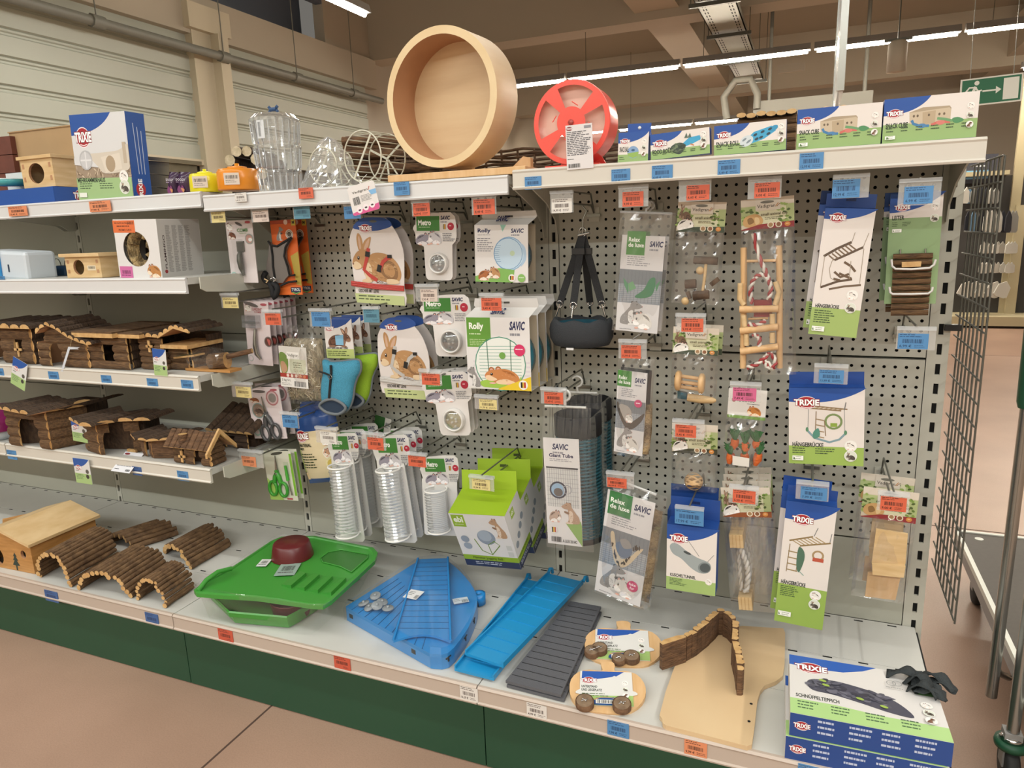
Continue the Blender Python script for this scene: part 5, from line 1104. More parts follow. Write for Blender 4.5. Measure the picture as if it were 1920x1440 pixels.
for P in ([(630, 880), (620, 800), (640, 720), (690, 680), (740, 710), (760, 780), (745, 850)], [(610, 1020), (660, 1030), (720, 1000)], [(640, 1090), (680, 1120), (680, 1180)], [(600, 1320), (660, 1300), (720, 1250), (760, 1220), (790, 1290), (740, 1320), (720, 1270), (780, 1330)], [(640, 400), (680, 560), (720, 650), (745, 720)]):
    mb = MB(); rope(mb, [(a, -.012, b) for a, b in lp(M, -.20, P, *O3)], .006); mb.build('twisted_rope', o)
for P in ([(550, 740), (545, 850), (575, 890)], [(790, 730), (815, 800), (790, 890)], [(570, 960), (580, 1040)], [(770, 950), (770, 1020)], [(590, 1090), (590, 1170)], [(770, 1080), (770, 1150)]):
    mb = MB('wood_pale'); I3(mb, P, .007, n=6, dy=-.008); mb.build('woven_fibre', o)
# dumbbell
o, M, w, h, z1 = toybag((1263, 612), (1349, 616), (1258, 662), 672, -.19, '#3e4a38', 'bag with a wooden dumbbell toy below the chain toy', 'chew toy', 756, 7, d=.05)
M2, w2, h2 = frame((1270, 606), (1357, 610), (1265, 660), -.15); b2 = empty('toy_bag', 'second dumbbell toy bag showing behind the first', 'chew toy', M2); mb = MB('print'); mb.box(0, 0, 0, w2, .0012, h2, None, '#cfc7b4'); mb.build('header_card', b2); A = Art(w2, h2); leafhead(A, '#3e4a38', True, 8); A.build('printed_front', b2)
O6 = ((1230, 680), 3.0); J = lambda mb, pts, r, **k: px_tube(mb, M, -.19, pts, r, org=O6[0], sc=O6[1], **k)
mb = MB('wood_beech'); J(mb, [(118, 60), (122, 140)], .009, n=8); mb.T = None
def disc(par, nm, c, rad, th, m='wood_beech', ax='x', yy=-.006):
    (x, z), = lp(M, -.19, [c], *O6); mb = MB(m); mb.T = Matrix.Translation((x, yy, z)); mb.lathe([(0, -th/2), (rad*.8, -th/2), (rad, -th/4), (rad, th/4), (rad*.8, th/2), (0, th/2)], 20, ax=ax); return mb.build(nm, par)
disc(o, 'end_disc', (128, 98), .026, .014); disc(o, 'end_disc', (258, 115), .026, .014)
for P in ([(135, 75), (255, 92)], [(135, 135), (255, 152)], [(135, 108), (255, 124)]): mb = MB('wood_beech'); J(mb, P, .005, n=8); mb.build('dowel', o)
mb = MB('wood_pale'); J(mb, [(178, 195), (250, 205), (320, 212), (338, 214)], [.010, .011, .008, .003], n=10); mb.build('wooden_peg', o)
mb = MB('tube_teal'); q = lp(M, -.19, [(122, 160), (175, 170), (172, 205), (122, 200)], *O6); mb.prism(q, -.004, .01, 'y'); mb.build('teal_block', o)
# willow ball
o, M, w, h, z1 = toybag((1260, 793), (1346, 798), (1262, 847), 852, -.19, '#3a3a2a', 'bag with a small willow ring ball under the dumbbell toy', 'chew toy', 922, 11, d=.05)
(x, z), = lp(M, -.19, [(212, 668)], *O6)
for k in range(6):
    mb = MB('wood_beech'); mb.T = Matrix.Translation((x, 0, z)) @ Matrix.Rotation(k*.55, 4, 'Z') @ Matrix.Rotation(.5*k, 4, 'X'); r = .0235
    mb.lathe([(r, -.003), (r*1.02, 0), (r, .003), (r*.96, 0), (r, -.003)], 24, ax='y'); mb.build('willow_ring', o)
# carrots
M, w, h = frame((1367, 727), (1439, 733), (1364, 782), -.20)
o = empty('toy_bag', 'clear bag of four orange carrot toys with a white hamster header', 'chew toy', M)
mb = MB('print'); mb.box(0, 0, 0, w, .0015, h, None, '#dedbd6'); mb.build('header_card', o)
A = Art(w, h); A.rect(0, 0, 1, 1, '#dedbd6'); A.rect(0, .90, 1, 1, '#6d9a35'); A.circ(.15, .38, .06, '#9a2f38'); A.text('FLAMINGO', .24, .33, .70, .43, '#2c2a2c', 1.2); A.bars(.5, .48, .85, .53, 1, '#55505a'); A.within(.52, .52, .88, .90, hamster, False, GINGER); A.ell(.5, .1, .13, .04, '#9a978f'); A.build('printed_front', o)
mat('carrot', '#d2662a', .75, bump=.4, bscale=200); mat('carrot_leaf', '#3b6b3a', .85, col2='#274a28', nscale=60)
for (cx, cz, bx, bz) in ((450, 420, 435, 475), (505, 440, 500, 500), (570, 430, 560, 470), (425, 500, 415, 555), (580, 500, 560, 565), (500, 500, 500, 540)):
    J(mb := MB('carrot'), [(cx, cz), ((cx+bx)/2+3, (cz+bz)/2), (bx, bz)], [.0095, .011, .005], n=10, dy=-.008); cr = mb.build('carrot', o)
    mb = MB('carrot_leaf'); rr = random.Random(cx)
    for k in range(7): J(mb, [(cx, cz), (cx+rr.uniform(-28, 28), cz-rr.uniform(30, 60)), (cx+rr.uniform(-42, 42), cz-rr.uniform(45, 75))], [.004, .0045, .001], n=5, dy=-.012)
    mb.build('leaf_tuft', cr)
q = lp(M, -.20, [(437, 505), (530, 520), (528, 568), (436, 556)], *O6); mb = MB('print', '#dcd8d0'); mb.prism(q, -.0275, -.0265, 'y'); mb.build('price_sticker', o)
z1 = (M.inverted() @ at(1400, 878, y=-.2)).z; mb = MB('bag'); pillow(mb, w*1.04, -z1+.01, .052, 'bag', 4, .003, 14, 16, -w*.02, z1, -.002, sm=False); mb.build('film_bag', o)
# rope toy row
o, M, w, h, z1 = toybag((1351, 914), (1443, 914), (1352, 968), 970, -.20, '#8f4f2c', 'front bag of a white rope toy between two wooden blocks', 'chew toy', 1146, 13, d=.032, group='rope toy bags')
for c in ((455, 992), (505, 1340)):
    (x, z), = lp(M, -.20, [c], *O6); mb = MB('wood_pale'); mb.box(x-.017, -.014, z-.018, x+.017, .016, z+.018)
    for k in range(4): mb.box(x-.017+k*.0088, -.0155, z-.018, x-.010+k*.0088, -.0135, z+.018)
    mb.build('wooden_block', o)
mb = MB(); rope(mb, [(a, 0, b) for a, b in lp(M, -.20, [(470, 1035), (495, 1090), (515, 1150), (518, 1220), (505, 1290)], *O6)], .008, '#d9d5ce', '#c9c4ba'); rope(mb, [(a, .012, b) for a, b in lp(M, -.20, [(460, 1035), (465, 1120), (470, 1200), (480, 1290)], *O6)], .006, '#cfcac2', '#bfb9ae'); mb.build('white_rope', o)
for k, t in enumerate(('rope toy bag second in its row', 'rope toy bag third in its row', 'rope toy bag last in its row')): copy_tree(o, Matrix.Translation((-.001*k, .035*(k+1), .006*(k+1))) @ M, t)
# wooden ramp
o, M, w, h, z1 = toybag((1620, 912), (1724, 925), (1617, 968), 970, -.19, '#8f2f33', 'front bag of a folding wooden ramp, hanging at the right end', 'chew toy', 1130, 17, 'food', d=.035, group='wooden ramp bags')
O7 = ((1420, 660), 2.667)
q = lp(M, -.19, [(592, 875), (750, 900), (738, 1050), (570, 1040)], *O7); mb = MB('wood_ply'); mb.prism(q, -.012, -.006, 'y', 'wood_pale'); mb.build('ramp_board', o)
q = lp(M, -.19, [(570, 1040), (735, 1050), (726, 1105), (572, 1090)], *O7); mb = MB('wood_pale'); mb.prism(q, -.026, -.008, 'y'); mb.build('ramp_ledge', o)
q = lp(M, -.19, [(552, 1100), (720, 1105), (690, 1240), (538, 1220)], *O7); mb = MB('wood_beech'); mb.prism(q, -.002, .004, 'y'); mb.build('ramp_board', o)
copy_tree(o, Matrix.Translation((-.004, .05, .018)) @ M, 'wooden ramp bag behind, showing only the top of its header')

# ---- printed cartons on hooks
O4 = ((1480, 330), 4.115)
def hangcarton(tl, tr, bl, y, dep, tabtop, art, label, cat='carton', backs=(), group=None, tabw=(0, 1), dys=(.06,)):
    M, w, h = frame(tl, tr, bl, y); o = carton('hanging_carton', label, cat, M, w, h, dep, art(w, h), '#24529c', '#24529c', group)
    zt = (M.inverted() @ at(tl[0], tabtop, y=y+dep)).z
    mb = MB('print', '#1d4790'); mb.box(w*tabw[0], dep-.0015, h-.005, w*tabw[1], dep, zt); mb.box(w*.4, dep-.002, zt-.016, w*.6, dep-.0015, zt-.009, None, '#10285a'); mb.add([(w*tabw[0], 0, h+.0006), (w*tabw[1], 0, h+.0006), (w*tabw[1], dep-.001, h+.002), (w*tabw[0], dep-.001, h+.002)], [(0, 1, 2, 3)]); mb.build('hang_tab', o)
    for dy, t in zip(dys, backs): copy_tree(o, Matrix.Translation((-.012, dy, .008)) @ M, t)
    return o, M, w, h
def bridge_pic(A, kind):
    if kind == 1:
        for P, t, c in (([(.10, .375), (.35, .31), (.62, .255)], .055, '#5b4a3c'), ([(.33, .40), (.55, .355), (.86, .29)], .05, '#5b4a3c'), ([(.12, .62), (.45, .565), (.74, .54)], .05, '#5b4a3c'), ([(.3, .63), (.6, .60), (.93, .58)], .045, '#6d5a49')): A.line(P, t, c)
        for k in range(7): A.line([(.2+k*.06, .365-k*.016), (.33+k*.065, .40-k*.015)], .03, '#75604c')
        for P in ([(.36, .49), (.5, .53), (.66, .50)], [(.53, .41), (.68, .44), (.78, .48)], [(.46, .5), (.6, .52), (.72, .535)], [(.36, .545), (.5, .555)]): A.line(P, .05, '#665240')
        for P in ([(.3, .38), (.25, .47), (.3, .54), (.4, .56)], [(.62, .26), (.66, .18)], [(.86, .29), (.93, .18)], [(.12, .62), (.12, .37)], [(.9, .57), (.88, .3)], [(.66, .4), (.68, .54)]): A.line(P, .012, '#9a8d7c')
    elif kind == 2:
        A.line([(.26, .26), (.7, .29)], .02, '#8a7458'); A.line([(.36, .235), (.78, .27)], .02, '#8a7458')
        for k in range(7): A.line([(.28+k*.06, .26+k*.004), (.38+k*.06, .235+k*.005)], .012, '#9a8464')
        A.ring(.60, .43, .105, .03, '#7a8f5c'); A.rect(.56, .45, .65, .50, '#8aa545'); A.line([(.25, .55), (.35, .65), (.55, .70), (.68, .66), (.76, .58)], .03, '#7d9aa3')
        for k in range(4): A.line([(.36, .40+k*.075), (.48, .42+k*.075)], .016, '#9a8464')
        A.line([(.37, .3), (.36, .62)], .012, '#8a7458'); A.line([(.48, .42), (.5, .62)], .012, '#8a7458'); A.line([(.76, .18), (.74, .28)], .014, '#777'); A.line([(.74, .28), (.75, .58)], .008, '#999'); A.line([(.27, .26), (.26, .56)], .008, '#999'); A.blob([(.33, .58), (.4, .52), (.42, .62), (.34, .66)], '#4f8a7a'); A.ell(.25, .54, .02, .03, '#5a8a6a'); A.ell(.76, .57, .02, .03, '#5a8a6a')
    elif kind == 3:
        A.line([(.14, .315), (.6, .255)], .035, '#8a744f'); A.line([(.36, .345), (.96, .285)], .035, '#8a744f')
        for k in range(7): A.line([(.2+k*.075, .31-k*.009), (.38+k*.08, .34-k*.008)], .02, '#a48d63')
        A.ring(.74, .40, .10, .04, '#a48b66'); A.rect(.64, .42, .86, .45, '#b5543f')
        for k in range(4): A.line([(.14, .40+k*.05), (.36, .405+k*.05)], .026, '#9a845c')
        A.line([(.16, .34), (.14, .57)], .016, '#8a744f'); A.line([(.36, .35), (.34, .56)], .016, '#8a744f'); A.blob([(.34, .36), (.45, .38), (.48, .45), (.40, .56), (.33, .5)], '#4f6f5c'); A.line([(.4, .55), (.5, .58)], .02, '#8aa59a'); A.line([(.62, .25), (.68, .18)], .014, '#777'); A.line([(.94, .28), (.96, .21)], .014, '#777')
    else:
        A.line([(.12, .22), (.2, .34)], .012, '#8a8a88'); A.line([(.42, .2), (.66, .43)], .012, '#8a8a88'); A.line([(.95, .38), (.82, .5)], .012, '#8a8a88')
        A.blob([(.06, .34), (.12, .28), (.24, .29), (.4, .37), (.62, .45), (.85, .5), (.9, .58), (.83, .66), (.68, .68), (.5, .62), (.3, .5), (.13, .44)], '#9aa3a5'); A.ell(.77, .59, .13, .085, '#7d8789', -.1); A.ell(.78, .59, .105, .068, '#4f585b', -.1); A.ell(.42, .40, .08, .02, '#444b4d', .2)
R2 = lambda x, y0, y1, r: ((x, y0, r), (x, y1, r))
a1 = lambda w, h: pack_t(w, h, .085, 'HÄNGEBRÜCKE', (.07, .745, .56, .78), .78, (.27, .075, .34, .42), lambda A: bridge_pic(A, 1), ((.07, .5),), 6, R2(.79, .665, .765, .105), 1.05, '#9db56b', .02, stamp=(.06, .93, .32, .97), trows=(.80, .91))
hangcarton((1548, 389), (1643, 392), (1520, 626), -.245, .03, 362, a1, 'tall carton of a bark hanging bridge, front one at the top', backs=('tall hanging bridge carton half hidden behind the front one',), group='tall hanging bridge cartons', dys=(.05,))
a2 = lambda w, h: pack_t(w, h, .18, 'HÄNGEBRÜCKE', (.05, .70, .47, .77), .76, (.24, .19, .34, .36), lambda A: bridge_pic(A, 2), ((.05, .28), (.36, .62)), 3, R2(.83, .74, .87, .075), 1.02, '#98b45a', .06, stamp=(.05, .89, .2, .95), trows=(.785, .875))
hangcarton((1479, 727), (1622, 728), (1476, 868), -.22, .035, 697, a2, 'square carton of a hanging bridge with a hoop, right of the carrots')
a3 = lambda w, h: pack_t(w, h, .14, 'HÄNGEBRÜCKE', (.06, .635, .56, .675), .675, (.36, .135, .42, .40), lambda A: bridge_pic(A, 3), ((.06, .44),), 6, R2(.78, .725, .80, .105), 1.08, '#93b054', .03, stamp=(.06, .90, .33, .94), trows=(.69, .78))
hangcarton((1475, 938), (1570, 952), (1452, 1163), -.27, .035, 908, a3, 'tall narrow carton of a rope hanging bridge, lowest right', backs=('tall narrow bridge carton behind the front one',), group='tall narrow bridge cartons', dys=(.045,))
a4 = lambda w, h: pack_t(w, h, .22, 'KUSCHELTUNNEL', (.08, .74, .60, .79), .80, (.24, .20, .36, .42), lambda A: bridge_pic(A, 4), ((.07, .42),), 5, ((.86, .80, .06),), 1.05, '#9db871', .05, trows=(.82, .93))
hangcarton((1251, 982), (1345, 994), (1254, 1104), -.28, .05, 928, a4, 'blue carton of a grey cuddle tunnel, left of the rope toys', backs=('cuddle tunnel carton behind the front one',), dys=(.07,), group='cuddle tunnel cartons')
# bark ladder card
M, w, h = frame((1670, 364), (1770, 358), (1655, 570), -.18)
o = empty('ladder_card', 'green card with a flexible bark ladder tied on, front one', 'ladder', M, 'bark ladder cards')
mb = MB('print'); mb.box(0, 0, 0, w, .002, h, None, '#8aa678'); mb.build('card', o)
A = pack_t(w, h, .17, 'LEITER', (.06, .195, .29, .235), .22, (.24, .125, .30, .36), None, ((.06, .2), (.26, .42)), 3, R2(.86, .13, .23, .075), 1.05, '#8aa678', .0, stamp=(.07, .315, .25, .345), trows=(.255, .30)); A.build('printed_front', o)
ed = lp(M, -.18, [(800, 600), (1105, 590), (780, 1080), (1065, 1075)], *O4)
for k in range(10):
    t0, t1 = k/10, (k+.94)/10
    f = lambda s, t: (ed[s][0]+(ed[s+2][0]-ed[s][0])*t, ed[s][1]+(ed[s+2][1]-ed[s][1])*t)
    (xa, za), (xb, zb), (xc, zc), (xd, zd) = f(0, t0), f(1, t0), f(1, t1), f(0, t1); hh = (za-zd)/2
    mb = MB('bark_h'); mb.tube([(xa, -.006, (za+zd)/2), (xb, -.006, (zb+zc)/2)], hh*.98, 8, capm='wood_cut'); mb.v = [(x, -.006+(y+.006)*.7, z) for x, y, z in mb.v]; mb.build('bark_slat', o)
mb = MB('wood_cut'); q = lp(M, -.18, [(860, 660), (1010, 655), (1005, 695), (860, 700)], *O4); mb.prism(q, -.021, -.013, 'y'); mb.build('bare_patch', o)
for P in ([(780, 640), (785, 690), (810, 712), (930, 715), (1070, 705), (1105, 680), (1118, 640)], [(765, 850), (770, 890), (790, 905), (930, 905), (1060, 900), (1090, 880), (1095, 850)]):
    mb = MB('print', '#d6d4d0'); px_tube(mb, M, -.18, P, .0025, dy=-.022, org=O4[0], sc=O4[1]); mb.build('white_tie', o)
for c in ((855, 585), (1048, 580)):
    mb = MB('chrome'); px_tube(mb, M, -.18, [(c[0], c[1]+20), (c[0], c[1]-20)], .0018, dy=-.004, org=O4[0], sc=O4[1]); mb.build('staple_hook', o)
copy_tree(o, Matrix.Translation((-.008, .04, .004)) @ M, 'green bark ladder card hidden behind the front one')
# ------------------------------------------------------------------ goods on the top shelf
def pts_frame(TL, TR, BL):
    X = TR-TL; w = X.length; X.normalize(); V = TL-BL; Z = V-X*V.dot(X); h = Z.length; Z.normalize(); Y = Z.cross(X)
    M = Matrix((X, Y, Z)).transposed().to_4x4(); M.translation = TL-Z*h; return M, w, h
def upright_frame(bl, br, z, y=None, htop=None, ybr=None):
    """box base on plane z: bottom-left and bottom-right picture points (or at depth y)"""
    A_ = at(*bl, y=y) if y is not None else at(*bl, z=z); B_ = at(*br, y=y if ybr is None else ybr) if y is not None else at(*br, z=z)
    A_.z = z; B_.z = z; X = (B_-A_); w = X.length; X.normalize(); M = Matrix((X, Vector((0, 0, 1)).cross(X), Vector((0, 0, 1)))).transposed().to_4x4(); M.translation = A_
    return M, w
def zat(px, py, M): return (M.inverted() @ at(px, py, y=M.translation.y)).z
def panel_hole(mb, x0, z0, x1, z1, y0, y1, hole, m, inner=None, n=28, shape=None):
    """board with one round / arched hole; hole = (cx, cz, rx, rz)"""
    cx, cz, rx, rz = hole
    an = sorted([2*PI*k/n for k in range(n)]+[math.atan2(z-cz, x-cx) % (2*PI) for x in (x0, x1) for z in (z0, z1)])
    def out(a):
        dx, dz = math.cos(a), math.sin(a); t = min([(x1-cx)/dx if dx > 1e-9 else (x0-cx)/dx if dx < -1e-9 else 9e9, (z1-cz)/dz if dz > 1e-9 else (z0-cz)/dz if dz < -1e-9 else 9e9]); return (cx+dx*t, cz+dz*t)
    I = [(cx+rx*math.cos(a), cz+rz*math.sin(a)) for a in an]; O = [out(a) for a in an]; k = len(an)
    for y, s in ((y0, 1), (y1, -1)):
        vs = [(a, y, b) for a, b in O]+[(a, y, b) for a, b in I]; mb.add(vs, [((i, (i+1) % k, k+(i+1) % k, k+i) if s > 0 else (i, k+i, k+(i+1) % k, (i+1) % k)) for i in range(k)], m)
    for P, s, mm in ((O, 1, m), (I, -1, inner or m)):
        vs = [(a, y0, b) for a, b in P]+[(a, y1, b) for a, b in P]; mb.add(vs, [((i, k+i, k+(i+1) % k, (i+1) % k) if s > 0 else (i, (i+1) % k, k+(i+1) % k, k+i)) for i in range(k)], mm)
def drop(M, h, z=1.479): dz = M.translation.z-z; M.translation.z = z; return h+dz
ZT = 1.476
T1 = [((128, 216), (232, 207), (155, 374))]
M, w, h = frame((129, 216), (233, 208), (156, 374.5), -.285); h = drop(M, h)
art = Art(w, h); art.rect(0, 0, 1, 1, '#d5d5d6'); swoosh(art, .24, .75, -.02, mid=.75); logo_t(art, .21, .265, .30, .55)
art.rect(0, .56, 1, .74, '#9c8a76')
rr = random.Random(2)
for k in range(70): art.ell(rr.random(), rr.uniform(.55, .73), .03, .008, rr.choice(('#b8a48c', '#7d6a56', '#d0bfa8')), rr.random()*3, 6)
art.poly([(0, .5), (1, .46), (1, .57), (.8, .60), (.6, .68), (.45, .62), (0, .58)], '#d5d5d6'); art.blob([(.28, .47), (.5, .45), (.82, .43), (.98, .36), (1, .42), (1, .56), (.95, .66), (.55, .69), (.42, .6)], '#cfc6b8'); art.poly([(.5, .5), (.84, .46), (.86, .64), (.56, .68)], '#d9d0c2'); art.ell(.66, .58, .085, .095, '#a8957c'); art.rect(.9, .34, .96, .58, '#b9ab98'); art.ell(.22, .53, .12, .115, '#b4b4b6'); art.ell(.22, .53, .1, .095, '#c4c4c6'); art.line([(.12, .53), (.32, .53)], .02, '#dcdcde'); art.line([(.22, .43), (.22, .63)], .02, '#dcdcde')
art.rect(0, .74, 1, 1, '#9cbb84'); art.text('MEHRKAMMERHAUS', .02, .735, .53, .79, '#26302a', 2); art.bars(.05, .80, .34, .88, 3, '#43583e'); art.bars(.42, .80, .72, .88, 3, '#43583e', 5); critters_round(art, .87, .73, .07, 0); critters_round(art, .87, .85, .08, 1); art.rect(.03, .91, .17, .965, '#e3e6dd')
o = carton('house_carton', 'tall white and blue carton of a wooden rodent house, standing at the top left', 'carton', M, w, h, .07, art, '#27519b', '#2f5aa5')
A = right_art(.07, h, w); A.rect(0, 0, 1, 1, '#28529c')
for k in range(3): A.line([(.35+k*.2, .12+.04*k), (.42+k*.16, .70)], .035, '#b9c6dd')
A.ell(.42, .88, .26, .08, '#b03038'); A.T = A.T @ Matrix.Translation((.07*.42, 0, h*.12)) @ Matrix.Rotation(-PI/2, 4, 'Y') @ Matrix.Translation((-.07*.5, 0, -h*.5)); A.text('TRIXIE', .02, .472, .98, .528, '#ffffff', 2); A.build('printed_side', o)
# flat blue box with the ply house on it
M, w = upright_frame((-45, 389), (104, 379), 1.479, y=-.285)
h = .0525; art = Art(w, h); art.rect(0, 0, 1, 1, '#24509c')
o = carton('flat_box', 'flat blue box lying under the small plywood house', 'carton', M, w, h, .14, art, '#2a569f', '#2f5ca8')
A = right_art(.14, h, w); A.rect(0, 0, 1, 1, '#27529d'); logo_t(A, .7, .55, .40, .5); A.build('printed_side', o)
def plyhouse(M, w, d, h, ov, hole, label, sticker=False, joints=True, m='wood_pale'):
    o = empty('rodent_house', label, 'rodent house', M); t = .008
    mb = MB(m); panel_hole(mb, 0, 0, w, h, 0, t, (hole[0]*w, hole[1]*h, hole[2]*w, hole[3]*h), m, 'wood_inner'); mb.build('front_wall', o)
    for x in (0, w-t): mb = MB(m); mb.box(x, t, 0, x+t, d, h); mb.build('side_wall', o)
    mb = MB(m); mb.box(t, d-t, 0, w-t, d, h); mb.build('back_wall', o)
    mb = MB(m); mb.box(-ov, -ov, h, w+ov, d+ov, h+.011); mb.build('roof_board', o, bevel=.001)
    if joints:
        mb = MB('wood_inner')
        for x in (.045, .88):
            for z in (.22, .68): mb.box(x*w, -.0006, z*h, (x+.06)*w, .001, (z+.17)*h)
        mb.build('finger_joint', o)['kind'] = 'stuff'
    if sticker: mb = Art(w, h); mb.rect(.62, .42, .86, .66, '#d9cbb0'); mb.code(.65, .46, .83, .58); mb.build('bar_code_sticker', o)
    return o
M, w = upright_frame((45, 348), (104, 345), 1.5325, y=-.275)
plyhouse(M, w, .13, .094, .008, (.46, .5, .245, .36), 'small plywood house with a round hole on the flat blue box')
# cardboard carton and brown crate behind
M, w, h = frame((16, 248), (142, 233), (30, 345), -.12); h = drop(M, h)
mb = MB('cardboard'); mb.box(0, 0, 0, w, .1, h-.004); o = tag(mb.build('cardboard_box', None, M), 'plain brown cardboard box behind the small plywood house', 'box'); mb = MB('kraft_in'); mb.box(0, -.0008, h*.30, w, 0, h*.305); mb.box(w*.02, -.0008, h*.0, w*.025, 0, h*.9); mb.build('fold_line', o); mb = MB('cardboard'); mb.box(-.002, -.004, h-.004, w+.002, .104, h); mb.build('lid', o)
M, w, h = frame((-60, 262), (17, 254), (-45, 350), -.14); h = drop(M, h)
o = empty('wooden_crate', 'red brown slatted wooden crate at the top left edge', 'crate', M); mat('crate_brown', '#6b3a2c', .6, noise=.2, nscale=30)
for k in range(4): mb = MB('crate_brown'); mb.box(0, 0, k*h/4+.001, w, .12, (k+1)*h/4-.0015); mb.build('slat', o)
M = Matrix.Translation(at(22, 349, y=-.24)); o = empty('food_bowl', 'teal rimmed glass bowl behind the flat blue box', 'bowl', M); mat('white_rim', '#cfe0e0', .3); mat('teal_glass', '#4aa3a8', .2); mb = MB('teal_glass'); mb.lathe([(.0, 0), (.04, .0), (.055, .022), (.05, .022), (.036, .004), (0, .004)], 24); mb.build('bowl_body', o); mb = MB('white_rim'); mb.tube([(.053*math.cos(a), .053*math.sin(a), .022) for a in (2*PI*k/24 for k in range(24))], .002, 6, closed=True); mb.build('rim', o)
mb = MB('print', '#d5d8d8'); mb.box(-.1, .05, -.01, .02, .052, .052); tag(mb.build('cardboard_sheet', None, M), 'small white card standing behind the teal bowl', 'card')
# taupe crate and pouches
M, w, h = frame((276, 300), (316, 304), (284, 366), -.14); h = drop(M, h)
o = empty('wooden_crate', 'grey brown slatted wooden box right of the tall house carton', 'crate', M); mat('taupe', '#857a63', .65, noise=.12, nscale=30)
for k in range(3): mb = MB('taupe'); mb.box(0, 0, k*h/3+.001, w, .12, (k+1)*h/3-.0015); mb.build('slat', o)
mb = MB('taupe'); mb.box(-.012, -.01, h, w+.012, .13, h+.012); mb.build('lid', o)
for a, b, t in ((317, 334, 'dark purple treat pouch right of the taupe wooden box'), (335, 357, 'dark purple treat pouch left of the yellow food tub')):
    M, w, h = frame((a, 322), (b, 323), (a+2, 364), -.20); h = drop(M, h); mb = MB('print_gloss', '#3d2440'); pillow(mb, w, h, .04, 'print_gloss', a, .002, 8, 10, col='#3d2440'); o = tag(mb.build('treat_pouch', None, M), t, 'pouch')
    A = Art(w, h, y0=-.019); A.text('DOGGY', .1, .28, .9, .38, '#cfc6d0', 1); A.bars(.1, .42, .8, .5, 1, '#a893ab'); A.blob([(.3, .6), (.6, .55), (.8, .75), (.5, .92), (.2, .8)], '#7a3a6a'); A.blob([(.5, .68), (.8, .72), (.7, .85)], '#c98a5a'); A.build('printed_front', o)
# food tubs
def tub(c, r, h, col, label, px):
    o = empty('food_tub', label, 'tub', Matrix.Translation(c)); mat('tub_'+label[:6].strip(), col, .22)
    m = 'tub_'+label[:6].strip(); mb = MB(m); mb.lathe([(0, 0), (r*.97, 0), (r, .004), (r*.985, h*.72), (r*.9, h*.84), (r*.5, h*.87), (0, h*.87)], 36); mb.build('tub_body', o)
    mb = MB(m); mb.lathe([(r*.45, h*.85), (r*.47, h*.93), (r*.3, h*.96), (r*.12, h*.96), (r*.11, h*1.07), (0, h*1.07)], 24); mb.build('lid_knob', o)
    A = Art(.045, .034, T=Matrix.Rotation(.45, 4, 'Z') @ Matrix.Translation((-.0225, -r*1.012, h*.18))); A.rect(0, 0, 1, 1, '#cfc2b5'); A.code(.1, .2, .9, .5); A.bars(.1, .6, .8, .9, 2, '#77706a'); A.build('bar_code_sticker', o)
p = at(388, 360, y=-.24); p.z = 1.479; tub(p, .048, .066, '#e0d52a', 'yellow food tub with a knob, right of the purple pouches', 0)
p = at(449, 356, y=-.235); p.z = 1.479; tub(p, .062, .074, '#dd8a2a', 'orange food tub with a knob, right of the yellow one', 0)
# log tunnels / bridges
def log_arch(c, rx, rz, ln, n, r, label, a0=-.15, a1=PI+.15, rz_=0, name='log_tunnel', m='bark', cut='wood_cut_grey', group=None):
    o = empty(name, label, 'log bridge', c if isinstance(c, Matrix) else loc(*c, rz_), group); rr = random.Random(int(rx*1e4)+n)
    for k in range(n):
        a = a0+(a1-a0)*k/(n-1); q = r*rr.uniform(.9, 1.1); x, z = -math.cos(a)*rx, math.sin(a)*rz; j = rr.uniform(-.005, .005)
        mb = MB(m); mb.tube([(x, j, z), (x+rr.uniform(-.002, .002), ln/2, z+rr.uniform(-.002, .002)), (x, ln+j, z)], [q, q*1.02, q*.98], 9, capm=cut); mb.build('log', o)
    return o
p = at(460, 345, y=-.02); p.z = 1.479+.037; log_arch(p, .066, at(458, 270, y=-.02).z-1.535, .25, 8, .019, 'tunnel of thick dark logs behind the orange tub', -.2, PI+.2, .35, m='bark_dark')
p = at(655, 344, y=-.02); p.z = 1.479+.02
def logpile(c, rows, ln, r, label, rz_):
    o = empty('log_pile', label, 'logs', loc(*c, rz_)); rr = random.Random(5)
    for x, z in rows:
        mb = MB('bark'); q = r*rr.uniform(.85, 1.15); mb.tube([(x, 0, z), (x+rr.uniform(-.01, .01), ln*.5, z+rr.uniform(-.004, .004)), (x, ln, z)], q, 8, capm='wood_cut_grey'); mb.build('log', o)
logpile(p, [(0, .125), (.03, .10), (.055, .055), (.015, .058), (.075, .075), (.09, .03), (.12, .025), (.045, .12), (.03, .02), (.06, .0), (.1, .0)], .34, .015, 'pile of thin logs behind the bare wire wheel', -1.2)
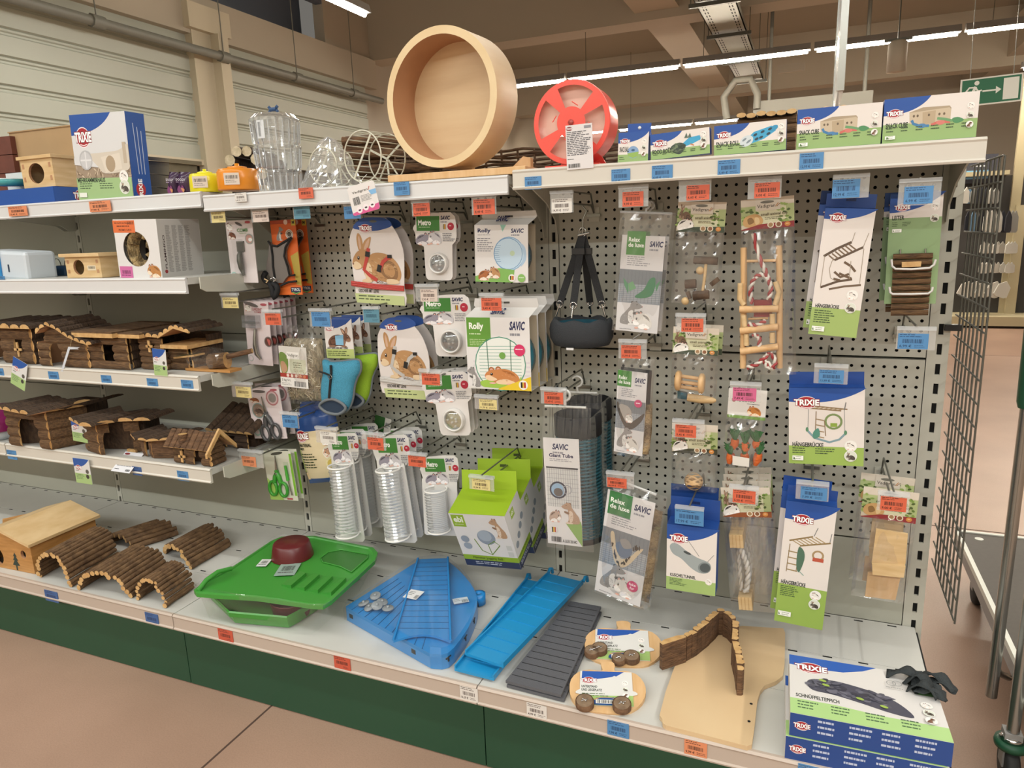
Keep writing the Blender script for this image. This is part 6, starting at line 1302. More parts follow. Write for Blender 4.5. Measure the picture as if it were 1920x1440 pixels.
# clear plastic tower
p = at(527, 352, y=-.215); p.z = 1.467; o = empty('clear_tower', 'stack of three clear plastic tiers with a blue bone on top', 'hamster toy', Matrix.Translation(p)); R_ = (at(566, 300, y=-.215)-at(474, 300, y=-.215)).length/2*.76
zz = 0
for k, (hh, s) in enumerate(((.062, .90), (.068, .96), (.075, 1.0))):
    mb = MB('clear_plastic'); n = 88; r = R_*s
    prof = [(r*.9, zz), (r*.94, zz+hh*.1), (r, zz+hh*.85), (r*1.03, zz+hh*.86), (r*1.03, zz+hh*.97), (r*.97, zz+hh)]
    mb.lathe(prof, n, sm=False)
    if k == 2: mb.lathe([(r*.97, zz+hh), (r*.8, zz+hh+.012), (r*.3, zz+hh+.015), (0, zz+hh+.015)], n)
    mb.v = [(x*(1+.022*math.cos(22*math.atan2(y, x))), y*(1+.022*math.cos(22*math.atan2(y, x))), z) for x, y, z in mb.v]; mb.build('clear_tier', o)
    for q in range(22): a = 2*PI*q/22; mb = MB('clear'); mb.tube([(r*.97*math.cos(a), r*.97*math.sin(a), zz+hh*.08), (r*1.03*math.cos(a), r*1.03*math.sin(a), zz+hh*.85)], .0013, 4); mb.build('moulded_rib', o)
    zz += hh+.002
mat('bone_blue', '#25466f', .4); mb = MB('bone_blue'); mb.tube([(-.012, 0, zz+.026), (.012, 0, zz+.026)], .006, 8); 
for sx in (-1, 1):
    for sz in (-1, 1): mb.lathe([(0, -.006), (.006, 0), (0, .006)], 8, (sx*.014, 0, zz+.026+sz*.006))
mb.build('blue_bone', o)
A = Art(.024, .05, T=Matrix.Rotation(.1, 4, 'Z') @ Matrix.Translation((-.012, -R_*1.02, .148))); A.rect(0, 0, 1, 1, '#cfd3d6'); A.T = A.T; A.code(.15, .1, .5, .9); A.build('sticker', o)
# wire wheels
mat('wire_cream', '#cfcdbd', .4, .2)
def wire_wheel(M, r, ln, n, label, name='wheel_toy'):
    o = empty(name, label, 'exercise wheel', M)
    for y in (0, ln): mb = MB('wire_cream'); mb.tube([(r*math.cos(a), y, r*math.sin(a)) for a in (2*PI*k/36 for k in range(36))], .0021, 6, closed=True); mb.build('rim', o)
    for k in range(n): a = 2*PI*k/n; mb = MB('wire_cream'); mb.tube([(r*math.cos(a), 0, r*math.sin(a)), (r*math.cos(a), ln, r*math.sin(a))], .0015, 5); mb.build('bar', o)
    for y in (0, ln):
        for a in (.6, .6+PI*2/3, .6+PI*4/3) if y else (1.0, 1.0+PI): mb = MB('wire_cream'); mb.box(0, y-.001, -.0028, r, y+.001, .0028); mb.v = [(x*math.cos(a)-z*math.sin(a), yy, x*math.sin(a)+z*math.cos(a)) for x, yy, z in mb.v]; mb.build('spoke', o)
    mb = MB('wire_cream')
    for s in (-1, 1): mb.tube([(0, ln+.004, 0), (s*r*.75, ln+.006, -r-.006)], .0025, 6); mb.tube([(s*r*.75, ln+.006, -r-.006), (s*r*.7, -.01, -r-.006)], .0025, 6)
    mb.build('stand', o); return o
r = .068; p = at(684, 300, y=-.26); p.z = 1.467+r+.008; wire_wheel(loc(p.x, -.27, p.z, -.16), r, .10, 24, 'bare wire exercise wheel between the bagged wheel and the big wooden wheel')
p = at(612, 310, y=-.24); p.z = 1.467+.062; o = wire_wheel(loc(p.x-.012, -.24, p.z, -.1), .052, .07, 16, 'wire exercise wheel in a crinkled clear bag')
mb = MB('bag_bright'); rr = random.Random(9)
def tent(u, v):
    a = 2*PI*u; rad = (.098*(1-v)**.35*(.62+.38*(1-v)))*(1+.05*math.sin(9*a+4*v)+.035*math.sin(17*a+9*v)); return (rad*math.cos(a)*1.05, .03+rad*math.sin(a)*.75, -.061+.142*v+.004*math.sin(13*a)*v)
mb.grid(tent, 44, 14, sm=False); mb.build('film_bag', o)
# swing tag hanging in front of the rail
M, w, h = frame((650, 352), (700, 336), (664, 406), -.335); o = empty('swing_tag', 'white and pink swing tag hung aslant over the top rail', 'tag', M)
ol = [(.06, .02), (.5, 0), (.94, .02), (1, .08), (1, .93), (.95, .99), (.05, .99), (0, .93), (0, .08)]; mb = MB('print'); mb.prism([(x*w, (1-y)*h) for x, y in ol], 0, .0012, 'y', None, '#dedad8'); mb.build('card', o)
A = Art(w, h); A.text('Vadigran', .14, .2, .72, .30, '#4a4640', .5); A.line([(.74, .28), (.78, .2), (.8, .17)], .02, '#b5493f'); A.poly([(.74, .30), (1, .30), (1, .46), (.80, .46)], '#7fb2dc'); A.code(.12, .4, .36, .66, seed=2, n=9); A.bars(.42, .40, .85, .62, 5, '#8a8a88', 2); A.poly([(0, .9), (.5, .83), (1, .78), (1, .93), (.95, .99), (.05, .99), (0, .94)], '#d0578d')
for k in range(3): A.circ(.28+k*.24, .84-.03*k, .1, '#e9dfe2'); A.ell(.28+k*.24, .85-.03*k, .05, .03, '#3a3638')
A.build('printed_front', o)
mb = MB('print', '#d8d5d0'); mb.tube([(w*.5, .001, h*.96), (w*.55, .01, h*1.15), (w*.6, .03, h*1.3)], .0008, 4); mb.build('string', o)
# big wooden wheel
L_ = at(722, 180, y=-.27); R2_ = at(942, 180, y=-.27); zc = (at(832, 45, y=-.27).z+at(832, 317, y=-.27).z)/2; r = .172
cx = at(824, 181, y=-.27).x
o = empty('wheel_toy', 'large round plywood exercise wheel standing on the middle top shelf', 'exercise wheel', loc(cx, -.27, 1.492+r+.006, -.12))
mb = MB('wood_rim'); mb.lathe([(r, 0), (r, .105), (r*.86, .105)], 64, ax='y', m='wood_ply'); mb.lathe([(r, 0), (r*.885, 0)], 64, ax='y', sm=False); mb.lathe([(r*.885, 0), (r*.885, .1)], 64, ax='y', m='wood_inner'); mb.build('wheel_rim', o)
mb = MB('wood_ply'); mb.lathe([(0, .095), (r*.90, .095), (r*.90, .105), (0, .105)], 64, ax='y', sm=False); mb.build('back_disc', o)
mb = MB('wood_beech'); mb.box(-.02, .11, -r-.004, .02, .125, .02); mb.build('stand_post', o)
M, w = upright_frame((727, 337), (985, 326), 1.468, y=-.29); I = o.matrix_basis.inverted()
mb = MB('wood_beech'); mb.box(0, 0, 0, w, .17, .018); mb.build('stand_plank', o, I @ M, bevel=.0015)
mb = MB('wood_beech'); mb.prism([(w*.80, .018), (w*.95, .018), (w*.95, .045), (w*.90, .05)], .09, .11, 'y'); mb.build('stand_wedge', o, I @ M)
# willow hurdle
a = at(740, 330, y=-.05); b_ = at(1165, 318, y=-.05); o = empty('willow_hurdle', 'woven willow twig hurdle lying behind the two wheels', 'twig fence', (a.x, -.04, 1.479)); W_ = b_.x-a.x; hz = (at(930, 274, y=-.05).z-1.479)/.088
rr = random.Random(8)
for k in range(9):
    mb = MB('twig'); z = .006+k*.0092*hz+rr.uniform(-.002, .002); ph = k*PI; mb.tube([(W_*i/30, .008*math.cos(PI*i/2+ph), z+.003*math.sin(i*.7+k)-.012*(i/30)) for i in range(31)], .0042, 5); mb.build('willow_rod', o)
for k in range(15): mb = MB('twig'); mb.tube([(W_*k/14+.004, 0, 0), (W_*k/14, 0, (.088-.02*k/14)*hz)], .0035, 5, capm='wood_cut_grey'); mb.build('stake', o)
# red plastic wheel
mat('coral', '#e8564a', .25); mat('coral_clear', '#efc4b2', .4, alpha=.9)
r = .097; c = at(1073, 229, y=-.26); o = empty('wheel_toy', 'coral red plastic exercise wheel with four windows', 'exercise wheel', loc(c.x, -.27, 1.478+r+.005, -.03))
mb = MB('coral'); n = 64; th = .006
def win(rho, a): # four fan-shaped windows
    k = (a+.15+PI/4) % (PI/2); return .38*r < rho < .86*r and .21 < k < PI/2-.21
nr = 24; na = 96
for i in range(nr):
    for j in range(na):
        r0, r1, a0, a1 = r*i/nr, r*(i+1)/nr, 2*PI*j/na, 2*PI*(j+1)/na
        if not win((r0+r1)/2, (a0+a1)/2):
            P = [(r0*math.cos(a0), 0, r0*math.sin(a0)), (r1*math.cos(a0), 0, r1*math.sin(a0)), (r1*math.cos(a1), 0, r1*math.sin(a1)), (r0*math.cos(a1), 0, r0*math.sin(a1))]
            mb.add(P if i else [P[0], P[1], P[2]], [(0, 1, 2, 3)] if i else [(0, 1, 2)])
mb.lathe([(r, 0), (r*1.01, .003), (r, .008), (r*.985, .075)], 72, ax='y'); mb.lathe([(r*.97, .003), (r*.97, .075)], 72, ax='y'); mb.build('wheel_body', o)
mb = MB('coral_clear'); mb.lathe([(0, .022), (r*.97, .022)], 48, ax='y', sm=False); mb.build('back_disc', o)
mb = MB('coral')
for k in range(4): mb.T = Matrix.Rotation(k*PI/2+.6, 4, 'Y'); mb.tube([(r*.42, -.001, r*.06), (r*.42, -.002, r*.24)], .0012, 5)
mb.build('window_rib', o)
mat('hub_red', '#a8463f', .4); mb = MB('hub_red'); mb.lathe([(0, -.003), (r*.07, -.003), (r*.07, 0)], 14, ax='y'); mb.build('hub', o)
mb = MB('coral'); mb.prism([(-.07, -r-.004), (.07, -r-.004), (.06, -r+.006), (.012, -r*.1), (-.012, -r*.1), (-.06, -r+.006)], .082, .087, 'y'); mb.box(-.07, .0, -r-.005, .07, .087, -r-.001); mb.build('stand', o)
M, w, h = frame((1060, 236), (1110, 230), (1064, 319), -.312); o = empty('hang_tag', 'white instruction tag hanging on the coral red wheel', 'tag', M); mb = MB('print', '#d8d4d4'); mb.box(0, 0, 0, w, .001, h); mb.build('card', o)
A = Art(w, h); A.ell(.14, .08, .12, .045, '#7a2a30'); A.text('TRIXIE', .03, .06, .26, .10, '#f0e6e6', 1.5); A.bars(.04, .15, .96, .70, 14, '#55545a', 3, .45); A.bars(.04, .76, .3, .79, 1, '#333'); A.code(.06, .87, .5, .96); A.rect(.7, .04, .95, .1, '#8a8a92'); A.build('printed_front', o)
# snack boxes
def green_box(tl, tr, bl, dep, title, tb, pic, label, lg, rounds, y=-.288, group=None, gl=.66, bars=1, cols=None, stamp=None, band=.42, xr=.55, tab=False):
    M, w, h = frame(tl, tr, bl, y); h = drop(M, h, 1.4775); A = pack_t(w, h, band, title, tb, gl, lg, pic, cols or tuple((.04+k*.16, .13+k*.16) for k in range(6)), bars+1, rounds, xr, '#93b072', .0, stamp=stamp, trows=(gl+.08, gl+.08+.13*bars), mid=.75)
    o = carton('snack_box', label, 'carton', M, w, h, dep, A, '#24509c', '#24509c', group)
    if tab: mb = MB('print', '#1f4c98'); mb.box(w*.2, dep-.001, h, w*.98, dep, h+.022); mb.lathe([(0, 0), (.004, 0), (.004, .001)], 10, (w*.6, dep-.002, h+.012), ax='y', col='#dcdcdc'); mb.build('hang_tab', o)
    return o
def cube_pic(A):
    A.poly([(.28, .34), (.42, .25), (.70, .26), (.72, .31), (.72, .58), (.60, .62), (.30, .60)], '#a8977f'); A.poly([(.28, .35), (.70, .30), (.72, .34), (.72, .6), (.5, .66), (.29, .60)], '#c3b39b'); A.poly([(.42, .36), (.56, .34), (.56, .62), (.43, .64)], '#b29f84')
    for x in (.33, .37, .49, .60, .65): A.ell(x, .43, .012, .03, '#6a5a48')
    A.line([(.31, .52), (.33, .60), (.40, .66), (.50, .67)], .03, '#3f79a8'); A.line([(.52, .66), (.6, .60), (.72, .62)], .03, '#c9685f'); A.line([(.58, .52), (.66, .55), (.74, .60)], .03, '#6a9a6a'); A.blob([(.74, .55), (.8, .53), (.86, .6), (.80, .66), (.75, .63)], '#4f8a5c')
    A.ell(.42, .66, .05, .05, '#4a7fae'); A.ell(.62, .62, .045, .05, '#cf7a70')
def roll_pic(A):
    A.poly([(.42, .62), (.56, .32), (.80, .17), (.86, .34), (.70, .58), (.5, .72)], '#3f9fca'); A.ell(.83, .26, .05, .11, '#358fbb', .3); A.ell(.46, .60, .09, .19, '#c9d3d8', .15); A.ell(.43, .55, .02, .06, '#7d8a94', .4); A.ell(.49, .62, .02, .07, '#7d8a94', .4)
    for x, y in ((.58, .42), (.66, .52), (.68, .34), (.76, .42), (.78, .27), (.6, .56)): A.ell(x, y, .024, .05, '#2b3f4e', .3)
def ball_pic(A): A.circ(.5, .67, .19, '#7f9ec4'); A.poly([(.31, .70), (.69, .66), (.66, .80), (.5, .87), (.35, .80)], '#8fb05a'); A.ell(.5, .6, .06, .04, '#3f5f84')
def food_pic(A):
    A.poly([(.55, .50), (.66, .30), (.84, .26), (.86, .42), (.72, .55), (.6, .62)], '#3f9fca'); A.blob([(.38, .52), (.5, .45), (.6, .56), (.58, .72), (.5, .9), (.4, .82), (.34, .66)], '#3d4a40')
    rr = random.Random(3)
    for k in range(26): A.ell(.46+rr.gauss(0, .06), .66+rr.gauss(0, .09), .03, .025, rr.choice(('#2f3d30', '#55634f', '#6f7d62')), rr.random()*3, 6)
    A.poly([(.58, .3), (.62, .1), (.64, .28), (.68, .12), (.70, .3)], '#5a6a5e'); A.line([(.86, .3), (.95, .2)], .015, '#a8772f'); A.line([(.68, .55), (.74, .62)], .015, '#c9772f')
rd = lambda x, ys, r: tuple((x, y, r) for y in ys)
green_box((1160, 249), (1217, 246), (1161, 307), .03, 'SNACK BALL', (.05, .48, .36, .66), ball_pic, 'smallest snack box with a hang tab, right of the red wheel tag', (.22, .30, .34, .34), rd(.85, (.32, .52, .74), .07), gl=.74, band=.36, xr=1, tab=True, cols=((.05, .25),))
green_box((1219, 253), (1330, 238), (1220, 301), .035, 'FOOD ROLL', (.03, .62, .36, .79), food_pic, 'food roll box with a blue roll and dark greens', (.16, .40, .24, .36), rd(.90, (.24, .45, .67), .045), gl=.66, band=.42, xr=.55)
green_box((1339, 237), (1475, 223), (1339, 294), .035, 'SNACK ROLL', (.03, .55, .36, .72), roll_pic, 'snack roll box with a spotted blue tube', (.14, .34, .20, .36), rd(.93, (.22, .43, .65), .038), gl=.64, band=.45, xr=.5)
green_box((1496, 206), (1656, 191), (1497, 282), .045, 'SNACK CUBE', (.03, .52, .27, .64), cube_pic, 'snack cube box with knotted ropes, the left one of two', (.12, .30, .18, .38), rd(.92, (.30, .50, .71), .035), gl=.60, band=.36, xr=.5, stamp=(.03, .84, .14, .93))
green_box((1659, 187), (1838, 170), (1661, 267), .05, 'SNACK CUBE', (.03, .55, .27, .67), cube_pic, 'snack cube box with knotted ropes, the right one at the shelf end', (.12, .34, .18, .38), rd(.92, (.30, .50, .71), .035), gl=.58, band=.38, xr=.5, stamp=(.03, .84, .14, .92))
def bark_box(tl, tr, bot, dep, label, y, n):
    A_ = at(*tl, y=y); B_ = at(*tr, y=y); h = A_.z-1.479; w = B_.x-A_.x; o = empty('bark_house', label, 'rodent house', (A_.x, y, 1.479))
    for k in range(5): mb = MB('bark_h'); mb.tube([(0, .01, h*(k+.5)/5.4), (w, .01, h*(k+.5)/5.4)], h/10.2, 8, capm='wood_cut'); mb.build('wall_log', o)
    for k in range(n):
        t = k/n; mb = MB('bark_dark'); rr = random.Random(k); x = w*(k+.5)/n; mb.tube([(x, -.015, h*.96+rr.uniform(-.003, .004)), (x, dep, h*.98)], w/n*.52, 8, capm='wood_cut'); mb.v = [(x_, y_, h*.96+(z_-h*.96)*.5) for x_, y_, z_ in mb.v]; mb.build('roof_slat', o)
bark_box((1382, 216), (1494, 212), 290, .2, 'bark house behind the snack roll box', -.05, 6)
bark_box((1540, 204), (1640, 193), 280, .2, 'bark house peeping over the left snack cube box', -.04, 6)
bark_box((1700, 186), (1815, 174), 260, .2, 'bark house hidden behind the right snack cube box', -.04, 6)
# ------------------------------------------------------------------ left shelves
M, w, h = frame((211, 412), (292, 411), (225, 520), -.37); M.translation.z = 1.2265; dep = .165
o = empty('nest_box', 'white carton with an oval window onto a hay nest and an orange ticket', 'carton', M)
mb = MB('print'); hole = (.47*w, .50*h, .30*w, .30*h)
mb.col = '#dad8d7'; panel_hole(mb, 0, 0, w, h, 0, .0015, hole, 'print', None, 36); mb.box(0, .0015, 0, .0015, dep, h); mb.box(w-.0015, .0015, 0, w, dep, h); mb.box(0, dep, 0, w, dep+.0015, h); mb.box(0, 0, h, w, dep, h+.0015); mb.box(0, .0015, 0, w, dep, .0015); mb.build('carton', o)
mat('nest_hay', '#c2a878', .95, col2='#3d2f1e', nscale=60, stretch=(1, 1, .4), bump=1., bscale=120)
mb = MB('nest_hay')
def nest(u, v):
    a = 2*PI*u; rr_ = .20*w+.40*w*v*.6; q = .004*math.sin(11*a+5*v)+.003*math.sin(23*a); return (.47*w+(rr_*.72+q)*math.cos(a)*1.12, .006+.045*(1-math.sin(PI*min(1, v*.9+.1)))+q, .49*h+(rr_+q)*math.sin(a)*1.0)
mb.grid(nest, 40, 8); mb.box(.05*w, .10, .1*h, .9*w, .12, .95*h, 'bark_dark'); mb.build('hay_nest', o)
rr = random.Random(7); mb = MB('nest_hay')
for k in range(60):
    a = rr.uniform(0, 2*PI); b = rr.uniform(.20, .34); x, z = .47*w+b*w*math.cos(a), .49*h+b*w*1.3*math.sin(a); mb.tube([(x, .008, z), (x+rr.uniform(-.02, .02)*abs(math.sin(a))*1, .010, z+rr.uniform(-.02, .02)*abs(math.cos(a)))], .0009, 3)
mb.build('loose_hay', o)['kind'] = 'stuff'
A = Art(w, h); A.rect(-.01, .01, .50, .22, '#d9703f'); A.bars(.03, .04, .4, .08, 2, '#4a2a1c'); A.code(.33, .03, .48, .08, '#4a2a1c'); A.bars(.08, .1, .4, .14, 1, '#4a2a1c'); A.text('PROMO: 5,00 €', .12, .155, .42, .195, '#3a2018', 1); A.rect(.03, .80, .33, 1, '#c96ba0'); A.code(.08, .87, .28, .93, '#4a2040'); A.bars(.06, .95, .3, .98, 1, '#4a2040'); A.within(.68, .73, .98, .99, hamster, False, ('#b9804a', '#8a5a2d', '#e6d5bf', '#111')); A.build('printed_front', o)
A = right_art(dep, h, w); A.rect(0, 0, 1, 1, '#b9b7b3')
for k in range(4): A.bars(.18+k*.15, .10, .30+k*.15, .90, 44, '#6f6d6a', k+2, .5)
A.circ(.11, .88, .035, '#8a2a30')
T0 = A.T; A.T = T0 @ Matrix.Translation((dep*.145, 0, h*.17)) @ Matrix.Rotation(-PI/2, 4, 'Y'); A.text('FLAMINGO', .0, .955, .62, 1.0, '#3a2a2c', 1.2); A.build('printed_side', o)
M, w = upright_frame((127, 520), (192, 520), 1.2265, y=-.36); plyhouse(M, w, .11, .068, .012, (.37, .50, .155, .36), 'small plywood house with a bar code sticker, left of the nest box', True)
M, w, h = frame((-40, 470), (46, 474), (-40, 524), -.37); M.translation.z = 1.2265; o = empty('pet_carrier', 'white rounded plastic carrier with a blue end at the left edge', 'carrier', M); mat('white_plastic', '#c9d2da', .3); mat('blue_plastic', '#2f86c4', .3)
mb = MB('white_plastic'); mb.box(0, 0, .002, w, .11, h); mb.build('body', o, bevel=.012); mb = MB('blue_plastic'); mb.box(w*.18, -.006, .001, w*.46, 0, h*.98); mb.box(w*.24, -.008, h*.2, w*.40, -.006, h*.8, 'wall_beige'); mb.build('blue_door', o, bevel=.003); mb = MB('navy_cloth'); mb.box(w*.60, -.001, h*.3, w*.63, 0, h*.55); mb.build('latch_slot', o)
c = at(-8, 478, y=-.2); o = empty('teal_disc', 'teal plastic disc standing behind the white carrier', 'plastic disc', (c.x, -.2, 1.2265+.045)); mat('teal_plastic', '#2f6f86', .35); mb = MB('teal_plastic'); mb.lathe([(0, 0), (.058, 0), (.06, .006), (.058, .012), (0, .012)], 32, ax='y'); mb.build('disc', o)
c = at(86, 516, y=-.25); o = empty('wire_basket', 'dark blue basket with wire hoops beside the plywood house', 'basket', (c.x, -.22, 1.2265)); mat('navy_plastic', '#1f3a56', .4); mb = MB('navy_plastic'); mb.prism([(-.055, 0), (.055, 0), (.06, .034), (-.06, .034)], 0, .09, 'y'); mb.build('tray', o)
for x in (-.03, .03): mb = MB('wire_dark'); mb.tube([(x+.02*math.cos(a), .04, .034+.026*math.sin(a)) for a in (PI*k/10 for k in range(11))], .0015, 5); mb.build('wire_hoop', o)
# ---- bark houses: walls of half logs, roofs of half logs with pale cut ends
def log_wall(o, A_, B_, H, nb, openings=(), m='bark_h', top=None, seed=1, th=.007):
    """stacked half logs from A_ to B_ (local x,y at the foot), outside on the right-hand side of A->B seen from above; openings: f(t_z) -> (s0, s1) fractions or None"""
    A_ = Vector((*A_, 0)); B_ = Vector((*B_, 0)); X = B_-A_; L_ = X.length; X.normalize(); N = Vector((X.y, -X.x, 0)); rr = random.Random(seed)
    for b in range(nb):
        rows = 5; zs = [H*(b+i/(rows-1))/nb for i in range(rows)]
        cutl = []
        for z in zs:
            seg = [(0., 1.)]
            for f in openings:
                q = f(z/H)
                if q:
                    ns = []
                    for s0, s1 in seg:
                        if q[0] > s0+.01: ns.append((s0, min(s1, q[0])))
                        if q[1] < s1-.01: ns.append((max(s0, q[1]), s1))
                    seg = ns
            if top: seg = [(max(a, top(z/H)[0]), min(c, top(z/H)[1])) for a, c in seg if min(c, top(z/H)[1]) > max(a, top(z/H)[0])]
            cutl.append(seg)
        k = len(cutl[rows//2])
        for si in range(k):
            if any(len(c) != k for c in cutl): 
                mid = cutl[rows//2][si]; use = [mid]*rows
            else: use = [c[si] for c in cutl]
            if use[2][1]-use[2][0] < .02: continue
            mb = MB(m); vs = []
            for i, (s0, s1) in enumerate(use):
                bul = th*math.sqrt(max(0, 1-(2*i/(rows-1)-1)**2))*rr.uniform(.85, 1.1)
                for s, off in ((s0, 0), (s0, bul), (s1, bul), (s1, 0)):
                    p = A_+X*(L_*s)+N*off; vs.append((p.x, p.y, zs[i]))
            for i in range(rows-1):
                a = i*4; c = a+4
                mb.add(vs, [(a+1, a+2, c+2, c+1)], m, sm=False); mb.add(vs, [(a, a+1, c+1, c), (a+2, a+3, c+3, c+2)], 'wood_cut'); mb.add(vs, [(a+3, a, c, c+3)], 'wood_inner')
            mb.add(vs, [(3, 2, 1, 0), (4*(rows-1), 4*(rows-1)+1, 4*(rows-1)+2, 4*(rows-1)+3)], m); mb.build('wall_log', o)
def slat_roof(o, path, d, n, m='bark_dark', r=None, flat=.55, cut='wood_cut', seed=0, taper=None):
    """half logs side by side along path (points x,y,z at the front ends); d(i) vector to the back end"""
    P = [Vector(p) for p in path]; Ls = [0]
    for i in range(1, len(P)): Ls.append(Ls[-1]+(P[i]-P[i-1]).length)
    def pt(s):
        for i in range(1, len(P)):
            if s <= Ls[i] or i == len(P)-1: t = (s-Ls[i-1])/(Ls[i]-Ls[i-1]); return P[i-1].lerp(P[i], t), (P[i]-P[i-1]).normalized()
    rr = random.Random(seed); q = r or Ls[-1]/n*.5
    for k in range(n):
        p, t = pt(Ls[-1]*(k+.5)/n); D_ = Vector(d(k/(n-1))) if callable(d) else Vector(d); up = t.cross(D_).normalized(); up = up if up.z > 0 else -up
        D_ *= rr.uniform(.97, 1.03); h = q*rr.uniform(.9, 1.15)*flat*1.6; sec = [(-q, 0), (-q*.8, h*.6), (-q*.3, h*.95), (q*.3, h*.95), (q*.8, h*.6), (q, 0)]; vs = []
        for e, sc in ((0, 1), (1, taper or 1)):
            for a, b in sec: vs.append(p+D_*e+t*a*sc+up*b)
        mb = MB(m); mb.add(vs, [(i, i+1, i+7, i+6) for i in range(5)], m, sm=False); mb.add(vs, [(0, 5, 4, 3, 2, 1), (6, 7, 8, 9, 10, 11)], cut); mb.add(vs, [(0, 6, 11, 5)], 'wood_inner'); mb.build('roof_slat', o)
def arch(c, wd, top): return lambda t: None if t > top else (c-wd*math.sqrt(max(0, 1-(max(0, t-top*.45)/(top*.55))**2)), c+wd*math.sqrt(max(0, 1-(max(0, t-top*.45)/(top*.55))**2)))
def roundw(c, wd, zc, rz): return lambda t: None if abs(t-zc) > rz else (c-wd*math.sqrt(1-((t-zc)/rz)**2), c+wd*math.sqrt(1-((t-zc)/rz)**2))
def cross(o, x, y, z, s, rot=0):
    mb = MB('wood_cut'); mb.T = loc(x, y, z, rot); mb.box(-s, -.004, -.004, s, 0, .004); mb.box(-.004, -.004, -s*1.35, .004, 0, s*1.35); mb.build('window_cross', o)
def house(label, bl, br, z, y, H=None, top=None, name='bark_house', ybr=None):
    M, w = upright_frame(bl, br, z+.0015, y=y, ybr=ybr); o = empty(name, label, 'rodent house', M); return o, M, w
z3 = .925; z4 = .625
OC = ((0, 520), 3.6)
def rpath(M, dy, pts): y = M.translation.y+dy; return [(a, dy, b) for a, b in lp(M, y, pts, *OC)]
def rdepth(M, p, px): 
    q = M @ Vector(p); e = at(OC[0][0]+px[0]/3.6, OC[0][1]+px[1]/3.6, z=q.z); return e-q
# A: flat scalloped roof, cross window
o, M, w = house('bark house with a round cross window, cut by the left picture edge', (-40, 676), (68, 686), z3, -.375); H = zat(40, 614, M)
rp = rpath(M, -.03, [(-190, 345), (194, 322)]); dv = rdepth(M, rp[1], (540, 275)); d = min(.3, dv.y-.04)
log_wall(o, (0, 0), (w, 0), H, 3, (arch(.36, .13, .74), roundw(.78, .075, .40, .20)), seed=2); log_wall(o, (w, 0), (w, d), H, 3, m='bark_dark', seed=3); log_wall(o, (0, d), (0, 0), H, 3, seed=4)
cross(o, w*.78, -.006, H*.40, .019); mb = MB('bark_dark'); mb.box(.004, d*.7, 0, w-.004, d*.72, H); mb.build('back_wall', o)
slat_roof(o, [(rp[0][0], -.03, H), (rp[1][0], -.03, H)], (dv.x*.5, d+.05, .006), 6, seed=4, flat=.4)
# B: wavy roof
o, M, w = house('bark house with a wavy roof between the cross window and round hole houses', (79, 687), (170, 693), z3, -.385)
wp = rpath(M, -.03, [(240, 382), (272, 345), (312, 325), (370, 350), (450, 405), (530, 440), (590, 458), (618, 452)]); d = .24
rf = lambda x: next((p[2]+(q[2]-p[2])*(x-p[0])/(q[0]-p[0]) for p, q in zip(wp, wp[1:]) if p[0] <= x <= q[0]), wp[-1][2])
Hm = max(p[2] for p in wp)-.012
def tp(t):
    z = t*Hm; xs = [w*k/40 for k in range(41) if rf(w*k/40)-.006 > z]; return (xs[0]/w, max(xs[-1]/w, .05)) if xs else (0, .02)
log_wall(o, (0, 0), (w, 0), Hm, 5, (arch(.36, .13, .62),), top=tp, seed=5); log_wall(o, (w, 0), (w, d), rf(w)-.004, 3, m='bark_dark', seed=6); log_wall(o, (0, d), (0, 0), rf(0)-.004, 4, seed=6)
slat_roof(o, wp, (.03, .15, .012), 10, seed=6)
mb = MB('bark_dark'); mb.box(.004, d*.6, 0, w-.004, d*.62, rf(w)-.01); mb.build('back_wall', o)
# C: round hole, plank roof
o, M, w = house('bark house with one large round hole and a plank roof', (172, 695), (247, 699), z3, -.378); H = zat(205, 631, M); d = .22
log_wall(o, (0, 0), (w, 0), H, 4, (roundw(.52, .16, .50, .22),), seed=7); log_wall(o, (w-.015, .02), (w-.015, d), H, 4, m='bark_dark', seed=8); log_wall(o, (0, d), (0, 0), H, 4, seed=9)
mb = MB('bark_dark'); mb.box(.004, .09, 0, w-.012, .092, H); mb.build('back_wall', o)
mb = MB('wood_cut'); mb.box(-.028, -.03, H, w*.86, d+.02, H+.014); mb.box(-.028, -.0295, H+.014, w*.86, d+.02, H+.019, 'bark_h'); mb.build('roof_plank', o)
mb = MB('wood_cut'); mb.box(w*.86, -.01, H-.002, w+.07, d+.02, H+.010); mb.box(w*.86, -.0095, H+.010, w+.07, d+.02, H+.014, 'bark_h'); mb.build('roof_plank', o)
# D: two level house
o, M, w = house('two level bark house with a gabled porch, right of the round hole house', (270, 697), (331, 705), z3, -.35); H = zat(290, 634, M); d = .14
P = lambda dy, pts: rpath(M, dy, pts)
log_wall(o, (0, 0), (w*.72, 0), H, 5, (roundw(.55, .12, .76, .13),), seed=10); log_wall(o, (w*.72, 0), (w*.72, d), H*.55, 3, seed=11); cross(o, w*.40, -.012, H*.76, .014)
zt_ = zat(368, 608, M)*1.0; xr = (M.inverted() @ at(375, 652, y=M.translation.y+.05)).x
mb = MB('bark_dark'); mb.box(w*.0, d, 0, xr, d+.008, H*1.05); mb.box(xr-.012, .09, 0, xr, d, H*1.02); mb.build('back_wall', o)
zf = zat(350, 654, M); mb = MB('wood_cut'); mb.box(w*.70, -.01, zf, xr+.01, d, zf+.012); mb.build('porch_floor', o)
log_wall(o, (w*.74, .02), (xr-.02, .02), zf, 3, seed=12); log_wall(o, (xr-.01, .02), (xr-.01, d), zf, 2, seed=13)
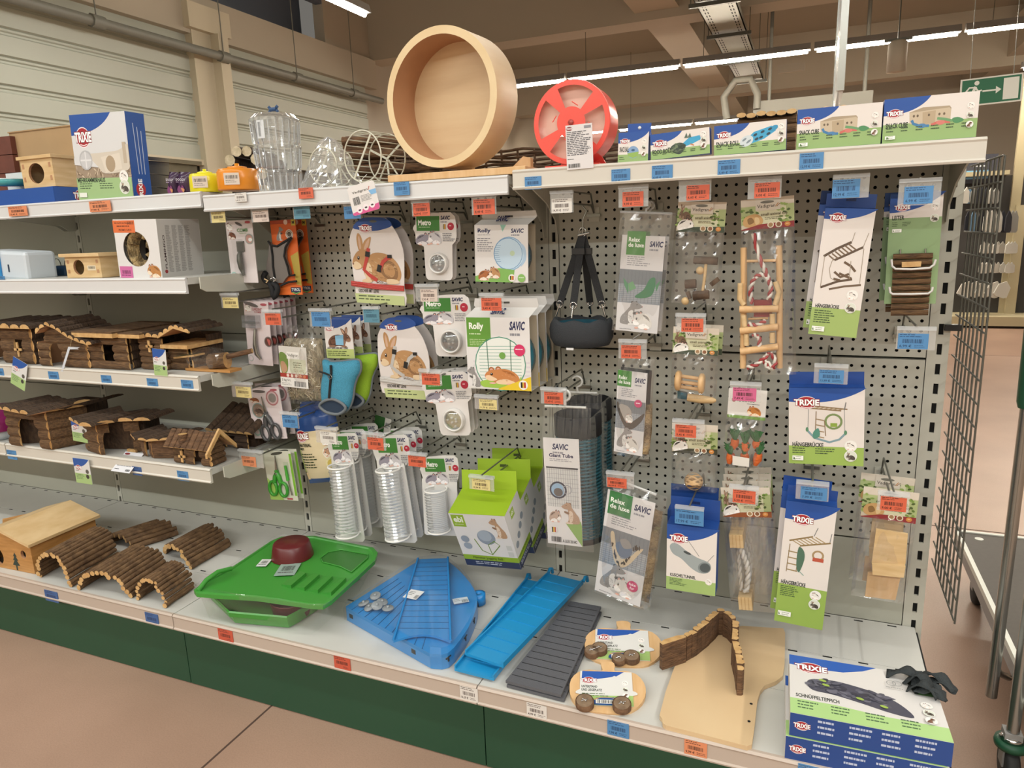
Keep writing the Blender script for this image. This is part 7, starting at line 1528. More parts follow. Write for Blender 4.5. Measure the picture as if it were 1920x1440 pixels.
for pts, k in (([(935, 398), (1070, 408)], 3), ([(1070, 406), (1170, 336)], 3), ([(1170, 336), (1275, 372)], 3)):
    q = P(-.02, pts); slat_roof(o, q, (.01, .13, .004), k, seed=k)
mb = MB('wood_cut'); q = [(a, b) for a, _, b in P(-.024, [(1065, 412), (1170, 345), (1275, 378), (1275, 368), (1170, 332), (1062, 400)])]; mb.prism(q, -.026, -.02, 'y'); mb.build('barge_board', o)
# bagged bridge
M, w = upright_frame((345, 706), (420, 702), z3+.0015, y=-.34); o = empty('bagged_bridge', 'wooden log see-saw bridge in clear wrap at the right shelf end', 'log bridge', M)
mb = MB('wood_warm'); mb.box(.01, 0, 0, w*1.15, .05, .008); mb.build('base_board', o)
mb = MB('bark_h'); mb.tube([(w*.62, .015, .03), (w*.95, .03, .034)], .026, 12, capm='wood_cut'); mb.build('log', o)
mb = MB('wood_cut'); mb.T = loc(-.035, .0, .036, 0, 0, -.12); mb.box(0, 0, 0, .09, .045, .006); mb.build('ramp_board', o); mb = MB('bark'); mb.tube([(w*.95, .03, .045), (w*1.4, .06, .062)], .008, 8, capm='wood_cut'); mb.build('branch', o)
A = Art(.075, .045, T=loc(-.03, -.0, .0445, 0, 0, -.12) @ Matrix.Rotation(-PI/2, 4, 'X')); A.rect(0, 0, 1, 1, '#7d9a78'); A.bars(.1, .2, .9, .8, 4, '#4a5f48'); A.build('printed_card', o)
mb = MB('wrap'); mb.T = loc(w*.5, .03, .037); 
def wrapf(u, v): a = 2*PI*u; b = PI*v-PI/2; q = 1+.05*math.sin(7*a+3*v)+.04*math.sin(13*a); return (.082*math.cos(a)*math.cos(b)*q, .055*math.sin(a)*math.cos(b)*q, .036*math.sin(b))
mb.grid(wrapf, 30, 12, sm=False); mb.build('film_wrap', o)
# loose hang tags on the middle shelf
def hangtag(tl, tr, bl, y, label, back=False, yb=None, string=None):
    M, w, h = frame(tl, tr, bl, y, None, yb); o = empty('hang_tag', label, 'tag', M); mb = MB('print', '#d6d6d4'); mb.box(0, 0, 0, w, .0008, h); mb.build('card', o); A = Art(w, h)
    if back: A.rect(0, 0, 1, 1, '#d8d8dc'); A.ell(.5, .08, .2, .05, '#7d2a30'); A.bars(.1, .2, .9, .8, 9, '#77777d', 3); A.code(.12, .86, .4, .95)
    else: A.rect(0, 0, 1, 1, '#d6d6d4'); swoosh(A, .34, 1.0, .06, '#2c56a0'); logo_t(A, .28, .37, .42); A.rect(0, .60, 1, 1, '#a3bf80'); A.bars(.08, .48, .3, .54, 1, '#2c3328'); A.bars(.08, .64, .6, .86, 4, '#4f6a48'); A.circ(.8, .5, .1, '#5a564f'); A.circ(.78, .7, .1, '#3f3c38')
    A.build('printed_front', o); return o
hangtag((25, 668), (52, 684), (1, 706), -.412, 'blue and green hang tag slipped over the shelf edge at the left', yb=-.414)
hangtag((285, 653), (310, 656), (267, 700), -.405, 'blue and green hang tag standing in front of the two level house')
mb = MB('print', '#c9ced6'); Q = [at(128, 650, y=-.40), at(152, 651, y=-.39), at(151, 655, y=-.39), at(131, 655, y=-.40), at(114, 696, y=-.405), at(118, 697, y=-.405)]
mb.add([Q[0], Q[1], Q[2], Q[3]], [(0, 1, 2, 3)]); mb.add([Q[0], Q[3], Q[5], Q[4]], [(0, 1, 2, 3)]); o = tag(mb.build('hang_tag'), 'folded white hang tag seen edge-on before the wavy roofed house', 'tag')
mb = MB('print', '#c9b48a'); mb.tube([at(135, 634, y=-.40), at(133, 643, y=-.40), at(131, 651, y=-.40)], .0006, 4); mb.build('string', o)
# ---- lower left shelf
c = at(-10, 826, y=-.34); o = empty('pet_hideout', 'magenta dome hideout with a white base at the left edge', 'hideout', (c.x, -.33, z4+.0015)); mat('magenta', '#7d1f55', .3); rd_ = abs(at(42, 770, y=-.33).x-c.x)*.8; mb = MB('magenta'); mb.lathe([(rd_, .035), (rd_*.98, .06), (rd_*.85, .09), (rd_*.6, .105), (0, .112)], 36); mb.build('dome_top', o); mb = MB('white_plastic'); mb.lathe([(0, 0), (rd_*.82, 0), (rd_*.9, .03), (rd_*.88, .036), (0, .036)], 36); mb.build('base_bowl', o)
# E: big corner house, seen on its corner
C0 = at(98, 844, z=z4); L0 = at(22, 835, z=z4); R0 = at(172, 829, z=z4)
o = empty('bark_house', 'large corner bark house with two arches, left on the lowest wall shelf', 'rodent house', Matrix.Translation((C0.x, C0.y, z4+.0015))); H = at(98, 774, y=C0.y).z-z4
l = (L0-C0).xy; rv = (R0-C0).xy
log_wall(o, l, (0, 0), H, 4, (arch(.52, .24, .86),), seed=13); log_wall(o, (0, 0), rv, H, 4, seed=14)
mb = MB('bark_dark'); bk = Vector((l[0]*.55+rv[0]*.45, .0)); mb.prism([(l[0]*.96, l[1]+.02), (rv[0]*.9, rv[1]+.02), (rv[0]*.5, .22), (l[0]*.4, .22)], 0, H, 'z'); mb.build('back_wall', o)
slat_roof(o, [(l[0]-.035, l[1]-.012, H), (l[0]*.45, min(l[1], rv[1])-.035, H-.001), (0, -.05, H), (rv[0]*.55, rv[1]*.5-.045, H+.001), (rv[0]+.02, rv[1]-.02, H+.002)], lambda t: (.05+.05*(1-t), .13, .016), 7, seed=14, flat=.3)
# G: fan shaped corner house
C0 = at(182, 852, z=z4); L0 = at(166, 846, z=z4); R0 = at(268, 847, z=z4)
o = empty('bark_house', 'fan shaped corner bark house with a green tag, middle of the lowest wall shelf', 'rodent house', Matrix.Translation((C0.x, C0.y, z4+.0015))); H = at(182, 793, y=C0.y).z-z4; l = (L0-C0).xy; rv = (R0-C0).xy
log_wall(o, l, (.028, -.004), H, 3, seed=15); log_wall(o, (.028, -.004), rv, H, 3, (arch(.45, .36, .9),), seed=16)
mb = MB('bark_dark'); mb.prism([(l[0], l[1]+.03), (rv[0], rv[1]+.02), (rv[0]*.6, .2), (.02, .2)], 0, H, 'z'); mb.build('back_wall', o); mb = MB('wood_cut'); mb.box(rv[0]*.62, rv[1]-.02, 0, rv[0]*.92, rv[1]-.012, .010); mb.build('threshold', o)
slat_roof(o, [(l[0]-.045, l[1]-.02, H+.001), (.01, -.05, H), (.05, -.05, H+.001), (rv[0]*.75, rv[1]-.045, H+.002), (rv[0]+.07, rv[1]-.01, H+.004)], lambda t: (.07-.04*t, .14-.05*t, .012), 6, seed=16, taper=.7, flat=.28)
hangtag((132, 783), (160, 788), (139, 826), -.385, 'green hang tag leaning on the fan shaped corner house') 
# H: small round fronted house
o, M, w = house('small bark house with a rounded roof left of the chimney house', (272, 861), (326, 866), z4, -.36); H = zat(290, 819, M); d = .16
log_wall(o, (0, 0), (w*.45, -.012), H, 1, (arch(.55, .22, .8),), seed=17, m='bark'); log_wall(o, (w*.45, -.012), (w, .01), H, 1, seed=18, m='bark'); mb = MB('bark_dark'); mb.box(0, .03, 0, w, .09, H); mb.build('back_wall', o)
slat_roof(o, [(-.04, -.01, H), (.02, -.045, H), (w*.7, -.045, H), (w+.02, -.01, H+.001)], (.04, .10, .012), 5, seed=18, flat=.28)
# I: tiny chimney house
o, M, w = house('tiny bark house with a chimney and a cross window at the shelf corner', (331, 873), (397, 878), z4, -.385); H = zat(360, 842, M); d = max(.05, at(425, 866, z=z4).y+.385); rh = .05
log_wall(o, (0, 0), (w, 0), H, 2, (arch(.66, .11, .85), roundw(.27, .1, .5, .28)), seed=19); cross(o, w*.27, -.008, H*.52, .014)
g = lambda t: (0, 1) if t < .55 else ((t-.55)/.9, 1-(t-.55)/.9)
log_wall(o, (w, 0), (w, d), H+rh-.01, 5, top=g, seed=20); mb = MB('bark_dark'); mb.box(.003, .03, 0, w-.004, .033, H); mb.build('back_wall', o)
slat_roof(o, [(-.03, -.014, H+.002), (w+.015, -.014, H+.002)], (.0, d/2+.014, rh), 8, seed=21, m='bark', flat=.4); slat_roof(o, [(-.03, d+.03, H-.006), (w+.015, d+.03, H-.006)], (0, -d/2-.03, rh), 8, seed=22, m='bark', flat=.4)
mb = MB('wood_cut'); mb.prism([(-.034, H-.014), (-.034, H), (d/2, H+rh+.018), (d+.034, H), (d+.034, H-.014), (d/2, H+rh)], w+.016, w+.024, 'x'); mb.build('barge_board', o)
mb = MB('bark'); mb.tube([(w*.30, .0, H+.012), (w*.30, .0, H+.048)], .014, 10, capm='wood_cut'); mb.build('chimney', o)
# J: dark house behind
o, M, w = house('dark bark house at the back right of the lowest wall shelf', (412, 848), (468, 846), z4, -.20); H = zat(430, 806, M); d = .14
log_wall(o, (0, 0), (w, 0), H, 3, (arch(.45, .16, .8),), seed=23, m='bark_dark'); slat_roof(o, [(-.02, -.03, H), (w+.05, -.03, H)], (.03, .10, .07), 6, seed=23); mb = MB('bark_dark'); mb.box(.003, .03, 0, w, .09, H); mb.build('back_wall', o)
hangtag((136, 858), (166, 862), (136, 903), -.415, 'blue and green hang tag hanging below the lowest wall shelf')
Q = [at(236, 851, y=-.36), at(271, 859, y=-.36), at(202, 882, y=-.425)]; Q[0].z = Q[1].z = z4+.008
M, w, h = pts_frame(*Q); o = empty('leaflet', 'white instruction leaflet lying over the lowest shelf edge', 'leaflet', M); mb = MB('print', '#d8d9de'); mb.box(0, 0, 0, w, .0008, h); mb.build('card', o); A = Art(w, h); A.ell(.2, .1, .14, .05, '#7d2a30'); A.bars(.1, .2, .9, .75, 8, '#77777d', 3); A.bars(.1, .85, .35, .92, 1, '#26262c'); A.code(.7, .84, .92, .94); A.build('printed_front', o)

# ------------------------------------------------------------------ goods on the base shelf
def twig_bridge(Lp, Rp, Fp, top, n, label, r=.0068, seed=1):
    r *= 1.22
    a = at(*Lp, z=ZB); b = at(*Rp, z=ZB); f = at(*Fp, z=ZB); D_ = f-b; D_.z = 0; ln = D_.length; mid = (a+b)/2; hf = (b-a).length/2
    H = max(.03, at(*top, y=mid.y).z-ZB); X = (b-a).normalized(); o = empty('twig_bridge', label, 'twig bridge', Matrix.Translation((mid.x, mid.y, ZB+.001))); rr = random.Random(seed); n = max(9, int(PI*math.sqrt((hf*hf+H*H)/2)/(1.78*r)))
    for k in range(n):
        t = PI*k/(n-1); q = r*rr.uniform(.82, 1.15); p = X*(-hf*math.cos(t))+Vector((0, 0, max(q, H*max(0, math.sin(t))**.8-q))); e = D_*rr.uniform(.97, 1.03); j = D_.normalized()*rr.uniform(-.006, .006); wv = Vector((rr.uniform(-1, 1), rr.uniform(-1, 1), rr.uniform(0, 1)))*.0018
        mb = MB('stick'); mb.tube([p+j, p+e*.33+wv, p+e*.66-wv*.5, p+e+j], [q, q*.97, q*1.03, q*.92], 7, capm='wood_cut'); mb.build('stick', o)
    return o
twig_bridge((196, 1022), (247, 1033), (332, 1004), (222, 1002), 13, 'twig bridge at the back, behind the left front one', seed=2, r=.0075)
twig_bridge((308, 1040), (357, 1069), (430, 1026), (318, 1021), 14, 'twig bridge at the back right, left of the green tray', seed=5, r=.0075)
twig_bridge((75, 1084), (131, 1103), (222, 1048), (97, 1037), 16, 'twig bridge beside the wooden house with the tree', seed=1)
twig_bridge((149, 1107), (243, 1124), (320, 1070), (188, 1072), 19, 'wide low twig bridge in the middle of the group', seed=3)
twig_bridge((259, 1126), (311, 1140), (363, 1103), (281, 1085), 17, 'smallest twig bridge at the front right with a tag inside', seed=4, r=.0058)
hangtag((274, 1119), (303, 1127), (268, 1125), -.545, 'white hang tag lying inside the smallest twig bridge', True, yb=-.575)
# wooden house with a painted tree
C0 = at(66, 1077, z=ZB); R0 = at(138, 1019, z=ZB); L0 = at(-30, 1058, z=ZB); X = (C0-L0); X.z = 0; w = X.length; X.normalize(); Yv = Vector((-X.y, X.x, 0)); d = (R0-C0).length
M = Matrix((X, Yv, Vector((0, 0, 1)))).transposed().to_4x4(); M.translation = (L0.x, L0.y, ZB+.001); o = empty('rodent_house', 'warm wooden house with a dark painted tree and round window, left base end', 'rodent house', M)
H = at(60, 1022, y=C0.y).z-ZB; g = .036; t = .009
mb = MB('wood_warm'); panel_hole(mb, w*.5, 0, w, H, 0, t, (w*.84, H*.60, .013, .015), 'wood_warm', 'wood_inner'); panel_hole(mb, 0, 0, w*.5, H, 0, t, (w*.34, H*.38, .024, .03), 'wood_warm', 'wood_inner'); mb.prism([(0, H), (w, H), (w*.5, H+g)], 0, t, 'y'); mb.build('front_wall', o)
for x in (0, w-t): mb = MB('wood_warm'); mb.box(x, t, 0, x+t, d, H); mb.build('side_wall', o)
mb = MB('bark_dark'); mb.box(t, d*.5, 0, w-t, d*.52, H); mb.build('back_wall', o)
for s in (0, 1):
    mb = MB('wood_beech' if s else 'wood_warm'); P = [(w*.5, H+g), (w*.5, H+g+.010), (w+.014, H+.004), (w+.014, H-.006)]; P = P if s else [(w-a, b) for a, b in P]; mb.prism(P, -.014, d+.012, 'y', 'wood_pale'); mb.build('roof_board', o)
mat('tree_print', '#2e3b33', .7); A = Art(w, H, 'tree_print'); 
A.box_ = (.60, .38, .74, .98); A.poly([(.5, 0), (.75, .22), (.6, .22), (.85, .45), (.65, .45), (1, .72), (.6, .74), (.6, 1), (.4, 1), (.4, .74), (0, .72), (.35, .45), (.15, .45), (.4, .22), (.25, .22)], '#2e3b33'); A.build('painted_tree', o)
a = at(-10, 1000, z=ZB); p = at(60, 975, z=ZB); o = empty('barrel_house', 'wooden slat barrel house behind the house with the tree', 'rodent house', loc(at(12, 1015, z=ZB).x, at(12, 1015, z=ZB).y, ZB+.001, -.55))
for k in range(7):
    aa = .1+(PI-.2)*k/6; mb = MB('wood_warm'); c, s = -math.cos(aa)*.055, math.sin(aa)*.075; mb.T = loc(c, 0, s, 0, 0, PI/2-aa); mb.box(-.016, 0, -.004, .016, .13, .004); mb.build('slat', o)
mb = MB('wood_warm'); panel_hole(mb, -.05, 0, .05, .068, .004, .012, (0, .034, .024, .026), 'wood_warm', 'wood_inner'); mb.build('end_wall', o)
# green corner tray pair in wrap
mat('tray_green', '#3f8f37', .35); mat('tray_green_in', '#37702f', .4); mat('bowl_red', '#5d1d20', .3)
O8 = lambda pts, z: [at(340+x/3.2, 980+y/3.2, z=z) for x, y in pts]
o = empty('green_tray_set', 'pair of green plastic corner trays with dark red bowls in clear wrap', 'pet tray', Matrix.Translation((0, 0, ZB+.001)))
def tray(o, outer, zlo, zhi, inset, m, hole=None, name='tray', flip=False):
    q = [Vector((p.x, p.y)) for p in outer]; c = sum(q, Vector((0, 0)))/len(q); n = len(q); mb = MB(m); vs = []
    for s, z in ((1, zhi), (.985, zhi+.004), (.965, zhi), (.93, zlo), (0.0, zlo)): vs += [(c.x+(p.x-c.x)*s, c.y+(p.y-c.y)*s, z) for p in q]
    mb.add(vs, [(i*n+j, i*n+(j+1) % n, (i+1)*n+(j+1) % n, (i+1)*n+j) for i in range(3) for j in range(n)], sm=False); mb.add(vs, [tuple(range(3*n, 4*n))])
    vs2 = [(c.x+(p.x-c.x)*s, c.y+(p.y-c.y)*s, z) for s, z in ((1, zhi), (.99, zhi-.014)) for p in q]; mb.add(vs2, [(j, (j+1) % n, n+(j+1) % n, n+j) for j in range(n)])
    return mb.build(name, o)
low = [(140, 450), (290, 600), (640, 632), (700, 600), (900, 470), (1100, 320), (1060, 250), (760, 190), (480, 260)]
tray(o, O8(low, .262), .003, .042, 0, 'tray_green', name='lower_tray')
up = [(75, 405), (130, 360), (300, 270), (540, 110), (600, 85), (800, 80), (1150, 150), (1178, 180), (1160, 230), (900, 470), (850, 500), (790, 498), (450, 450), (200, 435), (90, 425)]
U = O8(up, .345); zu = .095
q = [(p.x, p.y) for p in U]; c = Vector((sum(p[0] for p in q)/len(q), sum(p[1] for p in q)/len(q))); n = len(q)
mb = MB('tray_green'); H8 = [(p.x, p.y) for p in O8([(835, 215), (880, 180), (960, 165), (1120, 195), (1118, 215), (1020, 300), (960, 268), (850, 240)], .345)]
vs = [(c.x+(x-c.x)*s, c.y+(y-c.y)*s, z) for s, z in ((1, zu-.012), (1, zu), (.95, zu+.002), (.94, zu-.002)) for x, y in q]
mb.add(vs, [(i*n+j, i*n+(j+1) % n, (i+1)*n+(j+1) % n, (i+1)*n+j) for i in range(3) for j in range(n)]); mb.add(vs, [tuple(range(3*n, 4*n))]); mb.build('upper_tray', o)
mb = MB('dark_gap'); mb.prism(H8, zu-.0012, zu-.0008, 'z', 'tray_green_in'); mb.tube([(x, y, zu+.001) for x, y in H8], .002, 5, 'tray_green', closed=True); mb.build('entrance_opening', o)
for k in range(4):
    x0 = 600+k*80; mb = MB('tray_green'); P = O8([(x0, 375+k*16), (x0+110, 292+k*14), (x0+150, 318+k*10), (x0+60, 395+k*14)], .345); mb.add([(p.x, p.y, zu+(.001 if i in (0, 1) else .009)) for i, p in enumerate(P)]+[(p.x, p.y, zu-.002) for p in P], [(0, 1, 2, 3), (3, 2, 6, 7), (0, 3, 7, 4), (1, 5, 6, 2)]); mb.build('ramp_step', o)
b0 = O8([(668, 200)], .345)[0]; rB = (O8([(800, 200)], .345)[0]-O8([(538, 200)], .345)[0]).length/2*.92
mb = MB('bowl_red'); mb.T = Matrix.Translation((b0.x, b0.y, zu)); mb.lathe([(rB, 0), (rB*.98, .006), (rB*.86, .044), (rB*.8, .048), (0, .048)], 36); mb.build('upper_bowl', o)
b1 = O8([(590, 585)], .262)[0]; mb = MB('bowl_red'); mb.T = Matrix.Translation((b1.x, b1.y+.06, .006)); mb.lathe([(0, 0), (rB*.85, 0), (rB*.98, .044), (rB, .048), (rB*.92, .046), (rB*.8, .006), (0, .006)], 36); mb.build('lower_bowl', o)
h8 = [O8([p], z)[0] for p, z in (((100, 410), .345), ((150, 345), .36), ((220, 295), .37), ((300, 275), .36))]; mb = MB('tray_green'); mb.tube([(p.x, p.y, p.z-ZB-.001) for p in h8], .007, 8); mb.build('carry_handle', o)
mb = MB('wrap'); n2 = 60
def wr(u, v):
    P = up if v > .5 else low; 
    i = u*len(U); a = int(i) % len(U); t = i-int(i); A_ = U[a].lerp(U[(a+1) % len(U)], t); B_ = Vector((c.x+(A_.x-c.x)*.80+.0, c.y+(A_.y-c.y)*.86-.02, 0)); s = 1.02+.008*math.sin(60*u+9*v)
    x, y = (A_.x, A_.y) if v > .66 else (A_.x*v/.66+B_.x*(1-v/.66), A_.y*v/.66+B_.y*(1-v/.66)); return (c.x+(x-c.x)*s, max(-.615, c.y+(y-c.y)*s), .003+(zu+.003)*min(1, v/.66)+.0015*math.sin(41*u+7*v))
mb.grid(wr, n2, 6, sm=False); mb.build('film_wrap', o)
for P, cc in (([(455, 265), (485, 222), (545, 222), (515, 270)], 'a'), ([(495, 325), (600, 250), (720, 245), (600, 320)], 'b')):
    Q = O8(P, .347); M_, w_, h_ = pts_frame(Q[1], Q[2], Q[0]); M_.translation.z -= ZB; A = Art(w_, h_); A.rect(0, 0, 1, 1, '#d5d8d6' if cc == 'a' else '#8fa59a'); A.code(.2, .2, .8, .6); A.bars(.1, .7, .9, .9, 1, '#555'); A.build('sticker', o, M_)
# blue corner platform
mat('blue_toy', '#2583c9', .3); mat('blue_dark', '#1a5f96', .4); mat('disc_grey', '#8d9499', .25); mat('groove', '#185a90', .5)
Lc = at(650, 1163, z=ZB); Tc = at(808, 1254, z=ZB); th = .042; Ac = at(786, 1051, z=ZB+th)
o = empty('corner_platform', 'blue quarter round corner platform with a ramp in clear wrap', 'pet platform', Matrix.Translation((0, 0, ZB+.001)))
Lc2, Tc2, Ac2 = Lc.xy, Tc.xy, Ac.xy; arcp = [at(x, y, z=ZB+th).xy for x, y in ((840, 1225), (872, 1187), (888, 1155), (895, 1125), (882, 1094), (852, 1062), (828, 1048))]
ol = [Lc2, Tc2]+spline([tuple(p) for p in [Tc2]+arcp+[Ac2]], 3, False)[1:]
mb = MB('blue_toy'); mb.prism([tuple(p) for p in ol], 0, th, 'z'); mb.build('platform', o, bevel=.003)
mb = MB('dark_gap')
for k in range(7):
    i = 4+k*3
    if i < len(ol)-1: p = Vector(ol[i]); t = (Vector(ol[i+1])-p).normalized(); nrm = Vector((t.y, -t.x)); mb.T = Matrix.Translation((p.x, p.y, th*.5)) @ Matrix.Rotation(math.atan2(t.y, t.x), 4, 'Z'); mb.box(-.010, -.0022, .008, .010, .001, .0105); mb.box(-.002, -.0022, -.002, .002, .001, .009)
mb.T = None
X = (Tc2-Lc2).normalized()
for s in (.07, .82): p = Lc2+(Tc2-Lc2)*s; mb.T = Matrix.Translation((p.x, p.y, th*.5)) @ Matrix.Rotation(math.atan2(X.y, X.x), 4, 'Z'); mb.box(-.008, -.001, -.006, .008, .001, .006)
mb.build('wall_slot', o)
mb = MB('groove')
for k in range(1, 12):
    t = k/12; a = Lc2+(Tc2-Lc2)*t; b = Ac2+(Vector(ol[5])-Ac2)*t*.6; mb.tube([(a.x, a.y, th+.0008), (a.x*.35+b.x*.65, a.y*.35+b.y*.65, th+.0008)], .0008, 4)
mb.build('surface_groove', o)['kind'] = 'stuff'
e = at(898, 1122, z=ZB+th*.5); mb = MB('blue_toy'); mb.T = Matrix.Translation((e.x, e.y, th*.5)); mb.lathe([(.006, -.016), (.02, -.016), (.02, .016), (.006, .016), (.006, -.016)], 20); mb.build('fixing_lug', o)
zr = ZB+th+.012; R8 = [at(*p, z=zr+dz) for p, dz in (((784, 1049), .0), ((840, 1047), .0), ((845, 1203), .0), ((738, 1202), .0))]
mb = MB('blue_toy'); RT = [Vector((p.x, p.y, p.z-ZB)) for p in R8]; dn = Vector((0, 0, -.006)); V = RT+[p+dn for p in RT]
nA = 10; ar = [RT[3].lerp(RT[2], k/nA) + (RT[0]-RT[3]).normalized()*(.03*math.sin(PI*k/nA)) for k in range(nA+1)]
top = [RT[0], RT[1], RT[2]]+ar[::-1][1:-1]+[RT[3]]; n = len(top); mb.add(top+[p+dn for p in top], [tuple(range(n))[::-1], tuple(range(n, 2*n))]+[(i, (i+1) % n, n+(i+1) % n, n+i) for i in range(n)])
for a, b in ((0, 3), (1, 2)): mb.tube([RT[a]+Vector((0, 0, .003)), RT[b]+Vector((0, 0, .003))], .0035, 6)
mb.build('ramp', o)
mb = MB('groove')
for k in range(1, 15): t = k/16; mb.tube([RT[0].lerp(RT[3], t)+Vector((0, 0, .0008)), RT[1].lerp(RT[2], t)+Vector((0, 0, .0008))], .0009, 4)
mb.build('ramp_groove', o)['kind'] = 'stuff'
for k, (x, y) in enumerate(((1095, 478), (1165, 440), (1205, 485), (1130, 500), (1240, 515), (1175, 505))):
    p = O8([(x, y)], ZB+th+.012)[0]; mb = MB('disc_grey'); mb.T = loc(p.x, p.y, th+.006+.004*(k % 3), 0, .3*(k % 2), .25*((k % 3)-1)); mb.lathe([(0, 0), (.0155, 0), (.0165, .002), (.0155, .004), (0, .004)], 20); mb.lathe([(.004, .004), (.004, .010), (0, .010)], 10); mb.build('screw_disc', o)
Q = O8([(1335, 455), (1380, 405), (1460, 420), (1400, 480)], zr+.003); M_, w_, h_ = pts_frame(Q[1], Q[2], Q[0]); M_.translation.z -= ZB-.002; A = Art(w_, h_); A.rect(0, 0, 1, 1, '#dedfe0'); A.bars(.1, .2, .6, .7, 3, '#666'); A.code(.7, .5, .95, .9); A.build('sticker', o, M_)
Q = O8([(1625, 498), (1625, 465), (1715, 450), (1718, 485)], ZB+th+.004); M_, w_, h_ = pts_frame(Q[1], Q[2], Q[0]); M_.translation.z -= ZB-.002; A = Art(w_, h_); A.rect(0, 0, 1, 1, '#c9d5de'); A.bars(.1, .2, .5, .7, 2, '#666'); A.code(.55, .4, .95, .9); A.build('sticker', o, M_)
cc = sum((Vector(p) for p in ol), Vector((0, 0)))/len(ol)
mb = MB('wrap'); n = len(ol); mb.add([(cc.x+(p[0]-cc.x)*s, cc.y+(p[1]-cc.y)*s, z) for s, z in ((1.02, .002), (1.025, th*.9), (.98, th+.016)) for p in ol], [(i*n+j, i*n+(j+1) % n, (i+1)*n+(j+1) % n, (i+1)*n+j) for i in range(2) for j in range(n)]+[tuple(range(2*n, 3*n))], sm=False); mb.build('film_wrap', o)
# flat ramps: blue pair, grey pair
mat('ramp_blue', '#1f8cc4', .35); mat('ramp_grey', '#5b5c61', .6, bump=.25, bscale=400)
def ramp(c4, z, m, nrib, label, rail=.006, hooks=False, cat='ramp', name='plastic_ramp', tilt=0, groove=None):
    P = [at(*c, z=z+(tilt if i < 2 else 0)) for i, c in enumerate(c4)]; o = empty(name, label, cat, Matrix.Translation(P[3]-Vector((0, 0, 0)))); Q = [p-P[3] for p in P]
    mb = MB(m); dn = Vector((0, 0, -.007)); mb.add(Q+[q+dn for q in Q], [(3, 2, 1, 0), (4, 5, 6, 7), (0, 1, 5, 4), (1, 2, 6, 5), (2, 3, 7, 6), (3, 0, 4, 7)])
    u = Vector((0, 0, rail)); ins = (Q[1]-Q[0]).normalized()*.004
    if rail > .002:
        for a, b, s in ((0, 3, 1), (1, 2, -1)):
            V = [Q[a], Q[a]+ins*s, Q[b]+ins*s, Q[b]]; mb.add(V+[v+u for v in V], [(0, 1, 5, 4), (1, 2, 6, 5), (2, 3, 7, 6), (3, 0, 4, 7), (4, 5, 6, 7)])
    mb.build('ramp_body', o)
    for k in range(1, nrib):
        t = k/nrib; a = Q[0].lerp(Q[3], t)+ins; b = Q[1].lerp(Q[2], t)-ins; mb = MB(groove or m); w_ = (Q[3]-Q[0]).normalized()*(.0016 if not groove else .0007)
        mb.add([a-w_, b-w_, b+w_, a+w_]+[v+Vector((0, 0, .0022 if not groove else .0006)) for v in (a-w_, b-w_, b+w_, a+w_)], [(4, 5, 6, 7), (0, 1, 5, 4), (1, 2, 6, 5), (2, 3, 7, 6), (3, 0, 4, 7)]); mb.build('tread_rib', o)
    if hooks:
        for a in (0, 1): mb = MB(m); D_ = (Q[0]-Q[3]).normalized(); p = Q[a]; mb.tube([p, p+D_*.012+Vector((0, 0, .010)), p+D_*.026+Vector((0, 0, .004)), p+D_*.03+Vector((0, 0, -.012))], .005, 8); mb.build('hook', o)
    return o
ramp([(987, 1086), (1060, 1101), (926, 1272), (852, 1253)], ZB+.014, 'ramp_blue', 10, 'lower blue plastic ramp, mostly under the upper one', .008, True)
ramp([(1028, 1075), (1094, 1091), (944, 1248), (872, 1224)], ZB+.036, 'ramp_blue', 10, 'upper blue plastic ramp lying across the lower one', .008, True, tilt=.0)
ramp([(1072, 1136), (1128, 1147), (1058, 1312), (950, 1284)], ZB+.009, 'ramp_grey', 15, 'lower dark grey slatted ramp under its twin', .0, groove='black_plastic')
ramp([(1069, 1127), (1127, 1137), (1052, 1303), (948, 1276)], ZB+.019, 'ramp_grey', 15, 'upper dark grey slatted ramp beside the pumpkin boards', .0, groove='black_plastic')
mat('foot_face', '#8a745c', .8, col2='#6b5643', nscale=60)
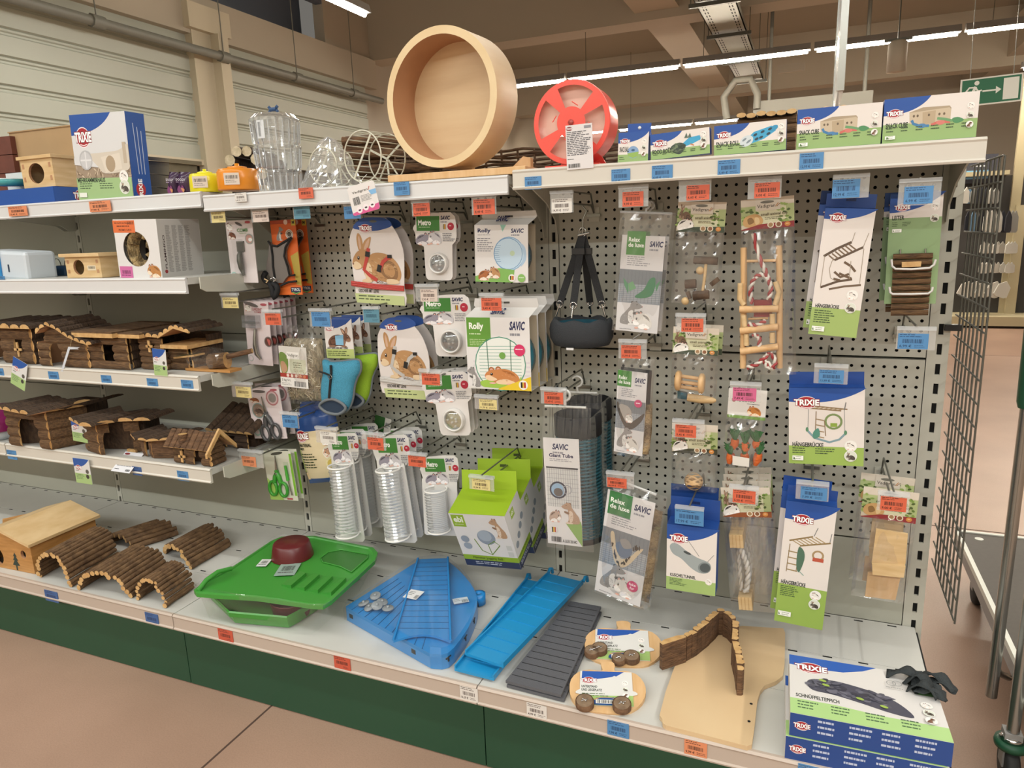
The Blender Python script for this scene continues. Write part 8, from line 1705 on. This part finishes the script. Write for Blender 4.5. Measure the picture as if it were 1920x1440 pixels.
# pumpkin boards
def pumpkin(box, z0, z1, cardq, discs, label, extra=False, card_label=True):
    x0, y0, x1, y1 = box; Mx, w, h = pts_frame(at(x0, y0, z=z1), at(x1, y0+(x1-x0)*.06, z=z1), at(x0, y1, z=z0)); o = empty('pumpkin_board', label, 'rodent shelf', Mx)
    pu = [(.02, .60), (.03, .40), (.12, .25), (.26, .19), (.40, .20), (.44, .17), (.41, .02), (.56, .0), (.60, .08), (.60, .19), (.72, .17), (.88, .22), (.98, .38), (1, .56), (.95, .74), (.82, .92), (.66, .98), (.35, .98), (.16, .9), (.06, .76)]
    mb = MB('wood_beech'); mb.prism([(x*w, (1-y)*h) for x, y in spline(pu, 2)], 0, .013, 'y'); mb.build('board', o, bevel=.0012)
    P = [Mx.inverted() @ p for p in (at(*cardq[0], z=z1-.01), at(*cardq[1], z=z1-.01), at(*cardq[2], z=z0+.02))]
    cx0, cx1, cz1, cz0 = w*.165, w*.845, h*.76, h*.12
    cw, chh = cx1-cx0, cz1-cz0; A = Art(cw, chh, T=Matrix.Translation((cx0, -.002, cz0)) @ Matrix.Rotation(-.04, 4, 'Y')); A.rect(0, 0, 1, 1, '#d9d8d4'); A.rect(0, .62, 1, 1, '#a3c274'); A.blob([(0, .55), (.3, .52), (.6, .58), (1, .56), (1, .7), (0, .7)], '#d9d8d4')
    A.poly([(.04, 0), (.80, .0), (.62, .16), (.4, .22), (.2, .26), (.03, .26)], '#2a57a8'); A.poly([(.3, 0), (.85, 0), (.7, .14)], '#2a57a8'); logo_t(A, .17, .28, .30); A.text('UNTERSTAND', .03, .43, .33, .50, '#26302a', 1.5); A.text('UND LIEGEPLATZ', .03, .53, .42, .60, '#26302a', 1.5); A.bars(.04, .66, .55, .78, 2, '#5a7048'); 
    for k in range(3): critters_round(A, .86, .34+.19*k, .055, k)
    A.blob([(.28, .86), (.34, .80), (.5, .78), (.66, .80), (.72, .88), (.72, 1.0), (.28, 1.0)], '#2a4f86'); A.blob([(.27, .88), (.4, .81), (.6, .81), (.73, .88), (.7, .84), (.5, .78), (.3, .83)], '#c9a26a'); A.rect(.30, .86, .66, .97, '#e4e4e0'); A.code(.33, .87, .63, .96)
    mb = MB('print', '#d9d8d4'); mb.T = A.T; mb.box(0, 0, 0, cw, .0012, chh); ca = mb.build('product_card', o); A.build('printed_front', ca)
    for dx, dy, rr_ in discs:
        q = Mx.inverted() @ at(dx, dy, z=z0+.012); mb = MB('bark'); r = .0195*rr_; mb.T = Matrix.Translation((q.x, -.004, max(q.z, r*.9))); mb.lathe([(0, -.012), (r*.86, -.012)], 18, ax='y', m='foot_face', sm=False); mb.lathe([(r*.86, -.012), (r, -.011), (r, .002)], 18, ax='y'); dd = mb.build('log_foot', o)
        mb = MB('chrome'); mb.T = Matrix.Translation((q.x, -.017, max(q.z, r*.9))) @ Matrix.Rotation(.4, 4, 'Y'); mb.tube([(-.006, 0, -.006), (0, 0, .001), (.006, 0, .007)], .0012, 4); mb.tube([(-.006, 0, .002), (.006, 0, -.001)], .0012, 4); mb.build('staple', dd)
    return o
pumpkin((1098, 1160, 1240, 1246), ZB+.004, ZB+.032, ((1134, 1175), (1218, 1196), (1119, 1222)), ((1110, 1224, 1.0), (1124, 1220, 1.05), (1184, 1233, 1.08), (1160, 1243, .9)), 'rear pumpkin shaped board with a printed card and log feet')
pumpkin((1070, 1236, 1209, 1334), ZB+.004, ZB+.034, ((1093, 1262), (1186, 1271), (1083, 1318)), ((1096, 1322, 1.1), (1166, 1330, 1.1)), 'front pumpkin shaped board with a printed card and log feet')
# plywood board with a bark fence
O9 = lambda pts, z: [at(1160+x/4.5, 1120+y/4.5, z=z) for x, y in pts]
zb2 = ZB+.012; P = O9([(345, 995), (395, 800), (470, 590), (640, 400), (800, 300), (1040, 240), (1390, 262), (1405, 300), (1400, 560), (1385, 660), (1330, 705), (1230, 745), (1195, 790), (1170, 870), (1150, 1060), (1125, 1240), (1085, 1255), (400, 1080), (372, 1060), (366, 1020)], zb2)
o = empty('fence_board', 'plywood base board with a curved bark slat fence standing on it', 'rodent house', Matrix.Translation((0, 0, ZB+.001))); mb = MB('wood_ply'); mb.prism([(p.x, p.y) for p in P], 0, .011, 'z'); mb.build('base_board', o, bevel=.001)
mb = MB('black_hole'); 
for x, y in ((1118, 900), (1100, 1048)): p = O9([(x, y)], zb2)[0]; mb.lathe([(.0035, .0118), (0, .0118)], 10, (p.x, p.y, 0))
mb.build('screw_hole', o)
base = O9([(350, 612), (540, 548), (640, 490), (745, 405), (800, 350), (832, 312), (862, 312), (920, 345), (968, 400), (966, 480), (962, 560), (985, 660), (1000, 740), (1010, 830)], zb2)
tp_ = [(350, 355), (520, 300), (610, 275), (690, 195), (760, 145), (820, 97), (870, 100), (940, 145), (1005, 205), (1025, 285), (1020, 340), (1045, 420), (1075, 480), (1095, 620)]
Ls = [0]
for i in range(1, len(base)): Ls.append(Ls[-1]+(base[i]-base[i-1]).length)
def fp(s):
    for i in range(1, len(base)):
        if s <= Ls[i] or i == len(base)-1: t = (s-Ls[i-1])/(Ls[i]-Ls[i-1]); return base[i-1].lerp(base[i], t), (base[i]-base[i-1]).normalized()
nS = 26; rr = random.Random(6)
for k in range(nS):
    if k in (1, 2, 3): continue
    s = Ls[-1]*(k+.5)/nS; p, t = fp(s); wd = Ls[-1]/nS*.47
    if k == 0: p, t = fp(Ls[-1]*2/nS); wd *= 3.9
    N = Vector((t.y, -t.x, 0)); h_ = .068*rr.uniform(.96, 1.04); th_ = .0068*rr.uniform(.8, 1.15); sec = [(-wd, -th_), (-wd*.5, -th_*1.7), (wd*.5, -th_*1.7), (wd, -th_), (wd, th_*.6), (-wd, th_*.6)]; mb = MB('bark'); vs = [(p.x+t.x*a+N.x*b, p.y+t.y*a+N.y*b, z) for z in (.0115, .0115+h_) for a, b in sec]
    mb.add(vs, [(i, (i+1) % 6, 6+(i+1) % 6, 6+i) for i in range(6)], 'bark'); mb.add(vs, [tuple(range(6, 12)), tuple(range(6))[::-1]], 'wood_cut'); mb.build('fence_slat', o)
# snuffle mat boxes
zs2 = ZB+.110; TL, TR, BL = at(1481, 1225, z=zs2), at(1750, 1268, z=zs2), at(1482, 1333, z=zs2); BR = at(1789, 1391, z=zs2)
X = ((BR-BL)).normalized(); w = (BR-BL).length; d = abs((TL-BL).dot(Vector((-X.y, X.x, 0)))); hb = .052
def snuffle(M, w, d, hb, label, top):
    A = Art(w, hb); A.rect(0, 0, 1, 1, '#24478a'); logo_t(A, .08, .5, .11, .42)
    for k in range(4): A.bars(.18+k*.20, .12, .32+k*.20, .85, 3, '#b9c4dc', k+3)
    o = carton('snuffle_mat_box', label, 'carton', M, w, hb, d, A, '#d3d0cc', '#d6d3cf', 'snuffle mat boxes', part='printed_front')
    A = top_art(w, d, hb); A.rect(0, 0, 1, 1, '#d6d3d0'); A.poly([(0, 0), (.62, .0), (.52, .10), (.38, .18), (.2, .20), (0, .18)], '#2a5bb0'); A.rect(0, .76, 1, 1, '#a9cc86'); A.poly([(0, .72), (.6, .80), (1, .8), (1, .74), (.5, .7)], '#d6d3d0')
    logo_t(A, .155, .20, .23, .40); A.text('SCHNÜFFELTEPPICH', .04, .66, .33, .73, '#1f2a24', 1.5)
    for k in range(4): A.bars(.05+k*.22, .79, .2+k*.22, .93, 3, '#4a6a48', k)
    rr = random.Random(5); 
    A.blob([(.12, .48), (.15, .40), (.28, .36), (.42, .38), (.62, .46), (.74, .58), (.80, .74), (.66, .73), (.48, .66), (.30, .60), (.16, .58)], '#4a4a58')
    for k in range(95):
        x = rr.uniform(.13, .68); y = .42+.22*(x-.12)+rr.uniform(-.07, .11); A.ell(x, y, rr.uniform(.02, .045), rr.uniform(.012, .03), rr.choice(('#4c4c5a', '#5d5d6b', '#3b3b47', '#6a6a77', '#55555f')), rr.uniform(-1, 1), 7)
    for x, y in ((.25, .47), (.23, .40), (.47, .60), (.62, .66)): A.ell(x, y, .028, .018, '#9ab552', .5)
    for k in range(3): critters_round(A, .90-.0*k, .52+.12*k, .034, k)
    A.ring(.70, .26, .03, .006, '#9a9a98'); A.ring(.74, .25, .03, .006, '#9a9a98'); A.bars(.66, .33, .78, .36, 1, '#9a9a98')
    if top: A.poly([(.80, .16), (.99, .16), (1.0, .38), (.84, .38)], '#1c221d'); A.poly([(.88, .33), (.96, .3), (1, .38), (.86, .38)], '#3d5a34')
    A.build('printed_top', o); return o
def boxM(sx, z): M = Matrix((X, Vector((-X.y, X.x, 0)), Vector((0, 0, 1)))).transposed().to_4x4(); M.translation = (BL.x+sx*X.x, BL.y+sx*X.y-abs(sx)*.4, z); return M
snuffle(boxM(-.006, ZB+.001), w, d, hb, 'snuffle mat box under the top one at the right base corner', False)
o = snuffle(boxM(0, ZB+.001+hb+.002), w, d, hb, 'top snuffle mat box with grey felt poking from its window', True)
mat('felt', '#33383a', .95, bump=.4, bscale=300)
x0, y0 = .80*w, d*.74; rr = random.Random(21)
for k in range(9):
    cx, cy = x0+.018+rr.uniform(0, .045), y0+rr.uniform(-.02, .035); a = rr.uniform(0, PI); l_ = rr.uniform(.022, .04); dx, dy = math.cos(a)*l_, math.sin(a)*l_; hp = rr.uniform(.012, .032)
    if k == 0: cx, cy, dx, dy, hp = x0+.004, y0+.03, -.036, .006, .022
    P = spline([(cx-dx, cy-dy, hb+.001+hp*.2), (cx-dx*.5, cy-dy*.5, hb+hp*.75), (cx, cy, hb+hp), (cx+dx*.5, cy+dy*.5, hb+hp*.55), (cx+dx, cy+dy, hb+.002)], 3, False)
    n_ = Vector((-dy, dx, 0)).normalized()*rr.uniform(.008, .013); mb = MB('felt'); vs = []
    for i, p in enumerate(P): q = Vector(p); tw = Vector((0, 0, .004*math.sin(i*.9+k))); vs += [q-n_-tw, q+n_+tw]
    mb.add(vs, [(2*i, 2*i+1, 2*i+3, 2*i+2) for i in range(len(P)-1)], sm=True); so = mb.build('felt_strip', o); sm = so.modifiers.new('th', 'SOLIDIFY'); sm.thickness = .003

# ------------------------------------------------------------------ wire side grid, roll cage, far racks
o = empty('wire_grid', 'upright wire grid panel fixed to the end upright', 'wire grid', (.036, 0, 0)); zt, zb_ = 1.44, .43
for k in range(8):
    mb = MB('wire_dark'); y = -.005-k*.0405; mb.tube([(0, y, zb_), (0, y, zt)], .0021, 6); mb.build('vertical_wire', o)
for k in range(21):
    mb = MB('wire_dark'); z = zt-k*.05; mb.tube([(-.003, .03, z), (-.003, -.292 if k % 20 else -.292, z)], .0021, 6); mb.build('cross_wire', o)
mb = MB('black_plastic'); mb.box(-.03, -.012, 1.055, .006, .006, 1.07); mb.build('grid_clip', o)
cx0 = .235; o = empty('roll_cage', 'roll cage trolley with chrome posts and a dark deck right of the shelving', 'trolley', (0, 0, 0))
mat('deck_brown', '#4a443d', .55, noise=.15, nscale=60); mat('deck_white', '#d5d6cc', .5); mat('handle_green', '#1c5138', .5)
mb = MB('deck_brown'); mb.box(cx0+.012, -.45, .188, 1.05, .845, .2); mb.build('deck', o)
mb = MB('deck_white'); mb.box(cx0, -.45, .185, cx0+.013, .858, .204); mb.box(cx0, .845, .185, 1.05, .858, .204); mb.build('deck_edge', o)
mb = MB('lamp_body'); mb.box(cx0+.004, -.45, .14, cx0+.02, .85, .184); mb.build('frame_rail', o)
mb = MB('deck_white'); 
for x, y in ((.30, .80), (.33, .20)): mb.lathe([(0, .2006), (.014, .2006)], 10, (x, y, 0))
mb.build('deck_screw', o)
for (x, y, z0_, r) in ((.188, -.02, .10, .0135), (.19, -.215, .12, .0135)):
    mb = MB('chrome_dull'); mb.tube([(x, y, z0_), (x, y, 1.6)], r, 14, m='chrome_dull'); mb.build('post', o)
mb = MB('chrome_dull'); mb.tube([(.188, .0, .20), (.21, .03, .14), (.24, .05, .12)], .009, 8); mb.build('post_bracket', o)
mb = MB('handle_green'); mb.tube([(.188, -.02, .875), (.188, -.02, .89), (.189, -.02, .96), (.19, -.02, 1.06), (.19, -.02, 1.4)], [.018, .022, .024, .026, .026], 14); mb.build('grip', o)
mb = MB('handle_green'); mb.lathe([(.012, .10), (.034, .10), (.036, .108), (.034, .117), (.02, .119)], 24, (.19, -.215, 0)); mb.lathe([(.0, .121), (.026, .121), (.018, .128), (0, .13)], 20, (.19, -.215, 0), 'chrome'); mb.build('bumper_ring', o)
for x, y in ((.19, -.215), (.29, .70)): mb = MB('rubber'); mb.lathe([(0, -.014), (.045, -.014), (.05, -.008), (.05, .008), (.045, .014), (0, .014)], 22, (x, y, .05), ax='x'); mb.box(x-.018, y-.015, .05, x+.018, y+.02, .14, 'lamp_body'); mb.build('caster', o)
# far racks with hanging tools
yk = 8.3; fx = lambda px, py: at(px, py, y=yk)
a = fx(1800, 560); b = fx(1925, 562); o = empty('far_rack', 'far dark display rack of hanging tools seen past the wire grid', 'display rack', (a.x-.1, yk, 0))
W_ = b.x-a.x+.9; hh = fx(1850, 330).z
mat('rack_dark', '#3a3733', .7); mat('rack_beige', '#b3a684', .6); mat('rack_sign', '#3a3a42', .6)
mb = MB('rack_dark'); mb.box(-.2, .1, .12, W_, .13, hh); mb.build('back_panel', o); mb = MB('rack_beige'); mb.box(-.2, -.35, .03, W_, .13, .14); mb.build('base_board', o)
for px, top in ((1893, 140), (1903, 385)):
    q = fx(px, 500); mb = MB('rack_beige'); mb.box(q.x-a.x+.1-.05, -.02 if top > 200 else .05, .05, q.x-a.x+.1+.05, .1, fx(px, top).z); mb.build('post', o)
mb = MB('rack_beige'); mb.box(-.1, -.1, hh, fx(1889, 330).x-a.x+.1, .1, hh+.05); mb.build('top_shelf', o)
q = fx(1803, 345); q2 = fx(1872, 288); mb = MB('rack_sign'); mb.box(q.x-a.x+.1, -.02, q.z, q2.x-a.x+.1, .02, q2.z); sg = mb.build('header_sign', o); ww, h2 = q2.x-q.x, q2.z-q.z; A = Art(ww, h2, T=Matrix.Translation((q.x-a.x+.1, -.021, q.z))); A.rect(.1, .55, .75, .85, '#6f9fbf'); A.bars(.3, .38, .7, .5, 1, '#d9d9d9'); A.build('printed_sign', sg)
pale = ('#c9c6bb', '#8f8d86', '#2f3036', '#5f7f99'); rr = random.Random(12); proto = {}
for row, (py, hpx, n_, x0, x1) in enumerate(((395, 40, 12, 1812, 1900), (452, 22, 9, 1838, 1898), (490, 20, 8, 1834, 1892), (352, 30, 8, 1806, 1860), (525, 30, 5, 1812, 1880))):
    for k in range(n_):
        px = x0+(x1-x0)*k/(n_-1); t, bt = fx(px, py), fx(px+1, py+hpx); ci = 0 if row in (1, 2, 4) else rr.choice((1, 1, 2, 2, 3, 0)); key = (row, ci); l_ = t.z-bt.z
        if key not in proto: mb = MB('print', pale[ci]); wd = .035 if row != 4 else .08; mb.prism([(-wd, -l_*.9), (-wd*.6, -l_), (wd*.6, -l_), (wd, -l_*.9), (wd*.9, -l_*.3), (wd*.3, -.02), (0, 0), (-wd*.3, -.02), (-wd*.9, -l_*.3)], -.01, .01, 'y', None, pale[ci]); proto[key] = mb.mesh('hanging_tool')
        ob = bpy.data.objects.new('hanging_tool', proto[key]); COL.objects.link(ob); ob.location = (t.x, yk-.0-.12-rr.random()*.12, t.z); ob.rotation_euler = (0, .35 if row == 4 else 0, .3); tag(ob, (('dark', 'pale')[ci == 0]+' tool pack in the '+('upper', 'middle', 'lower', 'top', 'bottom slanting')[row]+' row of the far rack beyond the wire grid'), 'tool', 'tool packs on the far rack')
q = at(1790, 601, z=0)
for k, t in enumerate(('pale crate with a bright green rim far behind, standing on the floor', 'pale crate with a bright green rim, stacked on another far behind')):
    h_ = at(1790, 586, y=q.y).z; ob = empty('rimmed_crate', t, 'crate', (q.x, q.y, k*h_)); mb = MB('print', '#c4c4ba'); mb.box(-.4, 0, .001, .10, .5, h_*.72); mb.build('crate_body', ob); mb = MB('print', '#7fbf3a'); mb.box(-.41, -.01, h_*.72, .11, .51, h_-.002); mb.build('green_rim', ob)
